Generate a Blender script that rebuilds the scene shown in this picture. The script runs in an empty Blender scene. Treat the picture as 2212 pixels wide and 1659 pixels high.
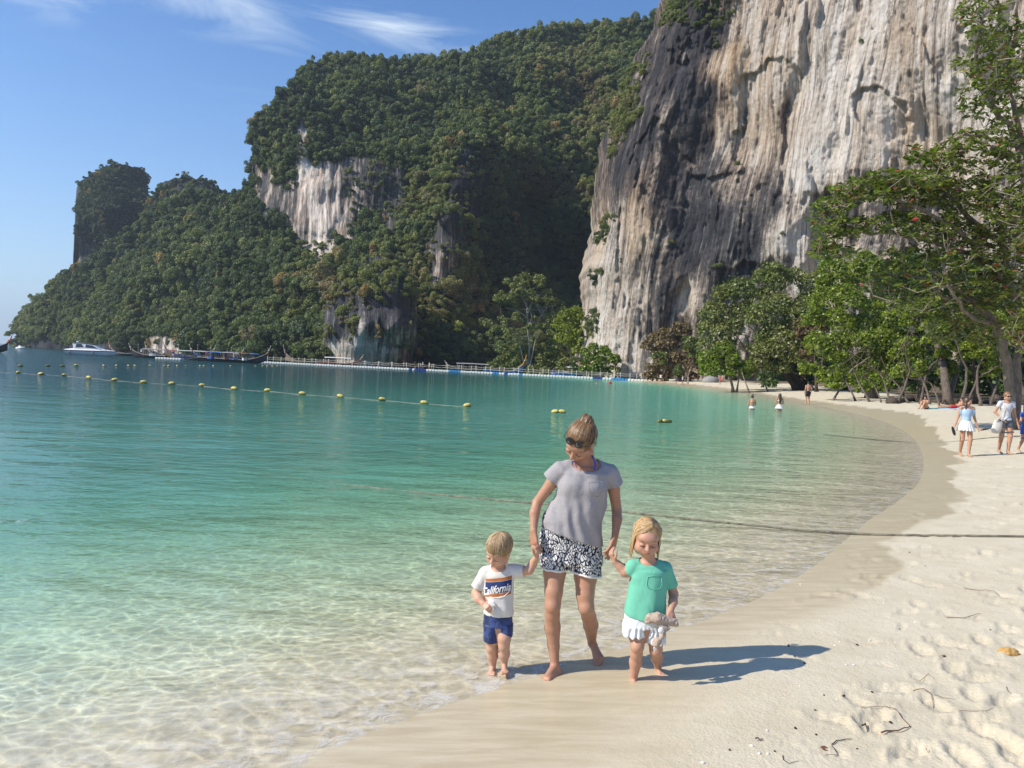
import bpy, bmesh, math, random
import numpy as np
from mathutils import Vector, Matrix, noise as mnoise
from mathutils.bvhtree import BVHTree
random.seed(7); np.random.seed(7)
scene = bpy.context.scene
col = scene.collection
R = math.radians

# ---------------------------------------------------------------- camera
CH, FPX, CX, CY = 1.9, 1661.0, 1106.0, 829.5         # eye height, focal length and image centre of a 2212 x 1659 view
PITCH, ROLL = R(1.315), R(2.6)
F_ = np.array([0, math.cos(PITCH), -math.sin(PITCH)])
U0 = np.array([0, math.sin(PITCH), math.cos(PITCH)]); R0 = np.array([1.0, 0, 0])
RI = math.cos(ROLL)*R0 + math.sin(ROLL)*U0
UI = -math.sin(ROLL)*R0 + math.cos(ROLL)*U0
CAM = np.array([0, 0, CH])
cd = bpy.data.cameras.new('camera'); cam = bpy.data.objects.new('camera', cd); col.objects.link(cam)
cd.sensor_width = 36; cd.lens = 36*FPX/2212; cd.clip_start = 0.05; cd.clip_end = 30000
m = Matrix(((RI[0], UI[0], -F_[0], 0), (RI[1], UI[1], -F_[1], 0), (RI[2], UI[2], -F_[2], CH), (0, 0, 0, 1)))
cam.matrix_world = m
scene.camera = cam

# ---------------------------------------------------------------- sky, sun, exposure
SUN_EL, SUN_AZ = R(40), R(197)                        # direction towards the sun, azimuth from +x
sun_dir = Vector((math.cos(SUN_EL)*math.cos(SUN_AZ), math.cos(SUN_EL)*math.sin(SUN_AZ), math.sin(SUN_EL)))
w = bpy.data.worlds.new("World"); scene.world = w; w.use_nodes = True
wn = w.node_tree; wn.nodes.clear()
def WN(t, **k):
    n = wn.nodes.new(t)
    for a, b in k.items():
        if a.startswith('i_'): n.inputs[int(a[2:])].default_value = b
        else: setattr(n, a, b)
    return n
sky = WN('ShaderNodeTexSky', sky_type='NISHITA', sun_disc=False, sun_elevation=SUN_EL,
         sun_rotation=math.pi/2-SUN_AZ, air_density=1.0, dust_density=0.25, ozone_density=2.6, altitude=0)
tc = WN('ShaderNodeTexCoord')
# cirrus: direction projected on a high plane, stretched noise
sep = WN('ShaderNodeSeparateXYZ'); wn.links.new(tc.outputs['Generated'], sep.inputs[0])
def WM(op, a, b=None, c=None, clamp=False):
    n = wn.nodes.new('ShaderNodeMath'); n.operation = op; n.use_clamp = clamp
    for i, v in enumerate((a, b, c)):
        if v is None: continue
        if isinstance(v, (int, float)): n.inputs[i].default_value = v
        else: wn.links.new(v, n.inputs[i])
    return n.outputs[0]
px = WM('ARCTAN2', sep.outputs[0], sep.outputs[1]); py = WM('ARCSINE', sep.outputs[2])
cmb = WN('ShaderNodeCombineXYZ'); wn.links.new(px, cmb.inputs[0]); wn.links.new(py, cmb.inputs[1])
mp = WN('ShaderNodeMapping'); wn.links.new(cmb.outputs[0], mp.inputs[0])
mp.inputs['Rotation'].default_value = (0, 0, R(17)); mp.inputs['Scale'].default_value = (3.2, 15, 1); mp.inputs['Location'].default_value = (.37, .1, 0)
n1 = WN('ShaderNodeTexNoise'); n1.inputs['Scale'].default_value = 1.5; n1.inputs['Detail'].default_value = 8
n1.inputs['Roughness'].default_value = 0.62; n1.inputs['Distortion'].default_value = 0.9
wn.links.new(mp.outputs[0], n1.inputs[0])
n2 = WN('ShaderNodeTexNoise'); n2.inputs['Scale'].default_value = 0.7; n2.inputs['Detail'].default_value = 3
wn.links.new(mp.outputs[0], n2.inputs[0])
def belt(k, c, wdt, ctr, wd2):
    s = WM('DIVIDE', WM('ABSOLUTE', WM('SUBTRACT', WM('ADD', py, WM('MULTIPLY', px, k)), c)), wdt)
    e = WM('DIVIDE', WM('ABSOLUTE', WM('SUBTRACT', px, ctr)), wd2)
    r = WM('SQRT', WM('ADD', WM('MULTIPLY', s, s), WM('MULTIPLY', e, e)))
    return WM('SUBTRACT', 1.0, r, clamp=True)
bel = WM('ADD', belt(.30, .286, .058, -.47, .23), WM('MULTIPLY', belt(.12, .378, .035, -.17, .15), .75))
bel = WM('ADD', bel, WM('MULTIPLY', belt(.3, .245, .09, -.63, .16), 1.35))
cl = WM('MULTIPLY', WM('SUBTRACT', WM('ADD', n1.outputs['Fac'], WM('MULTIPLY', bel, .50)), 0.55, clamp=True), 2.6, clamp=True)
cl = WM('MULTIPLY', cl, WM('ADD', WM('MULTIPLY', bel, 1.5), .12), clamp=True)
cl = WM('MULTIPLY', cl, WM('MULTIPLY', n2.outputs['Fac'], 1.9), clamp=True)
hz = WM('MULTIPLY', WM('POWER', WM('SUBTRACT', 1.0, WM('ABSOLUTE', sep.outputs[2]), clamp=True), 6), 0.85)
hs = WN('ShaderNodeHueSaturation'); hs.inputs['Saturation'].default_value = 1.16; wn.links.new(sky.outputs[0], hs.inputs['Color'])
tn = WN('ShaderNodeMixRGB', blend_type='MULTIPLY'); tn.inputs[0].default_value = 1; wn.links.new(hs.outputs[0], tn.inputs[1]); tn.inputs[2].default_value = (.95, 1.05, 1.22, 1)
mx2 = WN('ShaderNodeMixRGB'); wn.links.new(hz, mx2.inputs[0]); wn.links.new(tn.outputs[0], mx2.inputs[1]); mx2.inputs[2].default_value = (3.7, 5.0, 6.5, 1)
mx = WN('ShaderNodeMixRGB'); wn.links.new(cl, mx.inputs[0])
wn.links.new(mx2.outputs[0], mx.inputs[1]); mx.inputs[2].default_value = (5.2, 6.1, 7.2, 1); mx2 = mx
bg = WN('ShaderNodeBackground'); bg.inputs[1].default_value = 0.100
wn.links.new(mx2.outputs[0], bg.inputs[0])
wo = WN('ShaderNodeOutputWorld'); wn.links.new(bg.outputs[0], wo.inputs[0])

sl = bpy.data.lights.new('sun', 'SUN'); sl.energy = 4.1; sl.angle = R(0.5); sl.color = (1.0, 0.92, 0.80)
so = bpy.data.objects.new('sun', sl); col.objects.link(so)
so.rotation_euler = sun_dir.to_track_quat('Z', 'Y').to_euler(); so.location = (-30, -10, 40)
scene.view_settings.view_transform = 'Standard'; scene.view_settings.look = 'None'
scene.view_settings.gamma = 1; scene.view_settings.use_curve_mapping = False
scene.view_settings.exposure = 0.55
scene.render.engine = 'CYCLES'
scene.cycles.transparent_max_bounces = 12; scene.cycles.max_bounces = 6
scene.cycles.caustics_reflective = False; scene.cycles.caustics_refractive = False

# ---------------------------------------------------------------- helpers
def vray(vx, vy):
    d = F_*FPX + RI*(vx-CX) - UI*(vy-CY)
    return d/np.linalg.norm(d)
def at(vx, vy, y):
    """the point seen at (vx,vy) of the 2212-wide view at distance y ahead"""
    d = vray(vx, vy); return Vector(CAM + d*(y/d[1]))
def horizon(vx):
    d = vray(vx, 0)
    return CY - (-(F_[2]*FPX + RI[2]*(vx-CX)))/UI[2]*1.0
def proj(p):
    q = np.asarray(p, float) - CAM
    f = q@F_; return CX + FPX*(q@RI)/f, CY - FPX*(q@UI)/f
def _hash(ix, iy, iz, seed):
    h = (ix.astype(np.int64)*374761393 + iy.astype(np.int64)*668265263 + iz.astype(np.int64)*2147483647 + seed*1442695041) & 0xffffffff
    h = ((h ^ (h >> 13))*1274126177) & 0xffffffff
    h = h ^ (h >> 16)
    return (h & 0xffff).astype(np.float32)/32767.5 - 1
def vn(x, y, z=0.0, seed=0):
    """value noise, -1..1"""
    x = np.asarray(x, np.float32); y = np.asarray(y, np.float32); z = np.asarray(z, np.float32)
    x, y, z = np.broadcast_arrays(x, y, z)
    ix, iy, iz = np.floor(x), np.floor(y), np.floor(z)
    fx, fy, fz = x-ix, y-iy, z-iz
    fx, fy, fz = [t*t*(3-2*t) for t in (fx, fy, fz)]
    r = 0
    for a in (0, 1):
        for b in (0, 1):
            for c in (0, 1):
                r = r + _hash(ix+a, iy+b, iz+c, seed)*(fx if a else 1-fx)*(fy if b else 1-fy)*(fz if c else 1-fz)
    return r
def fbm(x, y, z=0.0, octv=4, seed=0, rough=0.5, lac=2.03):
    s, amp, t = 0, 1.0, 0
    for o in range(octv):
        k = lac**o
        s = s + amp*vn(np.asarray(x)*k+o*17.3, np.asarray(y)*k-o*9.1, np.asarray(z)*k+o*5.7, seed+o); t += amp; amp *= rough
    return s/t
def sstep(a, b, x):
    t = np.clip((x-a)/(b-a), 0, 1); return t*t*(3-2*t)

def newmesh(name, V, F, mat=None, parent=None, smooth=False):
    me = bpy.data.meshes.new(name)
    if isinstance(F, np.ndarray):
        V = np.asarray(V, np.float32); n = F.shape[1]
        me.vertices.add(len(V)); me.vertices.foreach_set('co', V.ravel())
        me.loops.add(F.size); me.loops.foreach_set('vertex_index', F.ravel().astype(np.int32))
        me.polygons.add(len(F)); me.polygons.foreach_set('loop_start', np.arange(0, F.size, n, dtype=np.int32))
        try: me.polygons.foreach_set('loop_total', np.full(len(F), n, np.int32))
        except Exception: pass
        me.update(calc_edges=True); me.validate()
    else:
        me.from_pydata([tuple(v) for v in V], [], F); me.update()
    if mat is not None:
        for mm in (mat if isinstance(mat, (list, tuple)) else [mat]): me.materials.append(mm)
    if smooth and len(me.polygons): me.polygons.foreach_set('use_smooth', np.ones(len(me.polygons), bool))
    o = bpy.data.objects.new(name, me); col.objects.link(o)
    if parent is not None: o.parent = parent
    return o
def fattr(o, name, vals):
    a = o.data.attributes.new(name, 'FLOAT', 'POINT'); a.data.foreach_set('value', np.asarray(vals, np.float32).ravel())
def vattr(o, name, vals):
    a = o.data.attributes.new(name, 'FLOAT_VECTOR', 'POINT'); a.data.foreach_set('vector', np.asarray(vals, np.float32).ravel())
def tag(o, label=None, cat=None, group=None, kind=None):
    if label: o['label'] = label
    if cat: o['category'] = cat
    if group: o['group'] = group
    if kind: o['kind'] = kind
    return o
def empty(name, loc=(0, 0, 0), label=None, cat=None, group=None, rz=0):
    o = bpy.data.objects.new(name, None); col.objects.link(o); o.location = loc; o.rotation_euler = (0, 0, rz)
    o.empty_display_size = 0.2
    return tag(o, label, cat, group)
def copy_tree(o, parent=None):
    c = o.copy(); col.objects.link(c)
    if parent is not None: c.parent = parent
    for ch in list(o.children): copy_tree(ch, c)
    return c
def gridfaces(nr, nc, wrap=False):
    i = np.arange(nr-1)[:, None]; j = np.arange(nc if wrap else nc-1)[None, :]
    j2 = (j+1) % nc
    return np.stack([i*nc+j, i*nc+j2, (i+1)*nc+j2, (i+1)*nc+j], -1).reshape(-1, 4)

class MB:
    """collects simple shapes into one mesh"""
    def __init__(s): s.V = []; s.F = []
    def add(s, V, F):
        b = len(s.V); s.V += [tuple(v) for v in V]; s.F += [tuple(b+i for i in f) for f in F]
    def box(s, c, sz, rz=0, taper=1.0, rot=None):
        V = []
        M = rot if rot is not None else Matrix.Rotation(rz, 3, 'Z')
        for z in (-.5, .5):
            k = 1 if z < 0 else taper
            for x, y in ((-.5, -.5), (.5, -.5), (.5, .5), (-.5, .5)):
                V.append(Vector(c) + M @ Vector((x*sz[0]*k, y*sz[1]*k, z*sz[2])))
        s.add(V, [(3, 2, 1, 0), (4, 5, 6, 7), (0, 1, 5, 4), (1, 2, 6, 5), (2, 3, 7, 6), (3, 0, 4, 7)])
    def tube(s, pts, rad, n=6, cap=True, flat=1.0):
        pts = [Vector(p) for p in pts]
        if not hasattr(rad, '__len__'): rad = [rad]*len(pts)
        V = []; up = None
        for i, p in enumerate(pts):
            t = (pts[min(i+1, len(pts)-1)] - pts[max(i-1, 0)])
            if t.length < 1e-9: t = Vector((0, 0, 1))
            t.normalize()
            if up is None: up = t.orthogonal().normalized()
            up = (up - t*up.dot(t))
            if up.length < 1e-6: up = t.orthogonal()
            up.normalize(); sd = t.cross(up)
            for k in range(n):
                a = 2*math.pi*k/n
                V.append(p + (up*math.cos(a) + sd*math.sin(a)*flat)*rad[i])
        Fc = []
        for i in range(len(pts)-1):
            for k in range(n):
                Fc.append((i*n+k, i*n+(k+1) % n, (i+1)*n+(k+1) % n, (i+1)*n+k))
        if cap:
            Fc.append(tuple(reversed(range(n)))); Fc.append(tuple((len(pts)-1)*n+k for k in range(n)))
        s.add(V, Fc)
    def ell(s, c, r, nu=8, nv=5, M=None):
        V = [(0, 0, -1)]; 
        for i in range(1, nv):
            a = math.pi*i/nv - math.pi/2
            for k in range(nu):
                b = 2*math.pi*k/nu; V.append((math.cos(a)*math.cos(b), math.cos(a)*math.sin(b), math.sin(a)))
        V.append((0, 0, 1)); Fc = []
        for k in range(nu): Fc.append((0, 1+(k+1) % nu, 1+k)); Fc.append((len(V)-1, 1+(nv-2)*nu+k, 1+(nv-2)*nu+(k+1) % nu))
        for i in range(nv-2):
            for k in range(nu):
                a = 1+i*nu; Fc.append((a+k, a+(k+1) % nu, a+nu+(k+1) % nu, a+nu+k))
        V = [Vector((v[0]*r[0], v[1]*r[1], v[2]*r[2])) for v in V]
        if M is not None: V = [M @ v for v in V]
        s.add([Vector(c)+v for v in V], Fc)
    def build(s, name, mat, parent=None, smooth=False, origin=None):
        V = s.V
        if origin is not None: V = [Vector(v)-Vector(origin) for v in V]
        o = newmesh(name, V, s.F, mat, parent, smooth)
        if origin is not None: o.location = origin
        return o

# ---------------------------------------------------------------- material helper
class MT:
    def __init__(s, name):
        s.m = bpy.data.materials.new(name); s.m.use_nodes = True; s.nt = s.m.node_tree; s.nt.nodes.clear()
        s.out = s.nt.nodes.new('ShaderNodeOutputMaterial')
    def n(s, t, **k):
        n = s.nt.nodes.new(t)
        for a, b in k.items(): setattr(n, a, b)
        return n
    def lk(s, a, b): s.nt.links.new(a, b)
    def inp(s, node, key, v):
        i = node.inputs[key]
        if v is None: return
        if hasattr(v, 'is_output'): s.lk(v, i)
        else:
            if i.type == 'RGBA' and hasattr(v, '__len__') and len(v) == 3: v = (*v, 1)
            i.default_value = v
    def math(s, op, a, b=None, c=None, clamp=False):
        n = s.n('ShaderNodeMath', operation=op, use_clamp=clamp)
        for i, v in enumerate((a, b, c)): s.inp(n, i, v)
        return n.outputs[0]
    def mix(s, f, a, b, blend='MIX'):
        n = s.n('ShaderNodeMixRGB', blend_type=blend); s.inp(n, 0, f); s.inp(n, 1, a); s.inp(n, 2, b); return n.outputs[0]
    def ramp(s, f, stops, interp='LINEAR'):
        n = s.n('ShaderNodeValToRGB'); cr = n.color_ramp; cr.interpolation = interp
        while len(cr.elements) > 1: cr.elements.remove(cr.elements[-1])
        for i, (p, c) in enumerate(stops):
            e = cr.elements[0] if i == 0 else cr.elements.new(p)
            e.position = p; e.color = (c, c, c, 1) if isinstance(c, (int, float)) else (*c[:3], 1)
        s.inp(n, 0, f); return n.outputs[0]
    def coord(s, kind='Object'): return s.n('ShaderNodeTexCoord').outputs[kind]
    def map(s, v, scale=(1, 1, 1), rot=(0, 0, 0), loc=(0, 0, 0)):
        n = s.n('ShaderNodeMapping'); s.inp(n, 0, v)
        n.inputs['Scale'].default_value = scale; n.inputs['Rotation'].default_value = rot; n.inputs['Location'].default_value = loc
        return n.outputs[0]
    def noise(s, v, scale=1, detail=4, rough=0.5, dist=0.0, out='Fac'):
        n = s.n('ShaderNodeTexNoise'); s.inp(n, 'Vector', v); s.inp(n, 'Scale', scale); s.inp(n, 'Detail', detail)
        s.inp(n, 'Roughness', rough); s.inp(n, 'Distortion', dist); return n.outputs[out]
    def vor(s, v, scale=1, feature='F1', out='Distance', rnd=1.0):
        n = s.n('ShaderNodeTexVoronoi', feature=feature); s.inp(n, 'Vector', v); s.inp(n, 'Scale', scale); s.inp(n, 'Randomness', rnd); return n.outputs[out]
    def attr(s, name, out='Fac'):
        n = s.n('ShaderNodeAttribute', attribute_name=name); return n.outputs[out]
    def bump(s, h, strength=0.5, dist=0.1, nrm=None):
        n = s.n('ShaderNodeBump'); s.inp(n, 'Height', h); s.inp(n, 'Strength', strength); s.inp(n, 'Distance', dist)
        if nrm is not None: s.lk(nrm, n.inputs['Normal'])
        return n.outputs[0]
    def bsdf(s, color, rough=0.6, spec=0.5, metal=0.0, normal=None, sss=None, trans=None, alpha=None, coat=None, finish=True):
        n = s.n('ShaderNodeBsdfPrincipled'); s.inp(n, 'Base Color', color); s.inp(n, 'Roughness', rough)
        s.inp(n, 'Specular IOR Level', spec); s.inp(n, 'Metallic', metal)
        if normal is not None: s.lk(normal, n.inputs['Normal'])
        if sss:
            n.inputs['Subsurface Weight'].default_value = sss[0]; n.inputs['Subsurface Radius'].default_value = sss[1]; n.inputs['Subsurface Scale'].default_value = sss[2]
        if trans is not None: s.inp(n, 'Transmission Weight', trans)
        if coat is not None: s.inp(n, 'Coat Weight', coat)
        if finish: s.lk(n.outputs[0], s.out.inputs[0])
        return n.outputs[0]
def simple(name, c, rough=0.6, spec=0.4, metal=0.0, var=0.12, scale=6.0, bump=0.0):
    t = MT(name); v = t.coord('Object'); f = t.noise(v, scale, 5, 0.6)
    k = t.math('ADD', t.math('MULTIPLY', t.math('SUBTRACT', f, 0.5), var*4), 1.0)
    cc = t.mix(1.0, c, k, 'MULTIPLY')
    nb = t.bump(f, bump, 0.02) if bump else None
    t.bsdf(cc, rough, spec, metal, nb); return t.m
# ---------------------------------------------------------------- the lie of the land
def g0(vx, vy):
    d = vray(vx, vy); t = -CH/d[2]; return (d[0]*t, d[1]*t)
SHORE_V = [(1385,824),(1480,832),(1600,846),(1700,862),(1744,872),(1830,889),(1900,907),(1960,934),(1990,972),(1991,1035),(1935,1082),
           (1880,1115),(1830,1155),(1760,1215),(1655,1283),(1480,1350),(1285,1410),(1110,1468),(900,1535),(720,1605),(600,1680)]
SHORE = [(-4,320),(-2,240),(6,222),(16,203),(27,184)] + [g0(*p) for p in SHORE_V] + [(-2.2,2.4),(-5,0.5),(-14,-6),(-40,-22),(-200,-90)]
LANDP = np.array(SHORE + [(-200,-400),(900,-400),(900,900),(-4,900)])
def seg_dist(px, py, P):
    d = np.full(px.shape, 1e9, np.float64)
    for (x0, y0), (x1, y1) in zip(P[:-1], P[1:]):
        dx, dy = x1-x0, y1-y0; t = np.clip(((px-x0)*dx+(py-y0)*dy)/(dx*dx+dy*dy), 0, 1)
        d = np.minimum(d, np.hypot(px-x0-t*dx, py-y0-t*dy))
    return d
def inside(px, py, P):
    c = np.zeros(px.shape, bool); n = len(P)
    for i in range(n):
        x0, y0 = P[i]; x1, y1 = P[(i+1) % n]
        if y0 == y1: continue
        cr = ((y0 > py) != (y1 > py)) & (px < (x1-x0)*(py-y0)/(y1-y0)+x0)
        c ^= cr
    return c
def smooth_poly(P, it=2):
    P = np.array(P)
    for _ in range(it):
        Q = [P[0]]
        for a, b in zip(P[:-1], P[1:]): Q += [a*.75+b*.25, a*.25+b*.75]
        Q.append(P[-1]); P = np.array(Q)
    return P
SH2 = smooth_poly(SHORE, 2)
LAND2 = np.vstack([SH2, [(-200,-400),(900,-400),(900,900),(-4,900)]])
def shore_d(px, py):
    px = np.asarray(px, float); py = np.asarray(py, float)
    d = seg_dist(px, py, SH2); s = inside(px, py, LAND2)
    return np.where(s, d, -d)
LZ = (np.array([-400,-150,-60,-32,-12,-5,-1.0,0,1.2,3,8,20,40,80,900]), np.array([-14,-9,-6,-3.6,-1.15,-.38,-.035,0,.085,.22,.52,.95,1.5,2.5,6]))
WET_V = [(1385,823),(1480,830),(1600,843),(1750,866),(1840,880),(1930,893),(1985,900),(2040,950),(2066,990),(2078,1040),(2075,1091),(2040,1120),(1985,1148),
         (1951,1172),(1961,1219),(1915,1262),(1845,1312),(1722,1352),(1600,1392),(1540,1440),(1490,1520),(1440,1600),(1350,1700)]
def hnoise(px, py): return 0.5*vn(px*.35, py*.35, seed=3) + .25*vn(px*1.1, py*1.1, seed=4)
prints = []
def _feet():
    rs = np.random.RandomState(5)
    # spots in the view where the sand is trodden
    spots = [(1990,1395,1.0),(2050,1385,1),(2120,1380,.9),(2180,1300,.8),(1930,1480,1.1),(1890,1540,1.0),(2020,1520,.9),(2110,1465,1),(2150,1600,1.1),(2190,1640,1.0),
             (1970,1620,.9),(2080,1640,.9),(1900,1420,.6),(2060,1440,.9),(2140,1430,.8),(1850,1505,.7),(1790,1540,.8),(1870,1560,.8),(2190,1410,.8),(2080,1560,.8),(2170,1520,.9),(1990,1460,.6),(2010,1340,.6),(2110,1330,.6),(2060,1300,.5),(2160,1350,.6),(1950,1340,.5),(1800,1620,.6),(1700,1590,.4),(2100,1500,.8),(2130,1560,.8)]
    for vx, vy, s in spots:
        x, y = g0(vx, vy); x *= .93; y *= .93
        prints.append((x, y, rs.uniform(0, 6.28), s))
    for k in range(520):
        y = rs.uniform(5, 34); x = y*rs.uniform(.32, .8); prints.append((x, y, rs.uniform(0, 6.28), rs.uniform(.6, 1.2)))
_feet()
BASE_FOOT = [(1285,1440),(1190,1470)]
def ground_z(px, py, detail=True):
    px = np.asarray(px, float); py = np.asarray(py, float)
    d = shore_d(px, py)
    z = np.interp(d, *LZ)
    z = z + hnoise(px, py)*np.clip(np.abs(d)*.02, 0, .05)*np.where(d > 0, 1, .6)
    if detail:
        dry = sstep(1.6, 3.2, d + .8*vn(px*.8, py*.8, seed=9)); R_ = np.hypot(px, py)
        z = z + dry*(.016*fbm(px*3, py*3, octv=3, seed=21) + .008*np.abs(vn(px*14, py*14, seed=5)))*np.clip(12/np.maximum(R_, 4), .0, 1.4)
        z = z + sstep(3, 7, d)*.05*fbm(px*2.1, py*2.1, octv=3, seed=31, rough=.65)
        for fx, fy, a, s in prints:
            mk = (np.abs(px-fx) < .35*s+.1) & (np.abs(py-fy) < .35*s+.1)
            if not mk.any(): continue
            qx = px[mk]-fx; qy = py[mk]-fy; c, sn = math.cos(a), math.sin(a)
            u = (qx*c+qy*sn)/(.15*s); v = (-qx*sn+qy*c)/(.065*s)
            wob = .25*vn(qx*22, qy*22, fx, seed=8)
            r = np.sqrt(u*u+v*v)+wob
            dep = -.030*s*(1-sstep(.5, 1.0, r)) + .012*s*np.exp(-((r-1.25)/.28)**2)*(1+.8*vn(qx*40, qy*40, fx, seed=2)) + .012*np.exp(-(r/1.5)**2)*vn(qx*60, qy*60, fx, seed=6)
            land = np.interp(d[mk], [.15, .6, 2.5], [0, .35, 1]); z[mk] += dep*land
        # gentle ripples on the shallow bed
        z = z + np.where(d < 0, .006*np.sin((px*.6+py)*7+2*vn(px, py, seed=4)), 0)*np.clip(-d, 0, 1)
    return z
def land(vx, vy, off=0.0):
    """point of the ground seen at (vx,vy)"""
    d = vray(vx, vy); ts = np.geomspace(2.0, 400, 500); P = CAM[None]+d[None]*ts[:, None]
    z = ground_z(P[:, 0], P[:, 1], False); k = np.argmax(P[:, 2] < z)
    if k == 0: k = len(ts)-1
    a, b = ts[k-1], ts[k]
    for _ in range(12):
        mth = (a+b)/2; q = CAM+d*mth
        if q[2] < ground_z(np.array([q[0]]), np.array([q[1]]), False)[0]: b = mth
        else: a = mth
    q = CAM+d*b
    return Vector((q[0], q[1], float(ground_z(np.array([q[0]]), np.array([q[1]]), True)[0])+off))
def gz(x, y): return float(ground_z(np.array([x]), np.array([y]), True)[0])

# ---- sand, beach and sea bed: one sheet to the horizon, fine where the camera looks
def polar(rs, az, zf):
    A, Rr = np.meshgrid(az, rs); X = np.sin(A)*Rr; Y = np.cos(A)*Rr
    return X.ravel(), Y.ravel()
az = np.concatenate([np.linspace(-math.pi, R(-42), 40)[:-1], np.linspace(R(-42), R(-4), 90)[:-1], np.linspace(R(-4), R(42), 380)[:-1], np.linspace(R(42), math.pi, 40)])
rs = np.concatenate([[.01], np.linspace(.5, 2.6, 10)[:-1], np.geomspace(2.6, 30, 270)[:-1], np.geomspace(30, 300, 60)[:-1], np.geomspace(300, 5500, 18)])
X, Y = polar(rs, az, None); Z = ground_z(X, Y)
g = newmesh('ground', np.stack([X, Y, Z], 1), gridfaces(len(rs), len(az)), None, smooth=True); tag(g, kind='structure')
D = shore_d(X, Y)
wetline = np.array([g0(*p) for p in WET_V]); wetline *= .985
wp = np.vstack([smooth_poly(wetline, 2), [(-6,-6),(-400,-100),(-400,900),(wetline[0][0], 900)]])
wd = seg_dist(X, Y, wp[:-4]); wi = inside(X, Y, wp)
Rr = np.hypot(X, Y)
wsd = np.where(wi, wd, -wd) + (.10*vn(X*3, Y*3, seed=12)+.3*vn(X*.9, Y*.9, seed=13))*np.clip(Rr/14, .2, 1.0)
soft = np.interp(np.arctan2(X, Y), [R(12), R(22), R(26)], [1.1, .5, .12]); soft = np.where(Rr > 7, np.minimum(soft, .4), soft)
wet = sstep(-.5, .5, wsd/soft)
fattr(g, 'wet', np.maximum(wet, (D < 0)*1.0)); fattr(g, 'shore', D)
q_ = np.stack([X, Y, Z], 1)-CAM; f_ = np.maximum(q_@F_, .1); gvx = CX+FPX*(q_@RI)/f_; gvy = CY-FPX*(q_@UI)/f_
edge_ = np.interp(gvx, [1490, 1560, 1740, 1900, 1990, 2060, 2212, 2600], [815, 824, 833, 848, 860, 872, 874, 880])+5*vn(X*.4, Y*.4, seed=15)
fattr(g, 'litter_shade', sstep(2, -3, gvy-edge_)*(gvx > 1480)*(Y > 28)*(Y < 175))

t = MT('sand'); P = t.coord('Object'); wt = t.attr('wet'); sh = t.attr('shore')
f1 = t.noise(P, 2.2, 6, .6); f2 = t.noise(P, 45, 4, .7); f3 = t.noise(P, 400, 2, .6)
c = t.ramp(f1, [(.3, (.58, .51, .365)), (.7, (.68, .615, .465))])
c = t.mix(t.math('MULTIPLY', t.math('SUBTRACT', f2, .5), .5), c, (.40, .35, .26))
grain = t.ramp(f3, [(.36, .78), (.62, 1.05)]); c = t.mix(.8, c, grain, 'MULTIPLY')
speck = t.ramp(t.vor(P, 26, 'F1'), [(.035, 1.0), (.06, 0)]); c = t.mix(t.math('MULTIPLY', speck, .35), c, (.22, .18, .13))
wc = t.mix(1.0, t.mix(t.ramp(t.noise(t.map(P, (.8, 5, 1), (0, 0, -.35)), 2.2, 7, .68, .4), [(.38, 0), (.62, 1)]), (.60, .52, .365), (.48, .40, .26)), t.ramp(f3, [(.36, .9), (.62, 1.03)]), 'MULTIPLY')
c = t.mix(t.math('MULTIPLY', wt, .92), c, wc)
# fallen leaves and tree shade, both painted as dark brown under the trees
lf = t.math('MULTIPLY', t.attr('litter_shade'), t.ramp(t.noise(P, 1.4, 6, .7), [(.30, .15), (.5, 1)])); c = t.mix(lf, c, (.085, .06, .035))
h = t.math('ADD', t.math('MULTIPLY', f2, .6), t.math('MULTIPLY', t.noise(P, 9, 6, .7), 1.0))
dryk = t.math('SUBTRACT', 1.0, wt)
bs = t.math('ADD', t.math('MULTIPLY', dryk, .42), .02)
nb = t.n('ShaderNodeBump'); t.inp(nb, 'Height', h); t.inp(nb, 'Strength', bs); t.inp(nb, 'Distance', .035)
ro = t.math('SUBTRACT', .95, t.math('MULTIPLY', wt, .67))
t.bsdf(c, ro, t.math('ADD', .12, t.math('MULTIPLY', wt, .22)), 0, nb.outputs[0]); SAND = t.m
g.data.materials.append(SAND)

# ---- water: a surface with real ripples, see-through, tinted by how deep it is
az = np.concatenate([np.linspace(-math.pi, R(-42), 20)[:-1], np.linspace(R(-42), R(42), 240)[:-1], np.linspace(R(42), math.pi, 20)])
rs = np.concatenate([[.01], np.geomspace(1.5, 60, 270)[:-1], np.geomspace(60, 500, 60)[:-1], np.geomspace(500, 5500, 14)])
X, Y = polar(rs, az, None); Dw = -shore_d(X, Y); Rr = np.hypot(X, Y)
amp = np.clip(.012*np.clip(Dw, 0, 1.5)/1.5, 0, .012)*np.clip(14/np.maximum(Rr, 1), 0, 1.2)
Z = .003+amp*(fbm(X*1.7, Y*2.6, octv=4, seed=40, rough=.6)) + .004*np.clip(Dw+.3, 0, 1)*vn(X*5, Y*7, seed=44)*np.clip(12/np.maximum(Rr, 1), 0, 1)
wat = newmesh('water', np.stack([X, Y, Z], 1), gridfaces(len(rs), len(az)), None, smooth=True); tag(wat, kind='structure')
gzz = ground_z(X, Y, False); fattr(wat, 'depth', np.clip(.01-gzz, -1, 30))
t = MT('water'); P = t.coord('Object'); dp = t.attr('depth')
dpc = t.math('MAXIMUM', dp, 0.0)
dist = t.n('ShaderNodeVectorMath', operation='LENGTH'); t.lk(P, dist.inputs[0]); dist = dist.outputs['Value']
P2 = t.map(P, (1, 1.6, 1), (0, 0, R(12)))
w1 = t.noise(P2, .9, 3, .55, .3); w2 = t.noise(P2, 3.2, 3, .6, .4); w3 = t.noise(P2, 11, 2, .5, .3); w4 = t.noise(t.map(P, (1, 2.2, 1)), .22, 3, .6)
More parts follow.
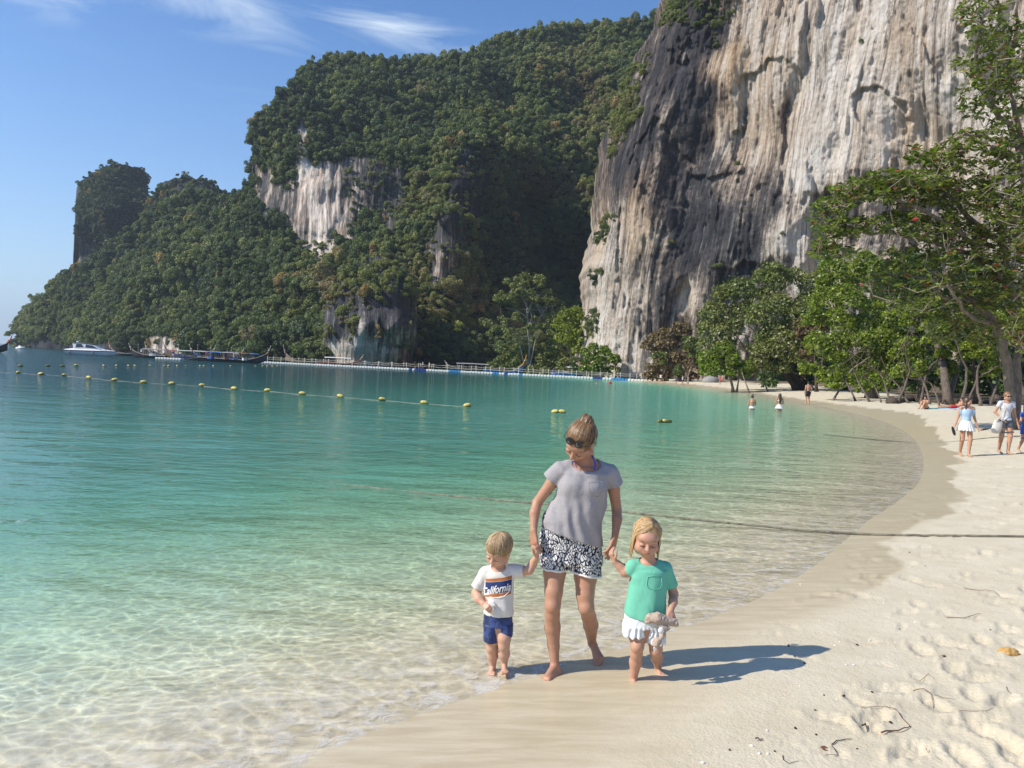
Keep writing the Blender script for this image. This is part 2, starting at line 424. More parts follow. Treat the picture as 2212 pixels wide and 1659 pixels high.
hh = t.math('ADD', t.math('ADD', t.math('MULTIPLY', w1, .5), t.math('MULTIPLY', w2, .20)), t.math('MULTIPLY', w3, .045))
hh = t.math('ADD', hh, t.math('MULTIPLY', w4, 1.2))
bst = t.n('ShaderNodeMapRange'); t.inp(bst, 0, dist); bst.inputs[1].default_value = 4; bst.inputs[2].default_value = 45; bst.inputs[3].default_value = .38; bst.inputs[4].default_value = 1.0
nb = t.bump(hh, bst.outputs[0], .26)
# caustic light net painted into the transparent colour as bright cell edges
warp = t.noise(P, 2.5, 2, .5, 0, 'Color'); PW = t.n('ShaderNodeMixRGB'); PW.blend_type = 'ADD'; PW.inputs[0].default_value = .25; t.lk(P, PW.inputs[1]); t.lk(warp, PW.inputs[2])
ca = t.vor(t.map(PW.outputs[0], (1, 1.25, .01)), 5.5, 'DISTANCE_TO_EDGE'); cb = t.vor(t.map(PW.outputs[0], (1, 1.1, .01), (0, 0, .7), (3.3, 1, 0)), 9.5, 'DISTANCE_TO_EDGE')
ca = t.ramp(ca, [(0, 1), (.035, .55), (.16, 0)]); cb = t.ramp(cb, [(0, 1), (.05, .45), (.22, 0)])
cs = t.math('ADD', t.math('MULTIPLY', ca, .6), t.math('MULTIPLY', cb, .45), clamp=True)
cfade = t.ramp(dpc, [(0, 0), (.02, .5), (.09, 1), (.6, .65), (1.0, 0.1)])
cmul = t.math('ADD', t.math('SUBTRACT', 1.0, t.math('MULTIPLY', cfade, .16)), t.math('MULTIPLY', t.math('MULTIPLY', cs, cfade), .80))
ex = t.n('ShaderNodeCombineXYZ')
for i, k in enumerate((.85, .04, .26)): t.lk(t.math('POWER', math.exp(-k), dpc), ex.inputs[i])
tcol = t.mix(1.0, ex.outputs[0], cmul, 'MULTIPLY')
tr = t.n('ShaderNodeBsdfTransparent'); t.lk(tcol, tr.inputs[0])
body = t.ramp(t.math('DIVIDE', dpc, 5.0), [(0, (.52, .68, .50)), (.12, (.26, .62, .47)), (.2, (.17, .47, .37)), (.42, (.060, .235, .18)), (.75, (.018, .095, .080)), (1, (.009, .055, .062))])
df = t.n('ShaderNodeBsdfDiffuse'); t.lk(body, df.inputs[0])
tb = t.math('SUBTRACT', 1.0, t.math('POWER', math.exp(-.80), dpc))
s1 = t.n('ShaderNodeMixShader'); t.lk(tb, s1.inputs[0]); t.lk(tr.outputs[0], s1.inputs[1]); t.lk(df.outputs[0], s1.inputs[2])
gl = t.n('ShaderNodeBsdfGlossy'); gl.inputs['Roughness'].default_value = .045; t.lk(nb, gl.inputs['Normal'])
geo = t.n('ShaderNodeNewGeometry'); dt = t.n('ShaderNodeVectorMath', operation='DOT_PRODUCT'); t.lk(nb, dt.inputs[0]); t.lk(geo.outputs['Incoming'], dt.inputs[1])
fr = t.math('ADD', .02, t.math('MULTIPLY', .98, t.math('POWER', t.math('SUBTRACT', 1.0, t.math('ABSOLUTE', dt.outputs['Value']), clamp=True), 5.0)))
fo_ = t.n('ShaderNodeBsdfDiffuse'); fo_.inputs[0].default_value = (.72, .70, .64, 1); fmk = t.math('MULTIPLY', t.ramp(dp, [(0, 0), (.0012, .0), (.005, .85), (.018, .45), (.06, 0)]), t.ramp(t.noise(t.map(P, (1, 1, 1)), 7, 5, .7, .6), [(.46, 0), (.62, 1)]))
s1b = t.n('ShaderNodeMixShader'); t.lk(fmk, s1b.inputs[0]); t.lk(s1.outputs[0], s1b.inputs[1]); t.lk(fo_.outputs[0], s1b.inputs[2]); s1 = s1b
s2 = t.n('ShaderNodeMixShader'); t.lk(t.math('MULTIPLY', fr, .8), s2.inputs[0]); t.lk(s1.outputs[0], s2.inputs[1]); t.lk(gl.outputs[0], s2.inputs[2])
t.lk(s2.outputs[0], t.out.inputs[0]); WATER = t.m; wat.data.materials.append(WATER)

# ---------------------------------------------------------------- the air of the bay
mb = MB(); mb.box((0, 0, 105), (11600, 11600, 242)); hz_ = mb.build('haze', None); hz_['kind'] = 'stuff'
t = MT('haze_air'); pv = t.n('ShaderNodeVolumePrincipled'); pv.inputs['Color'].default_value = (.76, .89, 1.0, 1); pv.inputs['Density'].default_value = .00019; pv.inputs['Anisotropy'].default_value = .35
t.lk(pv.outputs[0], t.out.inputs['Volume']); hz_.data.materials.append(t.m)
# ---------------------------------------------------------------- hills and cliffs
def idw(vx, vy, pts, p=2.6, soft=25.0, ysc=1.0):
    num = 0; den = 0
    for x, y, *v in pts:
        w_ = 1.0/(((vx-x)**2+((vy-y)*ysc)**2+soft**2)**(p/2)); num = num + w_*v[0]; den = den + w_
    return num/den
def lin(x, pts): return np.interp(x, [p[0] for p in pts], [p[1] for p in pts])
def rays(VX, VY):
    d = F_[None]*FPX + RI[None]*(VX.ravel()-CX)[:, None] - UI[None]*(VY.ravel()-CY)[:, None]
    return d/d[:, 1:2]                                        # one metre ahead
def relief(name, x0, x1, nu, nv, sky, base, dep, disp, back=70, mat=None, xedge=None):
    """a hill: its near face from the water to the skyline, then its far side"""
    u = np.linspace(0, 1, nu)
    t_ = np.linspace(0, 1, nv)[:, None]
    VX = np.repeat((x0+(x1-x0)*u)[None], nv, 0)
    yb = lin(VX[0], base)[None]; yt = lin(VX[0], sky)[None]+6*vn(VX[0]*.045, 1.5, seed=61)[None]+4*vn(VX[0]*.14, 1.5, seed=62)[None]
    VY = yb+(yt-yb)*t_
    Dp = idw(VX, VY, dep); Dp = Dp+10*(t_**8)                 # rounds over at the top
    P = CAM[None]+rays(VX, VY)*Dp.ravel()[:, None]
    k = disp(P[:, 0], P[:, 1], P[:, 2], VX.ravel(), VY.ravel()); P = CAM[None]+rays(VX, VY)*(Dp.ravel()+k)[:, None]
    P = P.reshape(nv, nu, 3)
    P[0, :, 2] = -3
    rows = [P]
    top = P[-1]
    for i, (dd, dz) in enumerate(((6, .5), (18, -3), (40, -14), (back, -45), (back*1.5, -400))):
        q = top.copy(); dirn = q[:, :2]/np.linalg.norm(q[:, :2], axis=1)[:, None]
        q[:, :2] += dirn*dd; q[:, 2] = np.maximum(q[:, 2]+dz+2*vn(q[:, 0]*.05, q[:, 1]*.05, seed=70+i), -4); rows.append(q[None])
    A = np.concatenate(rows, 0)
    o = newmesh(name, A.reshape(-1, 3), gridfaces(A.shape[0], nu)[:, ::-1], mat, smooth=True)
    tag(o, kind='structure')
    sv = np.arctan2(A[..., 0], A[..., 1])*np.median(Dp)
    vattr(o, 'suv', np.stack([sv+.6*vn(sv*.15, A[..., 2]*.1), np.zeros_like(sv), A[..., 2]], -1))
    return o, P, VX, VY
def poly_mask(VX, VY, polys, wob=10, seed=80):
    m_ = np.zeros(VX.shape, bool)
    X2 = VX+wob*vn(VX*.03, VY*.03, seed=seed)+wob*.6*vn(VX*.1, VY*.1, seed=seed+1); Y2 = VY+1.6*wob*vn(VX*.04, VY*.02, 3, seed=seed+2)
    for p in polys: m_ |= inside(X2, Y2, p)
    return m_

def rock_mat(name, warm=.5):
    t = MT(name); P = t.attr('suv', 'Vector'); tone = t.attr('tone'); wr = t.attr('warm')
    s1 = t.noise(t.map(P, (.50, 1, .030)), 1.0, 6, .66, .0); s2 = t.noise(t.map(P, (1.6, 1, .20)), 1.0, 6, .72, .15)
    s3 = t.noise(t.map(P, (.085, 1, .055)), 1.0, 6, .62, .3); s4 = t.noise(t.map(P, (1.1, 1, .75)), 1.0, 8, .74)
    s5 = t.noise(t.map(P, (1.25, 1, .032), (0, 0, 0), (9, 4, 1)), 1.0, 3, .6, .0)
    s6 = t.noise(t.map(P, (.9, 1, .05), (0, 0, 0), (31, 4, 1)), 1.0, 4, .6, .0)
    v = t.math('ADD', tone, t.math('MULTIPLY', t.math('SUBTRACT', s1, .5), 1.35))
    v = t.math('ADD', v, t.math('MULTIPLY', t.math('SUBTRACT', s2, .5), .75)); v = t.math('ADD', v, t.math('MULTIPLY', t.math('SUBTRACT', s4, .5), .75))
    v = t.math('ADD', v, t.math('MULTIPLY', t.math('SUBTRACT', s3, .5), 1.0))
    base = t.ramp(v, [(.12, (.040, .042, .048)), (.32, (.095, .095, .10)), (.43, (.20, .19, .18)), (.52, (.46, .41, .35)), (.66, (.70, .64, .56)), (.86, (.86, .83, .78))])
    og = t.ramp(v, [(.2, (.07, .055, .045)), (.5, (.33, .21, .12)), (.75, (.60, .43, .27)), (.95, (.72, .60, .45))])
    wv = t.math('MULTIPLY', t.ramp(t.math('ADD', t.math('MULTIPLY', s3, .6), t.math('MULTIPLY', s5, .4)), [(.40, 0), (.54, 1)]), wr)
    c = t.mix(wv, base, og)
    blk = t.math('MULTIPLY', t.ramp(s5, [(.57, 0), (.62, 1)]), t.ramp(s4, [(.4, .3), (.6, 1)])); c = t.mix(t.math('MULTIPLY', blk, .75), c, (.05, .05, .056))
    s7 = t.noise(t.map(P, (2.4, 1, .04), (0, 0, 0), (3, 8, 1)), 1.0, 3, .6, .0); blk2 = t.math('MULTIPLY', t.ramp(s7, [(.63, 0), (.68, 1)]), t.ramp(s3, [(.42, 0), (.55, 1)])); c = t.mix(t.math('MULTIPLY', blk2, .7), c, (.06, .06, .065))
    wht = t.math('MULTIPLY', t.ramp(s6, [(.62, 0), (.70, 1)]), t.ramp(s2, [(.35, .1), (.6, 1)])); c = t.mix(t.math('MULTIPLY', wht, .65), c, (.70, .67, .62))
    pit = t.ramp(s4, [(.28, .35), (.40, 1)]); c = t.mix(.8, c, pit, 'MULTIPLY')
    h = t.math('ADD', t.math('MULTIPLY', s2, 1.4), t.math('ADD', t.math('MULTIPLY', s4, 1.5), t.math('MULTIPLY', s1, 1.2)))
    h = t.math('ADD', h, t.math('MULTIPLY', t.math('ABSOLUTE', t.math('SUBTRACT', s5, .5)), 1.5))
    t.bsdf(c, .9, .2, 0, t.bump(h, 1.0, .9)); return t.m
ROCK = rock_mat('limestone')
def hill_mat():
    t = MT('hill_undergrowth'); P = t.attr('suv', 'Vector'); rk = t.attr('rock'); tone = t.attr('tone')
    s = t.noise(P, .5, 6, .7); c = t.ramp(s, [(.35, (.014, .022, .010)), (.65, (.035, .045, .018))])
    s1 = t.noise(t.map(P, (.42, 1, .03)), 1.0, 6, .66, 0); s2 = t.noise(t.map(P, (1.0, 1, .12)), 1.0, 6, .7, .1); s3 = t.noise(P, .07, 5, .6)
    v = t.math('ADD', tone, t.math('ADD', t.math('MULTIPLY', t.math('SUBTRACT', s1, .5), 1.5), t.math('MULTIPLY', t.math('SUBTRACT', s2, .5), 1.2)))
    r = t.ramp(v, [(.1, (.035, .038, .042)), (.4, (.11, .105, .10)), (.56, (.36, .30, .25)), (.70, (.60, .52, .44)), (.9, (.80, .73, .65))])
    og = t.math('MULTIPLY', t.ramp(s3, [(.52, 0), (.66, .5)]), t.ramp(v, [(.3, 0), (.5, 1)]))
    r = t.mix(og, r, t.mix(1.0, r, (1.05, .72, .48), 'MULTIPLY'))
    c = t.mix(rk, c, r)
    t.bsdf(c, .9, .15, 0, t.bump(t.math('ADD', t.math('MULTIPLY', s, .5), t.math('ADD', s1, s2)), 1.0, 1.6)); return t.m
HILLM = hill_mat()
def sil(a): return [(x, y) for x, y in a]

def dforest(x, y, z, vx, vy): return -6.5*fbm(x*.045, z*.045, y*.02, 3, 90) - 3.2*fbm(x*.13, z*.13, 0, 3, 95)
# main wooded mountain with its pale cliff face
MAINSKY = [(470,470),(532,425),(541,400),(545,300),(556,262),(585,225),(620,190),(660,150),(720,122),(790,128),(850,128),(900,128),(960,128),(1010,118),(1050,96),(1080,82),(1160,62),(1250,56),(1330,50),(1400,44),(1430,18),(1445,-10),(1500,-60),(1620,-120)]
MAINBASE = [(470,772),(700,784),(900,793),(1100,800),(1300,806),(1620,812)]
mdep = [(470,772,262),(600,780,250),(470,600,300),(500,480,345),(540,400,350),(545,300,352),(600,250,330),(560,420,340),(600,470,325),(660,520,318),(700,400,322),(660,330,326),(800,480,322),(850,400,325),(700,590,290),(800,600,270),(640,650,268),(760,700,250),
        (720,140,385),(900,140,395),(1080,95,415),(1250,70,430),(1400,60,400),(800,250,355),(950,250,365),(1100,220,385),(1250,220,390),(1400,220,360),(900,400,330),
        (1010,330,300),(990,400,292),(970,470,285),(950,560,275),(940,640,268),(930,700,262),(900,560,292),(870,620,276),(1060,340,318),(1090,500,330),(1070,600,318),(1050,700,300),
        (1150,450,372),(1200,550,376),(1250,620,365),(1150,640,350),(1200,740,300),(1280,780,290),(1120,780,250),(1000,795,236),(860,795,240),(950,790,238),(1330,500,330),(1300,350,355),(1380,400,320)]
def dmain(x, y, z, vx, vy):
    face = np.maximum(sstep(-.1, .5, 1-np.hypot((vx-700)/190, (vy-420)/170)), sstep(-.1, .5, 1-np.hypot((vx-985)/60, (vy-450)/160)))
    r = -1.6*(1-2*np.abs(fbm(x*.11, z*.025, 0, 4, 101, .6))) - 1.3*(1-2*np.abs(fbm(x*.32, z*.06, 0, 4, 102, .6))) - 2.2*fbm(x*.09, z*.09, 0, 5, 103, .65)
    return dforest(x, y, z, vx, vy)*(1-.5*face) + face*r
hill, HP, HX, HY = relief('hill', 470, 1620, 270, 180, MAINSKY, MAINBASE, mdep, dmain, 90, HILLM)
rockpolys = [[(640,255),(655,262),(668,330),(720,345),(800,340),(850,355),(872,400),(862,470),(830,500),(790,480),(752,470),(748,520),(722,560),(692,552),(662,575),(655,545),(640,500),(620,480),(590,470),(575,450),(545,420),(541,360),(560,350),(600,360),(636,370)],
             [(988,325),(1005,312),(1050,318),(1052,420),(1020,470),(1000,500),(1000,590),(965,612),(925,590),(930,500),(950,470),(960,430),(985,380)],
             [(315,745),(395,745),(392,770),(315,768)]]
hrock = poly_mask(HX, HY, rockpolys, 15)
holes = poly_mask(HX, HY, [[(590,345),(640,345),(640,400),(600,410)], [(690,255),(900,255),(900,320),(800,330),(700,330)]], 10, 140)
hrock &= ~holes
def smooth2(a, n=2):
    a = a.astype(float)
    for _ in range(n): a = (a+np.roll(a, 1, 0)+np.roll(a, -1, 0)+np.roll(a, 1, 1)+np.roll(a, -1, 1))/5
    return a
def padrows(a, o, fill=0.0):
    n = len(o.data.vertices)-a.size; return np.concatenate([a.ravel(), np.full(n, fill)])
htone = idw(HX, HY, [(660,300,.75),(670,380,.86),(700,450,.80),(690,520,.78),(760,420,.55),(740,500,.62),(840,430,.40),(800,380,.42),(600,440,.42),(580,400,.55),(1010,350,.12),(1030,420,.12),(970,450,.2),(950,560,.55),(980,580,.6),(940,520,.3),(350,755,.6)], 3, 15)
fattr(hill, 'rock', padrows(smooth2(hrock, 1), hill)); fattr(hill, 'tone', padrows(htone-.09, hill, .3))

# low wooded headland running out to the sea
HEADSKY = [(33,745),(36,700),(60,675),(100,640),(130,610),(160,588),(200,572),(230,545),(265,510),(300,488),(340,460),(400,425),(440,418),(480,430),(530,432),(600,470),(700,600),(780,700)]
HEADBASE = [(33,749),(100,751),(250,757),(400,765),(560,775),(700,782),(780,786)]
ddep = [(30,749,500),(30,700,520),(100,751,440),(100,650,470),(250,757,350),(200,600,430),(300,520,420),(400,765,285),(400,600,350),(400,440,410),(500,440,400),(560,775,250),(560,600,300),(700,782,236),(700,650,262),(780,740,245),(620,500,330),(330,640,360)]
head, EP, EX, EY = relief('hill', 33, 780, 240, 110, HEADSKY, HEADBASE, ddep, dforest, 70, HILLM)
erock = poly_mask(EX, EY, [[(320,728),(388,726),(392,752),(385,772),(325,768),(330,745)], [(30,738),(240,742),(260,765),(30,765)]], 5, 150)
fattr(head, 'rock', padrows(smooth2(erock, 1), head)); fattr(head, 'tone', padrows(np.where(EX > 300, .55, .05), head, .2))
# tower of rock beyond the headland
TSKY = [(158,560),(162,470),(165,405),(172,395),(190,382),(215,366),(245,355),(280,354),(300,360),(312,372),(319,400),(323,440)]
tdep = [(158,560,520),(158,400,520),(180,500,488),(180,400,490),(240,450,470),(240,380,478),(300,450,480),(323,500,520),(323,400,520),(310,380,500),(200,620,470)]
tow, TP, TX, TY = relief('hill', 158, 326, 110, 110, TSKY, [(158,752),(326,758)], tdep, lambda x, y, z, vx, vy: -6*fbm(x*.05, z*.03, 0, 4, 110, .6)-3*fbm(x*.16, z*.07, 0, 4, 111, .6), 45, HILLM)
trock = (TX < 170+9*vn(TY*.05, 1, seed=4)) | ((TX < 205) & (TY > 520)) | (TX > 316)
fattr(tow, 'rock', padrows(smooth2(trock, 1), tow)); fattr(tow, 'tone', padrows(np.full(TX.shape, .22), tow, .2))
# dark ridge of rock between the tower and the mountain
RSKY = [(312,470),(322,440),(332,418),(345,398),(358,392),(372,386),(395,385),(420,386),(440,384),(458,392),(464,402),(478,410),(500,425),(530,440)]
rdep = [(312,450,470),(345,400,462),(400,400,455),(400,450,440),(460,410,455),(530,440,470)]
rid, RP, RX, RY = relief('hill', 312, 530, 120, 60, RSKY, [(312,757),(530,772)], rdep, lambda x, y, z, vx, vy: -2.0*fbm(x*.12, z*.1, 0, 3, 120), 40, HILLM)
fattr(rid, 'rock', padrows(smooth2(poly_mask(RX, RY, [[(312,560),(316,430),(355,380),(470,380),(480,420),(400,425),(345,450),(330,560)]], 8, 160), 1), rid)); fattr(rid, 'tone', padrows(np.full(RX.shape, .12), rid, .2))
# rock stack at the water's edge, undercut by the sea
SSKY = [(696,784),(698,735),(700,690),(705,655),(720,620),(745,590),(775,575),(810,568),(850,575),(880,600),(898,640),(905,700),(903,760),(900,790)]
sdep = [(690,780,250),(690,650,252),(720,700,228),(730,640,232),(790,700,216),(790,620,222),(850,700,214),(850,620,224),(905,780,250),(905,650,252),(760,775,226),(800,775,224),(850,785,221),(800,590,240)]
def dstack(x, y, z, vx, vy): return -2.4*fbm(x*.14, z*.03, 0, 4, 130) + 3.5*(1-sstep(1, 6, z)) - 1.2*vn(x*.3, z*.3, seed=131)
stk, SP, SX, SY = relief('rock_stack', 690, 908, 150, 130, SSKY, [(690,785),(908,794)], sdep, dstack, 25, ROCK)
stone = idw(SX, SY, [(720,700,.25),(760,640,.22),(830,680,.22),(880,680,.15),(850,740,.42),(780,770,.75),(740,775,.72),(880,775,.35),(820,770,.6)], 3, 12)
fattr(stk, 'tone', padrows(stone, stk, .2)); fattr(stk, 'warm', padrows(np.clip((SY-755)/30, 0, .6), stk))

# the great cliff on the right
EDGE = [(-700,1560),(-300,1520),(-150,1490),(0,1452),(40,1432),(90,1402),(150,1372),(210,1341),(300,1320),(380,1307),(450,1300),(540,1290),(600,1270),(690,1273),(770,1264),(830,1268)]
nu, nv = 450, 340
vyrow = np.concatenate([np.linspace(832, 0, nv-50)[:-1], np.linspace(0, -520, 51)])
ed = np.interp(vyrow, [e[0] for e in EDGE], [e[1] for e in EDGE]); edn = 7*vn(vyrow*.030, 3, seed=71)+3*vn(vyrow*.08, 3, seed=72)
uu = np.linspace(0, 1, nu)**1.12
VX = ed[:, None]+uu[None]*(2560-ed[:, None])+edn[:, None]*np.exp(-uu*22)[None]; VY = np.repeat(vyrow[:, None], nu, 1)
cdep = [(1268,800,190),(1320,800,184),(1390,800,178),(1290,600,190),(1300,450,194),(1400,450,178),(1450,300,180),(1340,250,196),(1400,120,196),(1500,100,185),(1480,0,192),(1540,100,186),(1560,250,183),
        (1580,150,176),(1700,150,168),(1600,450,172),(1700,500,163),(1560,600,172),(1450,600,176),(1480,700,174),(1600,760,168),(1800,300,160),(1800,100,161),(1900,250,153),(1980,300,156),(2050,200,148),(2100,100,140),(2212,300,136),(2212,600,134),(1900,600,152),(2400,300,122),(2560,0,112),(2560,800,112),(2000,-300,150),(1600,-300,180),(1850,380,155),(1860,430,158),(1500,350,186),(1530,300,188),(1490,450,184),(1550,420,174)]
DD = idw(VX, VY, cdep, 3.2, 55, .7)
rim = np.clip(1-uu[None]*16, 0, 1); DD = DD+18*(1-np.sqrt(np.clip(1-rim**2, 0, 1)))
PR = CAM[None]+rays(VX, VY)*DD.ravel()[:, None]
s_ = PR[:, 0]*.74-PR[:, 1]*.67; z_ = PR[:, 2]
rg = lambda a: 1-np.abs(a)*2
dsp = -3.2*fbm(s_*.045, z_*.020, 0, 5, 200, .55) - 1.5*rg(fbm(s_*.10+.4*vn(s_*.05, z_*.05), z_*.020, 0, 4, 210, .6)) - .9*rg(fbm(s_*.30, z_*.05, 0, 4, 220, .6))
dsp += -1.6*fbm(s_*.16, z_*.13, 0, 5, 230, .68) - .28*rg(fbm(s_*.8, z_*.10, 0, 3, 235, .6))
dsp += 2.2*sstep(.30, .42, vn(s_*.10, z_*.018+4, seed=240)+.25*fbm(s_*.4, z_*.1, 0, 3, 243))      # hollows between the drip columns
dsp += 1.5*sstep(.2, .34, vn(s_*.13+z_*.05, z_*.09, seed=241)+.3*fbm(s_*.5, z_*.4, 0, 3, 244))     # broken overhangs
dsp = dsp.astype(float)
PR = CAM[None]+rays(VX, VY)*(DD.ravel()+dsp)[:, None]
PR = PR.reshape(nv-1+1 if False else len(vyrow), nu, 3)
# return the left edge backwards into the mountain
side = []
for k, (dx, dy) in enumerate(((22, 110), (6, 60), (-1.5, 26), (-1.2, 9))):
    q = PR[:, 0].copy(); q[:, 0] += dx*.6*np.ones(len(q)) + 1.0*vn(q[:, 2]*.1, k, seed=250); q[:, 1] += dy; side.append(q[:, None])
PR2 = np.concatenate(side+[PR], 1); PR2[0, :, 2] = -2
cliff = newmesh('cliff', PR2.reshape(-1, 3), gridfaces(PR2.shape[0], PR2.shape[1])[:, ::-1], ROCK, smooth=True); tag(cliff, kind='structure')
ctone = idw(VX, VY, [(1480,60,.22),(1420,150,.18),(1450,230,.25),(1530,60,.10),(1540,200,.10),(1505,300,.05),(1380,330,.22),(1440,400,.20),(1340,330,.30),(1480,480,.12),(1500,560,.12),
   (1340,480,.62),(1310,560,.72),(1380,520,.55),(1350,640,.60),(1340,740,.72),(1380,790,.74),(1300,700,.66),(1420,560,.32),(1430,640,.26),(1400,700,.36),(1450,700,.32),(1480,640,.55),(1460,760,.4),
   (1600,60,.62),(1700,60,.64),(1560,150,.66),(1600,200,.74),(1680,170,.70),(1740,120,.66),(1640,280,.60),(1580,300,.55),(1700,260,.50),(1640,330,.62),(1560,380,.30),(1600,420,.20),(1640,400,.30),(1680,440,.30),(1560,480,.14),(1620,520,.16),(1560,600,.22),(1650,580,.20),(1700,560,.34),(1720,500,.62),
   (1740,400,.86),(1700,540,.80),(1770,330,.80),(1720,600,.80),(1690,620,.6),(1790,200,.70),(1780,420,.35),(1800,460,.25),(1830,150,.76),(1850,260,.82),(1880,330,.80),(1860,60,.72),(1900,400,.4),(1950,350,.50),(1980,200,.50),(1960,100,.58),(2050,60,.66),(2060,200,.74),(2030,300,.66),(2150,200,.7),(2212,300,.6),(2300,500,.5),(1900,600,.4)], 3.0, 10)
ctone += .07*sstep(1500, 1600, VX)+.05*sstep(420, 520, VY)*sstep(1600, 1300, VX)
cwarm = idw(VX, VY, [(1600,150,1),(1680,60,.8),(1620,260,.8),(1320,560,1),(1340,480,.9),(1330,740,.5),(1450,250,.3),(1500,500,0),(1620,550,.1),(1740,400,.25),(1800,150,.35),(1960,280,.8),(1950,100,.7),(2050,200,.2),(1400,650,.3)], 2.5, 20)
pad4 = lambda a: np.concatenate([np.repeat(a[:, :1], 4, 1), a], 1).ravel()
CS = (s_.reshape(len(vyrow), nu)+.5*vn(s_*.1, z_*.05).reshape(len(vyrow), nu)); CS = np.concatenate([CS[:, :1]-np.array([[90, 50, 22, 8]]), CS], 1)
CZ = PR2[..., 2]; vattr(cliff, 'suv', np.stack([CS-.05*CZ, 0*CS, CZ], -1))
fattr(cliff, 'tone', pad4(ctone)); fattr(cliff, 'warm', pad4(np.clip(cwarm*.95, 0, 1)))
CLP, CLX, CLY = PR, VX, VY

# ---------------------------------------------------------------- forest of crowns
def leaf_mat(name, ramp, sc=.03, trans=.25, rough=.5, inst=False, var=.55):
    t = MT(name); oi = t.n('ShaderNodeObjectInfo'); P = t.n('ShaderNodeNewGeometry').outputs['Position']
    lf = t.attr('leafv')
    if inst:
        an = t.n('ShaderNodeAttribute', attribute_name='tint', attribute_type='INSTANCER'); k = t.math('ADD', an.outputs['Fac'], t.math('MULTIPLY', t.math('SUBTRACT', t.noise(P, .8, 3, .6), .5), .3), clamp=True)
    else:
        big = t.noise(t.map(P, (sc, sc, sc)), 1, 4, .65); k = t.math('ADD', t.math('MULTIPLY', oi.outputs['Random'], .25), t.math('MULTIPLY', t.math('SUBTRACT', big, .3), var*2.2), clamp=True)
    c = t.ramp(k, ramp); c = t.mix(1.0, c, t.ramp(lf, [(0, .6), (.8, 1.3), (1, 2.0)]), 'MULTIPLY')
    d = t.bsdf(c, rough, .35, finish=False); tl = t.n('ShaderNodeBsdfTranslucent'); t.lk(t.mix(1.0, c, (1.3, 1.5, .5), 'MULTIPLY'), tl.inputs[0])
    ms = t.n('ShaderNodeMixShader'); ms.inputs[0].default_value = trans; t.lk(d, ms.inputs[1]); t.lk(tl.outputs[0], ms.inputs[2]); t.lk(ms.outputs[0], t.out.inputs[0])
    return t.m
FOREST = leaf_mat('forest_leaves', [(0, (.040, .066, .030)), (.22, (.080, .112, .040)), (.42, (.130, .158, .052)), (.58, (.195, .212, .060)), (.74, (.195, .175, .082)), (.88, (.220, .165, .088)), (1, (.30, .20, .07))], trans=.3, inst=True)
def leafquads(C, N, size, rs, jitter=.7, aspect=1.0):
    """C: centres, N: outward normals -> quads"""
    n = len(C); nn = N+rs.normal(0, jitter, (n, 3)); nn /= np.linalg.norm(nn, axis=1)[:, None]+1e-9
    a = np.cross(nn, rs.normal(0, 1, (n, 3))); a /= np.linalg.norm(a, axis=1)[:, None]+1e-9
    b = np.cross(nn, a); sz = (size if hasattr(size, '__len__') else np.full(n, size))*rs.uniform(.6, 1.3, n)
    a = a*sz[:, None]; b = b*sz[:, None]*aspect
    V = np.stack([C-a*.5, C+b*.32+a*.05, C+a*.5, C-b*.32+a*.05], 1)
    return V.reshape(-1, 3), np.arange(n*4).reshape(n, 4)
def crown_points(lobes, n, rs, shell=.28, flat=1.0):
    L = np.array([l for l in lobes], float); r = L[:, 3]; wts = r**2/np.sum(r**2); idx = rs.choice(len(L), n, p=wts)
    d = rs.normal(0, 1, (n, 3)); d /= np.linalg.norm(d, axis=1)[:, None]; d[:, 2] = np.where(d[:, 2] < -.35, -d[:, 2], d[:, 2])
    rr = r[idx]*(1-shell*rs.uniform(0, 1, n)**1.5); k = np.array([1, 1, flat])
    C = L[idx, :3]+d*rr[:, None]*k
    # keep only what lies outside the other lobes' cores
    keep = np.ones(n, bool)
    for j in range(len(L)):
        q = (C-L[j, :3])/k; keep &= (np.linalg.norm(q, axis=1) > r[j]*.72) | (idx == j)
    return C[keep], d[keep]
proto = []
for k in range(8):
    rs_ = np.random.RandomState(100+k); lobes = []
    nl = rs_.randint(7, 12)
    for j in range(nl):
        a = rs_.uniform(0, 6.28); rr = rs_.uniform(.15, .68); lobes.append((rr*math.cos(a), rr*math.sin(a), rs_.uniform(-.35, .5)*(1-.5*rr), rs_.uniform(.22, .46)))
    if k in (2, 5): lobes = [(x_*1.15, y_*1.15, z_*.45+.1*(j_ % 2), r_*.72) for j_, (x_, y_, z_, r_) in enumerate(lobes)]
    if k in (3, 6): lobes = [(x_*.6, y_*.6, z_*2.0-.2, r_*.62) for x_, y_, z_, r_ in lobes] + [(x_*.8, y_*.8, -.7, r_*.4) for x_, y_, z_, r_ in lobes[:4]]
    C, Nn = crown_points(lobes, 1300 if k in (4, 7) else 2400, rs_, .5 if k in (4, 7) else .28)
    V, Fq = leafquads(C, Nn, .115, rs_, .6, 1.1)
    me = bpy.data.meshes.new('crown_shape'); me.vertices.add(len(V)); me.vertices.foreach_set('co', V.astype(np.float32).ravel())
    me.loops.add(Fq.size); me.loops.foreach_set('vertex_index', Fq.ravel().astype(np.int32)); me.polygons.add(len(Fq)); me.polygons.foreach_set('loop_start', np.arange(0, Fq.size, 4, dtype=np.int32))
    me.update(calc_edges=True)
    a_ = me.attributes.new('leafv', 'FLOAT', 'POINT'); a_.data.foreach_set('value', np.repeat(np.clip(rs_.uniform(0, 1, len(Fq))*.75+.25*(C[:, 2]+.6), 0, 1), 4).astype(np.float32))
    me.materials.append(FOREST); proto.append(me)
protocol = bpy.data.collections.new('crown_shapes')
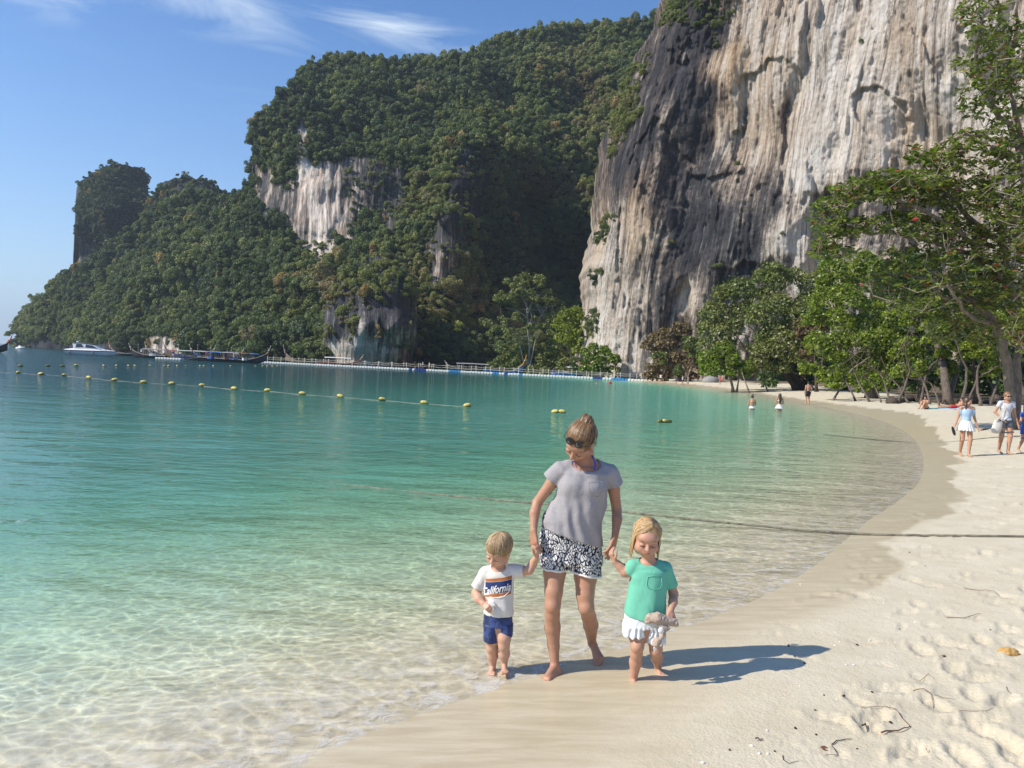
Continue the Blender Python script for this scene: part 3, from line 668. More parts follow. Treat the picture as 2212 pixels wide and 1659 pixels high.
for i, me in enumerate(proto): protocol.objects.link(bpy.data.objects.new('crown_shape', me))

def scatter(P, mask, n, rmin, rmax, seed, spacing=.95, lift=.35):
    """points on a gridded surface P[rows,cols,3]"""
    rs_ = np.random.RandomState(seed); a = P[:-1, :-1]; b = P[:-1, 1:]; c = P[1:, :-1]
    nr = np.cross(b-a, c-a); ar = np.linalg.norm(nr, axis=2); nr = nr/(ar[..., None]+1e-9)
    flip = (nr*(-a)).sum(2) < 0; nr[flip] *= -1
    w_ = (ar*mask[:-1, :-1]).ravel(); w_ /= w_.sum(); idx = rs_.choice(len(w_), n, p=w_)
    A = a.reshape(-1, 3)[idx]+(b-a).reshape(-1, 3)[idx]*rs_.uniform(0, 1, (n, 1))+(c-a).reshape(-1, 3)[idx]*rs_.uniform(0, 1, (n, 1))
    Nm = nr.reshape(-1, 3)[idx]; r = rmin+(rmax-rmin)*rs_.uniform(0, 1, n)**3.0
    cell = {}; out = []
    order = np.argsort(-r)
    for i in order:
        q = A[i]; key = tuple((q//5).astype(int)); ok = True; k = spacing*r[i]
        for dx in (-1, 0, 1):
            for dy in (-1, 0, 1):
                for dz in (-1, 0, 1):
                    for j in cell.get((key[0]+dx, key[1]+dy, key[2]+dz), ()):
                        if (A[j]-q)@(A[j]-q) < k*k: ok = False; break
                    if not ok: break
                if not ok: break
            if not ok: break
        if ok: cell.setdefault(key, []).append(i); out.append(i)
    out = np.array(out); return np.hstack([A[out]+Nm[out]*r[out, None]*lift, r[out, None]])
def low(P, zmin): return P[..., 2] > zmin
pts = []
upw = lambda P: np.ones(P.shape[:2])
darkgully = np.ones(HX.shape)
pts.append(scatter(HP, (smooth2(hrock, 1) < .3)*low(HP, 1.5)*darkgully*(HX < 1460), 24000, 1.1, 4.8, 1, .85))
pts.append(scatter(HP, (hrock)*low(HP, 3)*(vn(HX*.035, HY*.02, seed=19) > -.05)*((HX < 640)|(HX > 745)|(HY < 320)|(HY > 500)), 380, .8, 2.8, 11))
pts.append(scatter(EP, (smooth2(erock, 1) < .3)*low(EP, 1.5), 13000, 1.3, 5.8, 2, .88))
pts.append(scatter(TP, (smooth2(trock, 1) < .5)*low(TP, 3), 5000, 1.0, 3.6, 3))
pts.append(scatter(RP, low(RP, 3)*np.where(RY > 425, 1.0, .6), 1500, 1.5, 4.0, 4))
pts.append(scatter(SP, low(SP, 6)*np.where((SY < 640)|((SX < 770)&(SY < 720)&(vn(SX*.05, SY*.05) > -.1)), 1.0, .03), 420, 1.2, 3.2, 5))
# tufts and vines on the great cliff
cm = (CLY < 60)*(CLX < 1580)*1.0 + (np.abs(CLX-CLX[:, :1]) < 26)*(vn(CLY*.02, 1, seed=3) > -.1)*.6 + .02*(vn(CLX*.02, CLY*.02, seed=14) > .35)
cm += 1.0*(np.hypot((CLX-1345)/38, (CLY-230)/45) < 1) + .5*(np.hypot((CLX-1545)/14, (CLY-85)/30) < 1)+.15*((CLX > 1555)&(CLX < 1680)&(CLY > 600))
pts.append(scatter(CLP, cm*(CLY > -120)*(CLX < 2000), 900, .6, 2.3, 6, 1.0, .2))
# skyline crowns on the far side of the ridges
for PP, n_, sd in ((HP, 900, 31), (EP, 500, 32)):
    top = PP[-1]; rs_ = np.random.RandomState(sd); k = rs_.randint(0, len(top), n_); q = top[k].copy(); r = rs_.uniform(2.0, 4.6, n_)
    dirn = q[:, :2]/np.linalg.norm(q[:, :2], axis=1)[:, None]; q[:, :2] += dirn*rs_.uniform(0, 16, (n_, 1)); q[:, 2] += rs_.uniform(-2.5, .8, n_)
    q = q[(PP is not HP)|(q[:, 0] < 90)] if False else q
    pts.append(np.hstack([q, r[:, None]]))
pts = np.vstack(pts)
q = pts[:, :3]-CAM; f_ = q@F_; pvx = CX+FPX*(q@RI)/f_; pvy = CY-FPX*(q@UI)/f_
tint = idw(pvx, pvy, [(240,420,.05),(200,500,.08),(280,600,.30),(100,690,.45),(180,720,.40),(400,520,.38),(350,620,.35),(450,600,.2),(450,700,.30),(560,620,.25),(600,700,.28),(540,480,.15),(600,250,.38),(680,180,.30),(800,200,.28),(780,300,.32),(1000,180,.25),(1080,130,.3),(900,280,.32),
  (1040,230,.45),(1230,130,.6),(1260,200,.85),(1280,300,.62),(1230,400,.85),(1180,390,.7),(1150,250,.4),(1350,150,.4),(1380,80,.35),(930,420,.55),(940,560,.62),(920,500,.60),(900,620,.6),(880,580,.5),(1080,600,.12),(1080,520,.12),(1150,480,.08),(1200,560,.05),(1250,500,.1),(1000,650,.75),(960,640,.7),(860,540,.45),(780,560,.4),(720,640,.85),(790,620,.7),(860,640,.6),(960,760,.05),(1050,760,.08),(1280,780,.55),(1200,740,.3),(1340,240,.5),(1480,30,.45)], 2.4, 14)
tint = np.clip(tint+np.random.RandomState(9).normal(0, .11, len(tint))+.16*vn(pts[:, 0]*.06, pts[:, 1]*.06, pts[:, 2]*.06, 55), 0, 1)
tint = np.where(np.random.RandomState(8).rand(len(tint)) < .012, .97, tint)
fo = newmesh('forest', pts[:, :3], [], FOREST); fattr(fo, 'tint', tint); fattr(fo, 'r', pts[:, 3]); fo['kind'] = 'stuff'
fo['label'] = 'dense green and olive forest covering the hills'
def instancer(o, coll, attr_scale='r', zs=(.75, 1.5), seed=0):
    ng = bpy.data.node_groups.new('scatter_crowns', 'GeometryNodeTree')
    ng.interface.new_socket('Geometry', in_out='INPUT', socket_type='NodeSocketGeometry'); ng.interface.new_socket('Geometry', in_out='OUTPUT', socket_type='NodeSocketGeometry')
    N = ng.nodes.new; L = ng.links.new
    gi = N('NodeGroupInput'); go = N('NodeGroupOutput'); ip = N('GeometryNodeInstanceOnPoints'); ci = N('GeometryNodeCollectionInfo')
    ci.inputs['Collection'].default_value = coll; ci.inputs['Separate Children'].default_value = True; ci.inputs['Reset Children'].default_value = True
    m2p = N('GeometryNodeMeshToPoints'); L(gi.outputs[0], m2p.inputs[0]); L(m2p.outputs[0], ip.inputs['Points'])
    L(ci.outputs[0], ip.inputs['Instance']); ip.inputs['Pick Instance'].default_value = True
    ri = N('FunctionNodeRandomValue'); ri.data_type = 'INT'; ri.inputs[4].default_value = 0; ri.inputs[5].default_value = len(coll.objects)-1; ri.inputs['Seed'].default_value = seed; L(ri.outputs[2], ip.inputs['Instance Index'])
    rr = N('FunctionNodeRandomValue'); rr.data_type = 'FLOAT_VECTOR'; rr.inputs[0].default_value = (-.22, -.22, 0); rr.inputs[1].default_value = (.22, .22, 6.28); L(rr.outputs[0], ip.inputs['Rotation'])
    na = N('GeometryNodeInputNamedAttribute'); na.data_type = 'FLOAT'; na.inputs[0].default_value = attr_scale
    rz = N('FunctionNodeRandomValue'); rz.data_type = 'FLOAT_VECTOR'; rz.inputs[0].default_value = (.9, .9, zs[0]); rz.inputs[1].default_value = (1.15, 1.15, zs[1]); rz.inputs['Seed'].default_value = 5
    sc = N('ShaderNodeVectorMath'); sc.operation = 'SCALE'; L(rz.outputs[0], sc.inputs[0]); L(na.outputs[0], sc.inputs['Scale']); L(sc.outputs[0], ip.inputs['Scale'])
    L(ip.outputs[0], go.inputs[0])
    md = o.modifiers.new('scatter', 'NODES'); md.node_group = ng
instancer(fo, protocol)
print('forest crowns', len(pts))
# ---------------------------------------------------------------- trees and shrubs that can be told apart
def barkmat(name, c1, c2, sc=8):
    t = MT(name); P = t.coord('Object'); f = t.noise(t.map(P, (1, 1, .35)), sc, 6, .7, .3)
    t.bsdf(t.ramp(f, [(.3, c1), (.7, c2)]), .9, .2, 0, t.bump(f, .8, .05)); return t.m
BARK = barkmat('bark_grey_brown', (.11, .085, .065), (.30, .25, .20)); BARKD = barkmat('bark_dark', (.035, .028, .022), (.12, .095, .075)); BARKM = barkmat('bark_mid', (.06, .045, .035), (.19, .155, .125)); BARKP = barkmat('bark_pale', (.20, .18, .15), (.36, .33, .28), 3)
L_OLIVE = leaf_mat('leaves_olive', [(0, (.070, .105, .028)), (.4, (.13, .155, .042)), (.7, (.18, .18, .058)), (1, (.22, .17, .075))], .25, .25, .4)
L_GREEN = leaf_mat('leaves_bright_green', [(0, (.11, .155, .022)), (.5, (.19, .235, .030)), (1, (.26, .29, .045))], .3, .35, .4)
L_DARK = leaf_mat('leaves_dark_green', [(0, (.035, .068, .018)), (.5, (.065, .110, .026)), (1, (.11, .15, .036))], .3, .25, .45)
L_DRY = leaf_mat('leaves_dry_brown', [(0, (.085, .06, .035)), (.5, (.16, .115, .055)), (1, (.20, .15, .05))], .3, .2, .6)
L_PALE = leaf_mat('leaves_pale_yellow_green', [(0, (.11, .135, .05)), (.5, (.17, .19, .065)), (1, (.24, .23, .09))], .3, .3, .5)
def leafmesh(name, C, N, size, rs, mat, parent, jitter=.7, aspect=1.0, origin=(0, 0, 0)):
    V, Fq = leafquads(C, N, size, rs, jitter, aspect); V = V-np.array(origin)
    o = newmesh(name, V, Fq, mat, parent); fattr(o, 'leafv', np.repeat(rs.uniform(0, 1, len(Fq)), 4)); return o
def plobes(L, depthvar=.6, rs=None):
    out = []
    for vx, vy, rp, D in L:
        p = at(vx, vy, D); out.append((p.x, p.y, p.z, rp*D/FPX))
    return out
def sublobes(lobes, rs, k=7, f=.48):
    out = []
    for x, y, z, r in lobes:
        for j in range(k):
            d = rs.normal(0, 1, 3); d /= np.linalg.norm(d); d[1] = -abs(d[1]) if rs.rand() < .75 else d[1]
            out.append((x+d[0]*r*.62, y+d[1]*r*.62, z+d[2]*r*.62, r*f*rs.uniform(.7, 1.15)))
    return out
def limb(mb, pts, r0, r1, n=7, wob=.0, rs=None, sub=3):
    P = [Vector(p) for p in pts]; Q = []
    for i in range(len(P)-1):
        a = P[max(i-1, 0)]; b = P[i]; c = P[i+1]; d = P[min(i+2, len(P)-1)]
        for k in range(sub):
            t = k/sub; q = .5*((2*b)+(c-a)*t+(2*a-5*b+4*c-d)*t*t+(3*b-a-3*c+d)*t**3); Q.append(q)
    Q.append(P[-1])
    if wob and rs is not None:
        for q in Q[1:-1]: q += Vector(rs.normal(0, wob, 3))
    m_ = len(Q); mb.tube(Q, [(r0+(r1-r0)*(i/(m_-1))**.8)*(1.35 if i == 0 else 1) for i in range(m_)], n); return Q
def tree(name, label, cat, lobes, trunks, n, size, mat, bark, seed, group=None, twigs=40, k=7, f=.48, jitter=.7, shell=.35):
    """trunks: list of ([(vx,vy,D)...], r0, r1); lobes: (vx,vy,radius in view px,D)"""
    rs_ = np.random.RandomState(seed)
    base = Vector(at(*trunks[0][0][0])); base.z = min(base.z, gz(base.x, base.y)+.02)
    root = empty(name, base, label, cat, group)
    mb = MB(); B = base; ends = []
    for pts_, r0, r1 in trunks:
        W = [Vector(at(*p)) for p in pts_]
        if pts_[0][1] > 700: W[0].z = min(W[0].z, gz(W[0].x, W[0].y)-.05)
        q = limb(mb, [p-B for p in W], r0, r1, 7, r1*.5, rs_); ends += q[len(q)//3:]
    lb = plobes(lobes); sl_ = sublobes(lb, rs_, k, f)
    for j in range(twigs):
        e = ends[rs_.randint(len(ends))]; s_ = sl_[rs_.randint(len(sl_))]; tgt = Vector(s_[:3])-B
        if (tgt-e).length > 2.2*max(l[3] for l in lb)+1: continue
        mid = (e+tgt)/2+Vector(rs_.normal(0, .12*(tgt-e).length, 3)); r = trunks[0][2]*rs_.uniform(.2, .5)
        limb(mb, [e, mid, tgt], r, r*.25, 4, 0, None, 3)
    mb.build('trunk', bark, root, smooth=True)
    C, N_ = crown_points(sl_, n, rs_, shell)
    # stray sprigs break the outline
    ex = rs_.choice(len(C), len(C)//8); C = np.vstack([C, C[ex]+N_[ex]*rs_.uniform(.05, .22, (len(ex), 1))*np.mean([l[3] for l in lb])]); N_ = np.vstack([N_, N_[ex]])
    leafmesh('crown', C, N_, size, rs_, mat, root, jitter, 1.0, B); return root

G1 = 'trees along the back of the beach'
tree('beach_tree', 'large rounded olive green tree leaning over the far beach beside the dark cliff foot', 'tree',
     [(1560,735,55,102),(1535,690,40,102),(1590,655,60,104),(1660,620,60,106),(1735,625,50,108),(1640,710,75,100),(1715,700,70,100),(1690,770,60,97),(1620,780,50,97),(1750,770,50,97)],
     [([(1728,822,99),(1705,790,99),(1670,750,99),(1640,700,101)], .75, .2), ([(1722,822,98),(1690,800,98),(1650,795,97),(1600,780,97)], .45, .12), ([(1730,822,99),(1735,760,100),(1725,690,102)], .5, .15)], 34000, .40, L_OLIVE, BARKD, 11, G1, 60)
tree('beach_tree', 'low bright green tree at the left foot of the large rounded olive tree', 'tree',
     [(1530,785,34,96),(1560,770,32,95),(1585,795,30,94),(1545,800,22,94),(1610,800,22,94)], [([(1585,826,94),(1575,805,94),(1550,785,95)], .2, .06), ([(1592,826,94),(1600,800,94)], .14, .05), ([(1620,826,92),(1600,795,93)], .1, .05)], 14000, .32, L_GREEN, BARK, 12, G1, 16)
tree('beach_tree', 'dry reddish brown tree between the olive tree and the bright green tree', 'tree',
     [(1735,715,28,93),(1760,735,26,92),(1740,760,22,91),(1770,700,22,93)], [([(1765,826,92),(1760,780,92),(1748,730,92)], .2, .05)], 3500, .42, L_DRY, BARKD, 13, G1, 20)
tree('beach_tree', 'tall bright green tree with foliage hanging down to the sand behind the standing man', 'tree',
     [(1800,610,50,76),(1850,590,50,78),(1900,600,55,78),(1770,680,45,74),(1830,680,70,74),(1900,690,70,74),(1790,755,50,70),(1850,770,58,69),(1910,770,55,69),(1790,812,26,66),(1840,822,22,66),(1880,815,26,67),(1750,800,24,67),(1800,832,18,64),(1860,838,20,64),(1905,836,18,64),(1940,800,34,68)],
     [([(1880,838,70),(1870,790,71),(1850,700,74),(1840,640,76)], .4, .1), ([(1890,838,70),(1905,780,71),(1915,700,73)], .3, .08)], 38000, .30, L_GREEN, BARK, 14, G1, 40)
tree('beach_tree', 'dark green tree standing behind the bright green tree', 'tree',
     [(1960,620,70,80),(2040,610,75,78),(1970,720,70,72),(2060,720,70,70),(2140,640,80,75),(2160,740,70,68),(2230,660,80,72),(2240,760,60,66),(1990,780,36,66),(1960,815,30,70),(2040,820,30,70),(2110,815,34,70),(2180,815,40,68),(2250,820,40,68)],
     [([(2050,858,56),(2040,800,57),(2020,740,60),(1985,690,64),(1950,660,68)], .36, .13), ([(2052,858,56),(2065,800,58),(2080,740,62)], .26, .1)], 27000, .38, L_DARK, BARKM, 15, G1, 50)
tree('beach_tree', 'green tree with hanging boughs over the dark thicket at the right', 'tree',
     [(1975,690,40,60),(2030,670,45,58),(2080,700,45,57),(2010,730,40,57),(2110,750,40,56),(1960,760,34,60),(2060,760,34,57),(2160,700,40,55),(1930,800,24,60),(1985,800,22,59),(2045,800,20,58),(2140,795,24,56)],
     [([(2110,856,58),(2105,800,58),(2095,740,58)], .22, .06), ([(1985,846,60),(1990,800,60),(2000,740,60)], .16, .05)], 26000, .22, L_GREEN, BARKD, 16, G1, 40)
tree('beach_tree', 'dense shadowy tree closing the thicket behind the right end of the beach', 'tree',
     [(1850,800,45,90),(1930,805,50,88),(2010,810,50,86),(2100,815,50,84),(2200,815,55,82),(2290,820,55,80),(2380,820,60,80),(1780,798,40,96),(1700,790,40,104),(1660,815,26,112),(1740,822,24,104),(1820,830,24,98),(1900,836,24,96),(1980,842,26,94),(2060,846,28,92),(2150,848,28,90),(2240,850,30,88)],
     [([(2150,850,80),(2140,800,82)], .4, .15), ([(2250,850,80),(2240,800,82)], .4, .15)], 18000, .55, L_DARK, BARKD, 17, G1, 20)
# thin leaning stems under the canopy: each one a young tree without leaves
rs_ = np.random.RandomState(77)
stems = [((1800,836),(1840,800),(1880,770),.10,66),((1850,842),(1820,812),(1775,790),.09,64),((1880,846),(1850,815),(1835,770),.1,62),((1925,846),(1900,805),(1850,785),.10,60),((1940,848),(1965,800),(1950,750),.11,58),
         ((1965,850),(1930,820),(1895,800),.09,58),((1990,850),(2005,800),(2050,760),.11,57),((2010,852),(1990,815),(1960,790),.1,56),((2075,858),(2090,810),(2070,750),.14,54),((2090,858),(2110,820),(2160,790),.09,54),
         ((2120,858),(2110,810),(2130,760),.13,54),((2140,858),(2160,800),(2150,750),.1,55),((2160,860),(2135,820),(2120,780),.08,56),((2030,856),(2010,830),(1960,815),.08,54),((1905,846),(1885,825),(1860,815),.07,60),((1660,826),(1640,805),(1625,795),.10,94),((2190,860),(2205,810),(2190,770),.12,52),((1760,832),(1735,812),(1690,800),.13,96)]
lab = ['pale leaning stem rising behind the standing man','thin stem tilting left under the bright green tree','crooked stem under the middle of the bright green tree','grey stem slanting left beneath the bright foliage','curved brown stem right of the bright green tree',
       'short stem leaning left out of the thicket','forked stem curving right into the dark thicket','slender stem leaning left below the hanging boughs','upright stem just right of the thick grey trunk','low stem reaching right across the shade','straight dark stem left of the big spreading tree','bent stem beside the big spreading tree trunk','thin stem leaning left near the sunbathers','low stem creeping left over the sand','small stem close to the sand under bright foliage','slanting stem below the large olive tree','dark stem close behind the big spreading tree','leaning stem at the right foot of the olive tree']
for (a, b, c, r, D), lb_ in zip(stems, lab):
    p0, p1, p2 = at(*a, D), at(*b, D+1.5), at(*c, D+1); p0.z = min(p0.z, gz(p0.x, p0.y))-.05; mb = MB(); limb(mb, [p-p0 for p in (p0, p1, p2)], r, r*.45, 6, r*.35, rs_, 4)
    root = empty('young_tree', p0, lb_, 'tree stem', 'bare stems under the beach trees'); mb.build('trunk', BARK if lb_.startswith('pale') else BARKM, root, smooth=True)
    mb = MB(); q = p2-p0
    for k_ in range(2): mb.tube([q, q+Vector(rs_.normal(0, 1.0, 3))*.6+Vector((0, 0, .6)), q+Vector(rs_.normal(0, 1.2, 3))+Vector((0, 0, 1.4))], [r*.4, r*.25, r*.1], 4)
    mb.build('branch', BARKM, root)
# driftwood and roots on the sand
def log(pts, r0, r1, label, cat='log', name='fallen_log', mat=None, seed=1):
    rs1 = np.random.RandomState(seed); W = [land(*p) for p in pts]; W = [w_+Vector((0, 0, r0*.5)) for w_ in W]; mb = MB(); limb(mb, [w_-W[0] for w_ in W], r0, r1, 8, r0*.2, rs1, 4)
    o = mb.build(name, mat or BARKD, None, True); o.location = W[0]; return tag(o, label, cat)
log([(1925,872),(1970,868),(2020,870),(2068,872)], .32, .18, 'thick dark log lying on the sand behind the sunbathers', seed=2)
log([(1865,838),(1890,832),(1930,832),(1960,836)], .3, .12, 'arched dark log on the shaded sand under the bright tree', seed=3)
log([(2150,868),(2180,862),(2215,868)], .35, .3, 'gnarled brown roots beside the big spreading tree', 'roots', 'tree_roots', seed=4)
log([(2100,868),(2130,872),(2165,870)], .14, .08, 'thin broken branch on the sand left of the gnarled roots', 'branch', seed=5)

# shrubs at the cliff foot and on the little beach
tree('shrub', 'dry brown shrub with orange sprays at the foot of the great cliff', 'shrub', [(1420,760,38,160),(1450,740,36,158),(1440,790,30,156),(1480,770,34,154),(1470,720,24,156),(1410,800,20,158),(1500,795,22,152),(1400,812,14,158),(1430,812,16,157),(1465,816,16,156),(1495,818,14,153)], [([(1440,815,157),(1440,770,157)], .4, .1)], 9000, .62, L_DRY, BARKD, 21, None, 40)
tree('shrub', 'olive green shrub on the rock right of the dry brown shrub', 'shrub', [(1425,775,20,154),(1490,740,20,150),(1460,805,16,152),(1500,770,16,150)], [([(1470,815,152),(1462,790,152)], .3, .1)], 2600, .6, L_OLIVE, BARKD, 22, None, 10)
tree('shrub', 'bright green bush at the left foot of the great cliff', 'shrub', [(1290,765,26,178),(1265,775,24,178),(1315,778,22,177),(1285,790,18,176),(1262,797,14,178),(1290,802,14,177),(1318,802,12,177)], [([(1290,806,177),(1290,780,177)], .4, .1)], 5200, .6, L_GREEN, BARKD, 23, 'green bushes at the cliff foot', 16)
tree('shrub', 'small yellow green bush against the cliff edge', 'shrub', [(1328,772,12,178),(1332,785,11,177),(1240,785,16,180),(1332,800,9,176),(1238,797,12,180)], [([(1330,806,177),(1330,785,177)], .3, .1)], 1500, .55, L_PALE, BARKD, 24, 'green bushes at the cliff foot', 6)
tree('broadleaf_tree', 'vivid green tree standing right of the pale spreading tree', 'tree', [(1230,690,34,222),(1255,705,30,220),(1215,720,30,220),(1245,740,32,216)], [([(1235,800,218),(1235,740,218)], .6, .2)], 7000, .75, L_GREEN, BARKD, 25, None, 20)
tree('broadleaf_tree', 'mass of mid green foliage below the pale spreading tree', 'tree', [(1100,765,34,212),(1145,760,36,210),(1190,765,34,208),(1120,790,24,206),(1170,790,26,205),(1215,785,24,204),(1075,785,22,210),(1060,796,14,208),(1090,799,14,206),(1120,802,14,204),(1150,804,14,203),(1180,804,14,202),(1210,804,14,201),(1240,803,14,200)], [([(1150,803,208),(1150,770,208)], .5, .2)], 12000, .7, L_OLIVE, BARKD, 26, None, 16)
# the pale spreading tree
tree('spreading_tree', 'pale barked spreading tree with a flat umbrella crown in front of the dark gully', 'tree',
     [(1130,606,24,205),(1104,622,24,205),(1160,620,26,205),(1084,645,18,205),(1183,645,22,205),(1204,662,18,205),(1130,628,22,203),(1155,640,20,203),(1105,648,18,203),(1150,640,16,204),(1115,690,18,204),(1150,700,22,203),(1085,700,20,205),(1190,690,18,204),(1060,710,22,205),(1100,730,22,204),(1175,715,18,204),(1045,695,12,206)],
     [([(1143,801,209),(1143,760,206),(1142,715,205),(1140,690,205)], .42, .28), ([(1140,700,205),(1138,665,205),(1125,640,205),(1105,630,205)], .26, .08), ([(1139,680,205),(1150,650,205),(1165,635,205)], .24, .07), ([(1140,690,205),(1120,672,205),(1090,665,205)], .2, .07),
      ([(1142,700,204),(1165,690,204),(1180,665,204),(1200,660,204)], .22, .07), ([(1143,730,204),(1160,722,204),(1170,706,204),(1185,695,204)], .2, .07), ([(1138,665,205),(1136,640,205),(1132,612,205)], .18, .06), ([(1142,720,205),(1110,705,205),(1070,710,205)], .18, .06)],
     15000, .50, L_PALE, BARKP, 27, None, 60, 6, .42, .6, .9)

# ---- the big spreading sea almond at the right, its leaves large enough to see one by one
LEAF_A = leaf_mat('almond_leaves', [(0, (.095, .130, .028)), (.45, (.165, .195, .040)), (.75, (.225, .230, .055)), (1, (.26, .20, .07))], .5, .35, .32)
tR = MT('red_leaf'); tR.bsdf((.36, .055, .035), .45, .4); LEAF_RED = tR.m
tR = MT('brown_leaf'); tR.bsdf((.24, .10, .055), .5, .3); LEAF_BR = tR.m
def leafshape():
    P = [(0, 0, 0), (.22, .30, .05), (.62, .42, .08), (.92, .22, .02), (1.0, 0, -.06), (.92, -.22, .02), (.62, -.42, .08), (.22, -.30, .05), (.5, 0, -.03)]
    F = [(0, 8, 2, 1), (8, 4, 3, 2), (8, 6, 5, 4), (0, 7, 6, 8)]
    return np.array(P)*[1, .62, 1], F
LP, LF = leafshape()
def leaf_batch(origins, dirs, sizes, rs):
    V = []; F = []
    up = np.tile([0, 0, 1.0], (len(origins), 1))+rs.normal(0, .45, (len(origins), 3))
    d = dirs/np.linalg.norm(dirs, axis=1)[:, None]; s = np.cross(up, d); s /= np.linalg.norm(s, axis=1)[:, None]; u = np.cross(d, s)
    V = origins[:, None]+sizes[:, None, None]*(LP[None, :, 0:1]*d[:, None]+LP[None, :, 1:2]*s[:, None]+LP[None, :, 2:3]*u[:, None])
    F = np.array(LF)[None]+np.arange(len(origins))[:, None, None]*9
    return V.reshape(-1, 3), F.reshape(-1, 4)
rs_ = np.random.RandomState(501)
base = Vector(at(2196, 862, 31)); base.z = gz(base.x, base.y)
alm = empty('sea_almond_tree', base, 'big spreading tree at the right edge with large leaves turning red', 'tree')
mb = MB(); trunks = [([(2188,866,31),(2172,780,31),(2150,700,31),(2100,650,30.5),(2050,615,30),(2010,585,30)], .21, .09), ([(2200,866,31),(2196,790,31.5),(2205,700,31.5),(2180,600,31),(2160,480,31),(2120,380,30.5)], .19, .08), ([(2222,866,31.5),(2232,760,32),(2230,650,32),(2235,500,31),(2215,330,30),(2180,200,29.5)], .22, .08),
    ([(2190,640,31),(2130,560,30),(2075,500,29.5),(2000,455,29),(1930,430,29)], .14, .05), ([(2150,700,31),(2110,690,30),(2060,640,29),(2030,560,29)], .13, .04), ([(2170,540,31),(2100,470,30),(2020,400,30),(1930,390,30),(1850,395,30)], .13, .03), ([(2130,560,30),(2040,530,30),(1960,510,30),(1860,500,30),(1790,480,30)], .11, .03),
    ([(2200,300,30),(2150,230,29),(2110,130,29),(2120,40,28)], .12, .04), ([(2180,200,29.5),(2190,100,29),(2200,0,28)], .12, .04), ([(2215,330,30),(2160,300,29),(2090,290,29),(2030,310,29)], .1, .03),([(2100,650,30.5),(2040,640,30),(1990,600,30),(1920,590,30)], .1, .03)]
allq = []
for pts_, r0, r1 in trunks[:3]:
    W = [Vector(at(*p))-base for p in pts_]; W[0].z = -.1; allq += [(q, r0) for q in limb(mb, W, r0, r1, 9, .03, rs_, 4)]
mb.build('trunk', BARK, alm, True)
mb = MB()
for pts_, r0, r1 in trunks[3:]:
    W = [Vector(at(*p))-base for p in pts_]; allq += [(q, r0) for q in limb(mb, W, r0, r1, 6, .05, rs_, 4)]
mb.build('bough', BARK, alm, True)
# clusters of leaves: (vx, vy, rx, ry, D, n)
zones = [(2130,40,60,60,28.5,46),(2190,120,50,70,28,46),(2120,140,60,50,29,34),(2170,230,60,60,29,50),(2085,215,22,40,29.5,8),(2110,330,70,50,29,60),(2200,330,40,60,29,44),(2040,340,46,26,29.5,34),(2000,390,50,26,29,44),(1920,395,70,26,29.5,70),(1850,410,55,22,30,52),(1800,440,42,14,30,28),
         (1960,420,70,24,30,50),(2080,420,70,40,30,80),(2170,430,60,50,29,80),(1850,490,70,20,30,46),(1790,500,36,14,30,16),(1950,480,60,26,30,60),(2050,500,80,36,30,90),(2160,530,70,50,30,90),(1960,560,70,30,31,46),(2060,580,80,40,30,70),(2170,620,60,50,30,80),(1900,620,40,30,31,22),(1980,640,60,34,30,36),(2090,660,60,40,31,60),(2210,700,40,60,29,50),
         (1800,545,50,14,31,34),(1780,530,30,12,31,16),(2210,480,30,60,28,36),(1790,470,40,20,30,24),(1970,335,20,18,30,10),(2140,720,50,30,32,40),(2040,710,40,30,31,26)]
cl = []; 
for vx, vy, rx, ry, D, n_ in zones:
    for k_ in range(int(n_*2.2)):
        a = rs_.uniform(0, 6.28); rr = math.sqrt(rs_.uniform(0, 1)); p = at(vx+rx*rr*math.cos(a)*1.05, vy+ry*rr*math.sin(a)*1.05, D+rs_.normal(0, .9)); cl.append(np.array(p-base))
cl = np.array(cl)
mb = MB(); Q = np.array([q for q, r in allq])
order = rs_.permutation(len(cl)); tips = list(Q)
near = []
for i in order:
    T = np.array(tips[-900:] + list(Q)); j = np.argmin(((T-cl[i])**2).sum(1)+rs_.uniform(0, .5, len(T))); e = T[j]
    if np.linalg.norm(e-cl[i]) > 2.2: e = cl[i]+(e-cl[i])/np.linalg.norm(e-cl[i])*2.2
    L_ = np.linalg.norm(e-cl[i]); mid = (e+cl[i])/2+rs_.normal(0, .10*L_+.02, 3)+[0, 0, -.05*L_]; r = .006+.009*L_
    mb.tube([e, mid, cl[i]], [r*1.3, r, r*.6], 3, False); tips.append(cl[i])
mb.build('twigs', BARK, alm)
O = []; Dr = []; S = []
for c_ in cl:
    n_ = rs_.randint(4, 9); a0 = rs_.uniform(0, 6.28)
    for k_ in range(n_):
        a = a0+k_*6.28/n_+rs_.uniform(-.3, .3); O.append(c_+rs_.normal(0, .03, 3)); Dr.append([math.cos(a), math.sin(a), rs_.uniform(-.75, .55)]); S.append(rs_.uniform(.12, .25))
O = np.array(O); Dr = np.array(Dr); S = np.array(S)
cls = rs_.rand(len(O)); zone_red = (cls < .016); zone_br = (cls >= .016) & (cls < .045); big = np.argsort(-S*(1+.0*cls))
isbig = np.zeros(len(O), bool); isbig[big[:len(big)//3]] = True
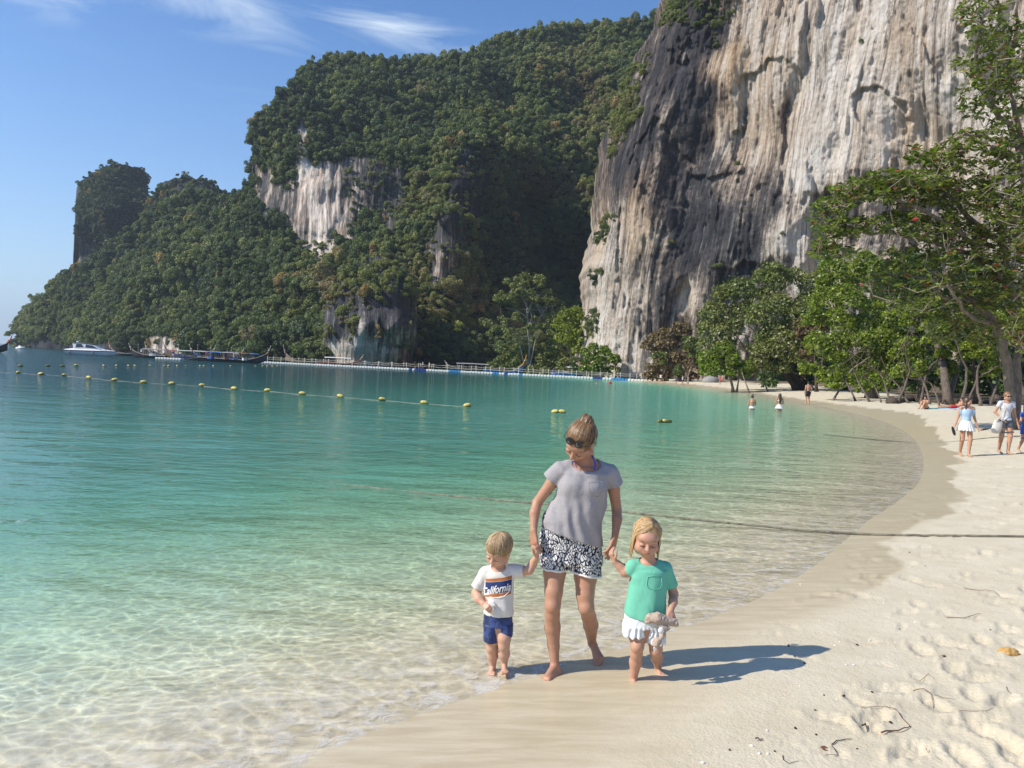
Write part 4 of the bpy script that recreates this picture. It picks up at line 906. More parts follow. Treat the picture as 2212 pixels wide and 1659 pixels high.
# the largest leaves in view are pieces of their own
cand = [i for i in big if not zone_red[i]][:215] + [i for i in big if zone_red[i]][:70]
lm = {}
for key, mt_ in (('g', LEAF_A), ('r', LEAF_RED), ('b', LEAF_BR)):
    me = bpy.data.meshes.new('leaf'); me.from_pydata([tuple(v) for v in LP], [], LF); me.materials.append(mt_); me.update(); a_ = me.attributes.new('leafv', 'FLOAT', 'POINT'); a_.data.foreach_set('value', np.full(9, .8, np.float32)); lm[key] = me
single = np.zeros(len(O), bool)
for i in cand:
    single[i] = True; d = Vector(Dr[i]).normalized(); sd = (Vector((0, 0, 1))+Vector(rs_.normal(0, .4, 3))).cross(d).normalized(); u_ = d.cross(sd)
    o = bpy.data.objects.new('leaf', lm['r' if zone_red[i] else 'b' if zone_br[i] else 'g']); col.objects.link(o); o.parent = alm
    k_ = S[i]*1.12; o.matrix_local = Matrix(((d.x*k_, sd.x*k_, u_.x*k_, O[i][0]), (d.y*k_, sd.y*k_, u_.y*k_, O[i][1]), (d.z*k_, sd.z*k_, u_.z*k_, O[i][2]), (0, 0, 0, 1)))
    if zone_red[i]: o['label'] = 'red leaf'
for nm, msk, mt_ in (('foliage', ~single & ~zone_red & ~zone_br, LEAF_A), ('red_foliage', ~single & zone_red, LEAF_RED), ('brown_foliage', ~single & zone_br, LEAF_BR)):
    if not msk.any(): continue
    V, Fq = leaf_batch(O[msk], Dr[msk], S[msk], rs_); o = newmesh(nm, V, Fq, mt_, alm); fattr(o, 'leafv', np.repeat(rs_.uniform(0, 1, msk.sum()), 9)); o['kind'] = 'stuff'
print('almond leaves', len(O))
# ---------------------------------------------------------------- figures: bodies and clothes grown as one skin from rounded volumes
A_ = lambda v: np.array(v, np.float32)
class Skin:
    def __init__(s, lo, hi, h):
        s.lo = np.array(lo, float); s.h = h; s.n = np.ceil((np.array(hi)-s.lo)/h).astype(int)+1
        s.g = np.full(s.n, 9.0, np.float32); s.ax = [(s.lo[i]+np.arange(s.n[i])*h).astype(np.float32) for i in range(3)]
    def _sl(s, lo, hi, m):
        a = np.clip(np.floor((np.array(lo)-m-s.lo)/s.h).astype(int), 0, s.n); b = np.clip(np.ceil((np.array(hi)+m-s.lo)/s.h).astype(int)+1, 0, s.n)
        return tuple(slice(a[i], b[i]) for i in range(3)), (s.ax[0][a[0]:b[0], None, None], s.ax[1][None, a[1]:b[1], None], s.ax[2][None, None, a[2]:b[2]])
    def _op(s, sl, d, k, mode):
        g = s.g[sl]
        if mode == 'add':
            if k > 0:
                h = np.clip(.5+.5*(g-d)/k, 0, 1); s.g[sl] = np.where(g > 5, d, g+(d-g)*h-k*h*(1-h))
            else: s.g[sl] = np.minimum(g, d)
        elif mode == 'sub':
            if k > 0:
                h = np.clip(.5-.5*(g+d)/k, 0, 1); s.g[sl] = g+(-d-g)*h+k*h*(1-h)
            else: s.g[sl] = np.maximum(g, -d)
    def cap(s, a, b, ra, rb=None, k=.02, mode='add', fl=None):
        """tapered limb; fl=(axis, factor) squashes it along an axis"""
        rb = ra if rb is None else rb; a = np.array(a, float); b = np.array(b, float); R_ = max(ra, rb)*(max(1, fl[1]) if fl else 1)
        sl, (x, y, z) = s._sl(np.minimum(a, b)-R_, np.maximum(a, b)+R_, k+3*s.h)
        ab = b-a; L2 = max(ab@ab, 1e-12); px, py, pz = x-a[0], y-a[1], z-a[2]
        t = np.clip((px*ab[0]+py*ab[1]+pz*ab[2])/L2, 0, 1); dx, dy, dz = px-t*ab[0], py-t*ab[1], pz-t*ab[2]
        if fl is not None:
            ax_ = np.array(fl[0], float); ax_ /= np.linalg.norm(ax_); q = dx*ax_[0]+dy*ax_[1]+dz*ax_[2]; f = 1/fl[1]-1
            dx, dy, dz = dx+q*ax_[0]*f, dy+q*ax_[1]*f, dz+q*ax_[2]*f
        s._op(sl, (np.sqrt(dx*dx+dy*dy+dz*dz)-(ra+(rb-ra)*t)).astype(np.float32), k, mode)
    def chain(s, pts, k=.02, fl=None):
        for (a, ra), (b, rb) in zip(pts[:-1], pts[1:]): s.cap(a, b, ra, rb, k, 'add', fl)
    def ell(s, c, r, M=None, k=.02, mode='add'):
        r = np.array(r, float); c = np.array(c, float); R_ = r.max(); sl, (x, y, z) = s._sl(c-R_, c+R_, k+3*s.h)
        dx, dy, dz = x-c[0], y-c[1], z-c[2]
        if M is not None:
            M = np.array(M, float); q = [M[0, i]*dx+M[1, i]*dy+M[2, i]*dz for i in range(3)]      # columns of M are the axes
        else: q = [dx, dy, dz]
        k0 = np.sqrt((q[0]/r[0])**2+(q[1]/r[1])**2+(q[2]/r[2])**2); k1 = np.sqrt((q[0]/r[0]**2)**2+(q[1]/r[1]**2)**2+(q[2]/r[2]**2)**2)+1e-9
        s._op(sl, (k0*(k0-1)/k1).astype(np.float32), k, mode)
    def loft(s, rows, k=.02, mode='add', p=2.3):
        """rows: (z, cx, cy, rx, ry), any order"""
        rows = sorted(rows); Zr, cx, cy, rx, ry = [np.array([r[i] for r in rows]) for i in range(5)]
        R_ = max(rx.max(), ry.max()); sl, (x, y, z) = s._sl([cx.min()-R_, cy.min()-R_, Zr[0]], [cx.max()+R_, cy.max()+R_, Zr[-1]], k+3*s.h)
        zz_ = z[0, 0]; I = lambda v: np.interp(zz_, Zr, v)[None, None].astype(np.float32)
        X_, Y_ = (x-I(cx))/I(rx), (y-I(cy))/I(ry); rr = (np.abs(X_)**p+np.abs(Y_)**p)**(1/p)
        d = (rr-1)*np.minimum(I(rx), I(ry)); dz = np.maximum(Zr[0]-z, z-Zr[-1]); d = np.where(dz > 0, np.sqrt(np.maximum(d, 0)**2+dz**2), np.maximum(d, dz))
        s._op(sl, d.astype(np.float32), k, mode)
    def plane(s, p, n, k=0.004):
        """cuts away the side the normal points to"""
        n = np.array(n, float); n /= np.linalg.norm(n); x, y, z = s.ax[0][:, None, None], s.ax[1][None, :, None], s.ax[2][None, None]
        d = -((x-p[0])*n[0]+(y-p[1])*n[1]+(z-p[2])*n[2]); s.g = np.maximum(s.g, -d.astype(np.float32))
    def over(s, b, off=.005, near=.02):
        """keeps a garment outside the body it covers"""
        fi = [np.clip((s.ax[i]-b.lo[i])/b.h, 0, b.n[i]-1.001) for i in range(3)]; i0 = [f.astype(int) for f in fi]; fr = [f-i for f, i in zip(fi, i0)]
        r = 0
        for a in (0, 1):
            for c in (0, 1):
                for e in (0, 1):
                    wgt = (fr[0] if a else 1-fr[0])[:, None, None]*(fr[1] if c else 1-fr[1])[None, :, None]*(fr[2] if e else 1-fr[2])[None, None]
                    r = r+wgt*b.g[np.ix_(i0[0]+a, i0[1]+c, i0[2]+e)]
        s.g = np.where(s.g < near, np.minimum(s.g, r-off), s.g).astype(np.float32)
    def disp(s, f):
        m_ = np.abs(s.g) < .05; i = np.nonzero(m_); s.g[i] += f(s.ax[0][i[0]], s.ax[1][i[1]], s.ax[2][i[2]]).astype(np.float32)
    def mesh(s, name, mat, parent=None, B=(0, 0, 0), relax=1):
        g = s.g; ins = g < 0; n = g.shape
        # crop
        w_ = np.nonzero(ins); lo = [max(a.min()-2, 0) for a in w_]; hi = [min(a.max()+3, n[i]) for i, a in enumerate(w_)]
        g = g[lo[0]:hi[0], lo[1]:hi[1], lo[2]:hi[2]]; ins = g < 0; n = g.shape; org = s.lo+np.array(lo)*s.h
        c = [ins[a:n[0]-1+a, b:n[1]-1+b, d:n[2]-1+d] for a in (0, 1) for b in (0, 1) for d in (0, 1)]
        allin = c[0].copy(); anyin = c[0].copy()
        for q in c[1:]: allin &= q; anyin |= q
        act = np.argwhere(anyin & ~allin); idx = np.full(tuple(v-1 for v in n), -1, np.int32); idx[act[:, 0], act[:, 1], act[:, 2]] = np.arange(len(act))
        acc = np.zeros((len(act), 3)); cnt = np.zeros(len(act)); cs = [(a, b, d) for a in (0, 1) for b in (0, 1) for d in (0, 1)]
        val = {q: g[act[:, 0]+q[0], act[:, 1]+q[1], act[:, 2]+q[2]] for q in cs}
        for ax in range(3):
            for q in cs:
                if q[ax]: continue
                q2 = list(q); q2[ax] = 1; q2 = tuple(q2); a, b = val[q], val[q2]; m_ = (a < 0) != (b < 0); t = np.where(m_, a/(a-b+1e-12), 0)
                for j in range(3): acc[:, j] += np.where(m_, q[j]+(t if j == ax else 0), 0)
                cnt += m_
        V = org+(act+acc/np.maximum(cnt, 1)[:, None])*s.h; F = []
        for ax in range(3):
            b_, c_ = [(1, 2), (2, 0), (0, 1)][ax]; sl1 = [slice(1, -1)]*3; sl1[ax] = slice(0, -1); sl2 = [slice(1, -1)]*3; sl2[ax] = slice(1, None)
            A1, A2 = ins[tuple(sl1)], ins[tuple(sl2)]; E = np.argwhere(A1 != A2)
            if not len(E): continue
            st = A1[E[:, 0], E[:, 1], E[:, 2]]; E = E.copy()
            for j in (b_, c_): E[:, j] += 1
            def at_(db, dc):
                q = E.copy(); q[:, b_] += db; q[:, c_] += dc; return idx[q[:, 0], q[:, 1], q[:, 2]]
            Q = np.stack([at_(-1, -1), at_(0, -1), at_(0, 0), at_(-1, 0)], 1); Q[~st] = Q[~st][:, ::-1]; F.append(Q)
        F = np.concatenate(F); F = F[(F >= 0).all(1)]
        for _ in range(relax):
            sm = np.zeros_like(V); ct = np.zeros(len(V))
            for i in range(4):
                a, b = F[:, i], F[:, (i+1) % 4]; np.add.at(ct, a, 1)
                for j in range(3): sm[:, j] += np.bincount(a, V[b, j], len(V))
                ct2 = 0
            V = V*.5+.5*sm/np.maximum(ct, 1)[:, None]
        o = newmesh(name, V-np.array(B), F, mat, parent, True); return o
def unit(v): v = np.array(v, float); return v/(np.linalg.norm(v)+1e-12)
def frame(f, u):
    """columns: right, forward, up"""
    f = unit(f); r = unit(np.cross(f, u)); return np.stack([r, f, np.cross(r, f)], 1)
def hand(S, wrist, d, nrm, thumb, s=1.0, curl=(.35, .45, .5, .55), spread=.10, k=.006, thumbcurl=.5):
    """d: towards the fingers, nrm: out of the palm (fingers bend that way), thumb: +1/-1 side along cross(d,nrm)"""
    d = unit(d); nrm = unit(np.array(nrm)-d*np.dot(nrm, d)); sd = np.cross(d, nrm)*thumb; w_ = np.array(wrist, float)
    for i, (off, L) in enumerate(((.026, .074), (.009, .076), (-.009, .071), (-.024, .060))):
        kn = w_+(d*.082*(1-.05*abs(i-1))+sd*off)*s; S.cap(w_+sd*off*.45*s, kn, .0145*s, .0115*s, k*1.6); c = curl[i]; dd = unit(d+sd*(.5-i*.33)*spread*2); p = kn; r = .0098*s
        for j, (fr_, cc) in enumerate(((.46, .75), (.30, 1.1), (.24, .9))):
            ang = c*cc*1.3; dd = unit(dd*math.cos(ang)+nrm*math.sin(ang)-0*sd); nn = unit(nrm-dd*np.dot(nrm, dd)); q = p+dd*L*fr_*s; S.cap(p, q, r, r*.9, k*.35); p = q; r *= .9
            nrm_j = nn
    t0 = w_+(d*.022+sd*.022)*s; t1 = t0+(d*.030+sd*.030+nrm*.010)*s; t2 = t1+unit(d+sd*.45+nrm*thumbcurl)*.030*s; t3 = t2+unit(d+sd*.05+nrm*thumbcurl*1.4)*.026*s
    S.cap(t0, t1, .014*s, .012*s, k); S.cap(t1, t2, .0112*s, .0102*s, k*.5); S.cap(t2, t3, .0102*s, .0085*s, k*.5)
def foot(S, ankle, heel, toe, s=1.0, side=1, k=.012):
    ankle, heel, toe = [np.array(v, float) for v in (ankle, heel, toe)]; d = unit(toe-heel); L = np.linalg.norm(toe-heel); up = unit(ankle-heel); sd = unit(np.cross(d, up))*side; up = np.cross(sd, d)*side; up = unit(up) if up[2] > 0 else -unit(up)
    ball = heel+d*L*.70; S.cap(ankle, heel+up*.012*s, .027*s, .027*s, k); S.cap(ankle-up*.005*s, ball+up*.008*s, .026*s, .019*s, k); S.cap(heel, ball-sd*.020*s, .022*s, .016*s, k); S.cap(heel, ball+sd*.018*s, .022*s, .017*s, k); S.cap(ball-sd*.022*s, ball+sd*.022*s, .015*s, .016*s, k)
    for i, (o_, ln, r) in enumerate(((.027, 1.0, .0125), (.010, .98, .0085), (-.003, .94, .008), (-.016, .88, .0078), (-.028, .80, .0078))):
        a = ball+sd*o_*s; b = heel+d*L*ln*.985+sd*o_*1.05*s-up*.003*s; S.cap(a, b, r*1.1*s, r*s, .004)
def head(S, c, f, up, s=1.0, child=0.0, k=.014):
    """c: middle of the skull. Returns local->world mapping"""
    M = frame(f, up); L = lambda x, y, z: np.array(c)+M@(np.array([x, y, z])*s); E = lambda p, r, kk=k, mode='add': S.ell(L(*p), np.array(r)*s, M, kk, mode)
    fw = 1-.10*child
    E((0, -.012, .022), (.074, .094, .082)); E((0, .022, -.040*fw), (.060+.004*child, .066, .070*fw)); E((0, .052, -.088*fw), (.024, .022, .020), .022)
    for x in (-1, 1):
        E((x*.034, .052, -.040*fw), (.026+.006*child, .026+.004*child, .028+.004*child), .02); E((x*.05, .0, -.066*fw), (.020, .035, .025), .02)
    E((0, .066, .028), (.052, .026, .030), .02)
    for x in (-1, 1):
        E((x*.031, .098, -.004), (.017, .018, .012), .012, 'sub'); E((x*.031, .0745, -.006), (.0155, .0135, .0105), .004)
    nl = 1-.3*child
    S.cap(L(0, .082, .004), L(0, .096+.010*nl, -.032*nl), .0085*s, .0115*s, .008*s); 
    for x in (-1, 1): S.cap(L(x*.009, .090, -.034*nl), L(x*.010, .086, -.036*nl), .0085*s, .007*s, .005*s)
    E((0, .078, -.058*fw), (.026, .014, .014), .012)
    for x in (-1, 1):
        E((x*.074, -.008, -.014), (.008, .020, .031), .006); E((x*.083, -.003, -.012), (.006, .010, .018), .004, 'sub')
    return L, M
def facebits(root, L, M, B, s, lipmat, browmat, lashmat, child=0, smile=.4, openm=False):
    fw = 1-.10*child; rel = lambda p: Vector(np.array(p)-np.array(B))
    mb = MB(); n = 9
    for zo, rr in ((0.0022, .0030), (-.0032, .0040)):
        P = []; Rr = []
        for i in range(n):
            t = i/(n-1)*2-1; x = t*.022; P.append(rel(L(x, .0925-.34*t*t*.024, -.0585*fw+zo*(1-t*t)+smile*.009*t*t))); Rr.append(max(.0009, rr*(1-t*t)**.6)*s*1.15)
        mb.tube(P, Rr, 6)
    mb.build('lips', lipmat, root, True)
    if openm:
        mb = MB(); mb.tube([rel(L(t*.015, .0975-.3*t*t*.02, -.0592*fw+smile*.006*t*t)) for t in (-1, -.5, 0, .5, 1)], [.0008*s, .0018*s, .0022*s, .0018*s, .0008*s], 5); mb.build('teeth', TEETH, root, True)
    for x in (-1, 1):
        mb = MB(); P = [rel(L(x*(.031+t*.0145), .0885-.35*t*t*.014, -.0085-.0035*(1-t*t))) for t in np.linspace(-1, 1, 7)]; mb.tube(P, [.0011*s, .0016*s, .0019*s, .0020*s, .0020*s, .0018*s, .0011*s], 5); mb.build('eyelashes', lashmat, root, True)
        mb = MB(); P = [rel(L(x*(.032+t*.019), .0885-.0065*(t+.3)**2-.001, .0215+.005*(1-(t-.2)**2))) for t in np.linspace(-1, 1, 7)]; mb.tube(P, [.0016*s, .0024*s, .0026*s, .0026*s, .0023*s, .0018*s, .0008*s], 5, flat=.6); mb.build('eyebrow', browmat, root, True)
def hairmat(name, dark, mid, light):
    t = MT(name); v = t.attr('leafv'); P = t.coord('Object'); f = t.noise(P, 60, 4, .7)
    c = t.ramp(t.math('ADD', t.math('MULTIPLY', v, .8), t.math('MULTIPLY', t.math('SUBTRACT', f, .4), .5)), [(0, dark), (.5, mid), (1, light)]); t.bsdf(c, .42, .5, 0, t.bump(f, .4, .004)); return t.m
def strands(name, root, B, cpos, M, s, items, mat, w0=.0022, seed=0, rad=(.082, .102, .092), off=(0, -.012, .022)):
    """items: list of (path in head units [(x,y,z)...]); each becomes a tapered lock"""
    rs = np.random.RandomState(seed); mb = MB(); att = []
    for P in items:
        Q = [Vector(np.array(cpos)+M@(np.array(p)*s)-np.array(B)) for p in P]; n = len(Q); ww = w0*s*rs.uniform(.6, 1.5); b0 = len(mb.V)
        mb.tube(Q, [ww*(1 if i < n-2 else (.7 if i == n-2 else .25)) for i in range(n)], 3, False, .8); att += [rs.uniform(0, 1)]*(len(mb.V)-b0)
    o = mb.build(name, mat, root, True); fattr(o, 'leafv', att); return o
def arcpath(a, b, n, rad, off, bulge=0.0, lift=1.0, jit=0, rs=None):
    """great-circle path over the skull from direction a to direction b"""
    a, b = unit(a), unit(b); om = math.acos(np.clip(a@b, -1, 1)); out = []
    j = rs.normal(0, jit, 3) if rs is not None else 0
    for i in range(n):
        t = i/(n-1); q = (math.sin((1-t)*om)*a+math.sin(t*om)*b)/max(math.sin(om), 1e-4); q = unit(q+j*math.sin(t*math.pi)) if jit else q
        out.append(q*np.array(rad)*(lift+bulge*math.sin(t*math.pi))+np.array(off))
    return out
def W(vx, vy, D): return np.array(at(vx, vy, D))
def rowz(vy, xl, xr, D, ry, B=None):
    c = at((xl+xr)/2, vy, D); return (c.z, c.x, c.y, (xr-xl)/2*D/FPX, ry)
def clothm(name, c, rough=.85, weave=700, heather=0.0, hscale=90):
    t = MT(name); P = t.coord('Object'); f = t.noise(P, weave, 2, .5); h_ = t.noise(t.map(P, (1, 1, 1.6)), hscale*2.2, 3, .7)
    cc = t.mix(1.0, c, t.ramp(h_, [(.36, 1-heather), (.64, 1+heather*.5)]), 'MULTIPLY') if heather else c
    fold = t.noise(t.map(P, (1, 1, .6)), 14, 4, .6, .5)
    t.bsdf(cc, rough, .15, 0, t.bump(t.math('ADD', t.math('MULTIPLY', fold, 1.0), t.math('MULTIPLY', f, .06)), .45, .012)); return t.m
def skinm(name, c, red=.12):
    t = MT(name); P = t.coord('Object'); f = t.noise(P, 9, 4, .6); f2 = t.noise(P, 220, 2, .5)
    cc = t.mix(t.ramp(f, [(.35, 0), (.75, red*2)]), c, (c[0]*1.05, c[1]*.72, c[2]*.66)); t.bsdf(cc, .48, .35, 0, t.bump(f2, .15, .002), sss=(.12, (1.0, .35, .2), .012)); return t.m
SK_M = skinm('skin_tanned', (.42, .232, .152)); SK_B = skinm('skin_boy', (.55, .335, .235)); SK_G = skinm('skin_girl', (.49, .28, .195))
t = MT('lip_rose'); t.bsdf((.40, .13, .10), .4, .4); LIP = t.m
t = MT('lash_brown'); t.bsdf((.07, .04, .03), .6, .3); LASH = t.m
t = MT('brow_blond'); t.bsdf((.26, .16, .09), .7, .3); BROW = t.m
t = MT('teeth'); t.bsdf((.8, .77, .70), .3, .5); TEETH = t.m
HAIR_M = hairmat('hair_dark_blond', (.075, .038, .018), (.22, .125, .060), (.46, .31, .17)); HAIR_B = hairmat('hair_blond', (.20, .12, .055), (.44, .31, .17), (.70, .57, .37)); HAIR_G = hairmat('hair_honey', (.20, .11, .045), (.50, .33, .16), (.74, .57, .34))
# ================================================================ the mother
mo_B = np.array(land(1190, 1466)); mo_B[2] = gz(mo_B[0], mo_B[1])
mother = empty('person', mo_B, 'woman with hair bun, grey top and leaf print shorts holding two children by hand', 'person')
S = Skin((-.02, 4.45, -.02), (.80, 5.2, 1.62), .0052)
hips = [W(1208, 1170, 4.80), W(1264, 1172, 4.83)]
S.loft([rowz(1212, 1200, 1270, 4.80, .05), rowz(1198, 1172, 1294, 4.81, .100), rowz(1165, 1170, 1296, 4.81, .110), rowz(1120, 1195, 1292, 4.80, .088), rowz(1085, 1203, 1303, 4.79, .090), rowz(1045, 1208, 1308, 4.78, .098), rowz(1022, 1208, 1314, 4.78, .085), rowz(1008, 1235, 1300, 4.78, .06)], .03)
neck0, neck1 = W(1268, 1005, 4.80), W(1264, 975, 4.765)
S.cap(neck0, neck1, .056, .050, .035); shL, shR = W(1212, 1016, 4.775), W(1316, 1022, 4.80)
S.cap(W(1262, 1006, 4.80), shL, .045, .044, .03); S.cap(W(1272, 1006, 4.80), shR, .045, .044, .03)
S.ell(W(1236, 1052, 4.71), (.052, .045, .05), None, .03); S.ell(W(1281, 1054, 4.71), (.052, .045, .05), None, .03)
# arms
elL, wrL = W(1161, 1085, 4.81), W(1152.5, 1146, 4.72); S.chain([(shL, .043), (W(1192, 1043, 4.79), .038), (elL, .031), (W(1155, 1108, 4.77), .032), (wrL, .021)], .010)
elR, wrR = W(1332, 1100, 4.85), W(1328.5, 1158, 4.75); S.chain([(shR, .043), (W(1326, 1058, 4.83), .038), (elR, .031), (W(1333, 1122, 4.81), .032), (wrR, .021)], .010)
hand(S, wrL, W(1156, 1190, 4.69)-wrL, (.75, .55, 0), -1, .98, (.16, .22, .3, .36), .08)
hand(S, wrR, W(1317, 1197, 4.71)-wrR, (-.75, .5, 0), 1, .98, (.12, .18, .25, .3), .10)
# legs
knL, anL = W(1194, 1308, 4.71), W(1198.5, 1437, 4.735); S.chain([(hips[0], .086), (W(1198, 1235, 4.78), .071), (W(1196, 1278, 4.73), .056), (knL, .048), (W(1193, 1328, 4.725), .045), (W(1193.5, 1355, 4.75), .049), (W(1196, 1395, 4.755), .036), (anL, .026)], .012)
S.ell(knL+[0, -.016, 0], (.032, .034, .036), None, .02)
knR, anR = W(1266.5, 1312, 4.74), W(1278.5, 1388, 4.98); S.chain([(hips[1], .086), (W(1265, 1245, 4.80), .072), (W(1264, 1285, 4.76), .056), (knR, .048), (W(1272, 1332, 4.82), .046), (W(1276, 1350, 4.88), .048), (anR, .026)], .012)
S.ell(knR+[0, -.016, 0], (.032, .034, .036), None, .02)
foot(S, anL, W(1205, 1455, 4.735), W(1169, 1474, 4.60), 1.0, 1); foot(S, anR, W(1283, 1395, 5.0), W(1297, 1436, 4.87), 1.0, 1)
# head, bowed towards the boy
hc = W(1253, 954, 4.70); L, M = head(S, hc, (-.46, -.56, -.69), (-.06, -.72, .70), 1.07)
S.mesh('body', SK_M, mother, mo_B, 1); facebits(mother, L, M, mo_B, 1.07, LIP, BROW, LASH, 0, .9, True)
# t-shirt
def folds_shirt(x, y, z):
    cx = .44; a = .0055*np.sin((x-cx)*60+(z-1.2)*14+3*vn(x*6, z*4, y*4))*sstep(1.25, .95, z); b = .006*(1-2*np.abs(fbm(x*9+z*5, z*3.5, y*8, 3, 301)))
    return (a+b-.002)*sstep(1.33, 1.22, z)+.0035*vn(x*30, z*18, y*20)
T = Skin((.08, 4.5, .70), (.75, 5.05, 1.42), .005)
T.loft([rowz(1190, 1166, 1300, 4.80, .135), rowz(1150, 1166, 1300, 4.80, .132), rowz(1125, 1168, 1303, 4.80, .130), rowz(1098, 1186, 1309, 4.79, .122), rowz(1070, 1199, 1313, 4.785, .118), rowz(1042, 1203, 1315, 4.78, .114), rowz(1020, 1206, 1319, 4.78, .098), rowz(1006, 1225, 1306, 4.785, .07)], .02)
T.cap(W(1258, 1004, 4.80), shL, .052, .055, .02); T.cap(W(1274, 1004, 4.80), shR, .052, .055, .02)
T.ell(W(1236, 1054, 4.712), (.06, .05, .056), None, .035); T.ell(W(1281, 1056, 4.712), (.06, .05, .056), None, .035)
T.cap(shL, W(1190, 1035, 4.79), .054, .060, .02); T.cap(shR, W(1327, 1045, 4.82), .054, .060, .02)
dL = unit(W(1183, 1052, 4.80)-shL); T.disp(folds_shirt); T.over(S, .005, .03)
pL = W(1193, 1032, 4.79); pR = W(1326.5, 1043, 4.82); dR = unit(W(1328, 1060, 4.83)-shR)
# sleeves end in a clean hem: cut each by its own plane
def sleeve_cut(T, p, d, rad=.095):
    sl, (x, y, z) = T._sl(np.array(p)-rad, np.array(p)+rad, 0); q = (x-p[0])*d[0]+(y-p[1])*d[1]+(z-p[2])*d[2]; rr = np.sqrt((x-p[0])**2+(y-p[1])**2+(z-p[2])**2)
    T.g[sl] = np.where(rr < rad, np.maximum(T.g[sl], np.broadcast_to(q, T.g[sl].shape)), T.g[sl]).astype(np.float32)
sleeve_cut(T, W(1190, 1035, 4.79)+dL*.0, dL, .085); sleeve_cut(T, W(1327, 1047, 4.82), dR, .085)
for q_, e_, w_ in ((W(1190, 1035, 4.79)+dL*.045, elL, wrL), (W(1327, 1047, 4.82)+dR*.045, elR, wrR)): T.cap(q_, e_, .052, .05, 0, 'sub'); T.cap(e_, w_, .05, .045, 0, 'sub')
a = W(1163, 1133, 4.8); b = W(1297, 1178, 4.8); nn = np.cross(b-a, (0, 1, 0)); nn = nn if nn[2] < 0 else -nn; T.plane((a+b)/2+np.array([0, 0, .0]), nn)
T.ell(W(1268, 1001, 4.745), (.088, .090, .055), None, .004, 'sub'); T.cap(neck0+[0, .0, 0], neck1+[0, 0, .05], .066, .066, .003, 'sub')
GREY = clothm('grey_marl_jersey', (.36, .345, .36), .9, 900, .30, 120)
tee = T.mesh('t_shirt', GREY, mother, mo_B, 1)
# chest pocket edge
def on_surface(o, P0, dirn=(0, 1, 0), B=(0, 0, 0), off=.0015):
    pass
bvh_tee = BVHTree.FromObject(tee, bpy.context.evaluated_depsgraph_get()) if False else None
def bvh_of(o):
    me = o.data; return BVHTree.FromPolygons([v.co.copy() for v in me.vertices], [tuple(p.vertices) for p in me.polygons])
def drape(bv, B, vx, vy, off=.002, D0=3.5):
    """point on a garment under the view pixel, relative to B"""
    o_ = Vector(CAM)-Vector(B); d = Vector(vray(vx, vy)); h_ = bv.ray_cast(o_, d)
    if h_[0] is None: return None
    n_ = h_[1] if h_[1].dot(d) < 0 else -h_[1]; return h_[0]+n_*off
bt = bvh_of(tee); mb = MB()
for pl in ([(1272, 1043), (1285, 1041), (1301, 1044)], [(1272, 1043), (1273, 1060), (1280, 1072), (1292, 1073), (1300, 1062), (1301, 1044)]):
    P = [drape(bt, mo_B, *p) for p in pl]; P = [p for p in P if p is not None]
    if len(P) > 1: mb.tube(P, .0016, 4)
if mb.V: mb.build('chest_pocket', GREY, mother)
# shorts
t = MT('leaf_print'); P = t.coord('Object'); wv = t.noise(P, 9, 2, .5, 0, 'Color'); wm_ = t.n('ShaderNodeMixRGB'); wm_.blend_type = 'ADD'; wm_.inputs[0].default_value = .10; t.lk(P, wm_.inputs[1]); t.lk(wv, wm_.inputs[2])
v_ = t.vor(t.map(wm_.outputs[0], (86, 24, 40), (0, .5, 0)), 1, 'DISTANCE_TO_EDGE'); m_ = t.ramp(v_, [(.10, 0), (.15, 1)])
t.bsdf(t.mix(m_, (.018, .022, .05), (.74, .74, .72)), .85, .15, 0, t.bump(t.noise(P, 16, 4, .6), .4, .012)); LEAFP = t.m
Q = Skin((.08, 4.5, .55), (.72, 5.1, 1.0), .005)
Q.loft([rowz(1215, 1164, 1300, 4.81, .115), rowz(1185, 1165, 1299, 4.81, .122), rowz(1160, 1165, 1297, 4.81, .122), rowz(1120, 1172, 1295, 4.80, .112), rowz(1105, 1180, 1290, 4.80, .1)], .01)
Q.loft([rowz(1262, 1168, 1222, 4.775, .090), rowz(1225, 1165, 1225, 4.785, .098), rowz(1195, 1164, 1230, 4.80, .108)], .01); Q.loft([rowz(1280, 1236, 1295, 4.79, .092), rowz(1240, 1232, 1299, 4.795, .100), rowz(1200, 1228, 1300, 4.81, .112)], .01)
Q.disp(lambda x, y, z: .005*np.sin(x*70+2.5*vn(x*5, z*6))*sstep(.84, .70, z)+.006*vn(x*12, y*10, z*9))
def hemcut(Q, lo=True, off=0.0):
    # two legs, cut a little apart in height
    for (p, q, xs) in ((W(1164, 1223, 4.78), W(1224, 1233, 4.78), 0), (W(1232, 1233, 4.79), W(1301, 1247, 4.79), 1)):
        n_ = np.cross(q-p, (0, 1, 0)); n_ = unit(n_ if n_[2] < 0 else -n_); mid = W(1228, 1230, 4.79)[0]; x, y, z = Q.ax[0][:, None, None], Q.ax[1][None, :, None], Q.ax[2][None, None]
        d = ((x-p[0])*n_[0]+(y-p[1])*n_[1]+(z-p[2])*n_[2]-off).astype(np.float32); side_ = (x > mid) == bool(xs)
        Q.g = np.where(side_, np.maximum(Q.g, d if lo else -d), Q.g)
G0 = Q.g.copy(); hemcut(Q, True, -.012); Q.mesh('shorts', LEAFP, mother, mo_B, 1)
Q.g = G0-.0016; hemcut(Q, True, 0.0); hemcut(Q, False, -.0125); WHITEC = clothm('white_cotton', (.78, .76, .73)); Q.mesh('hem_band', WHITEC, mother, mo_B, 0)
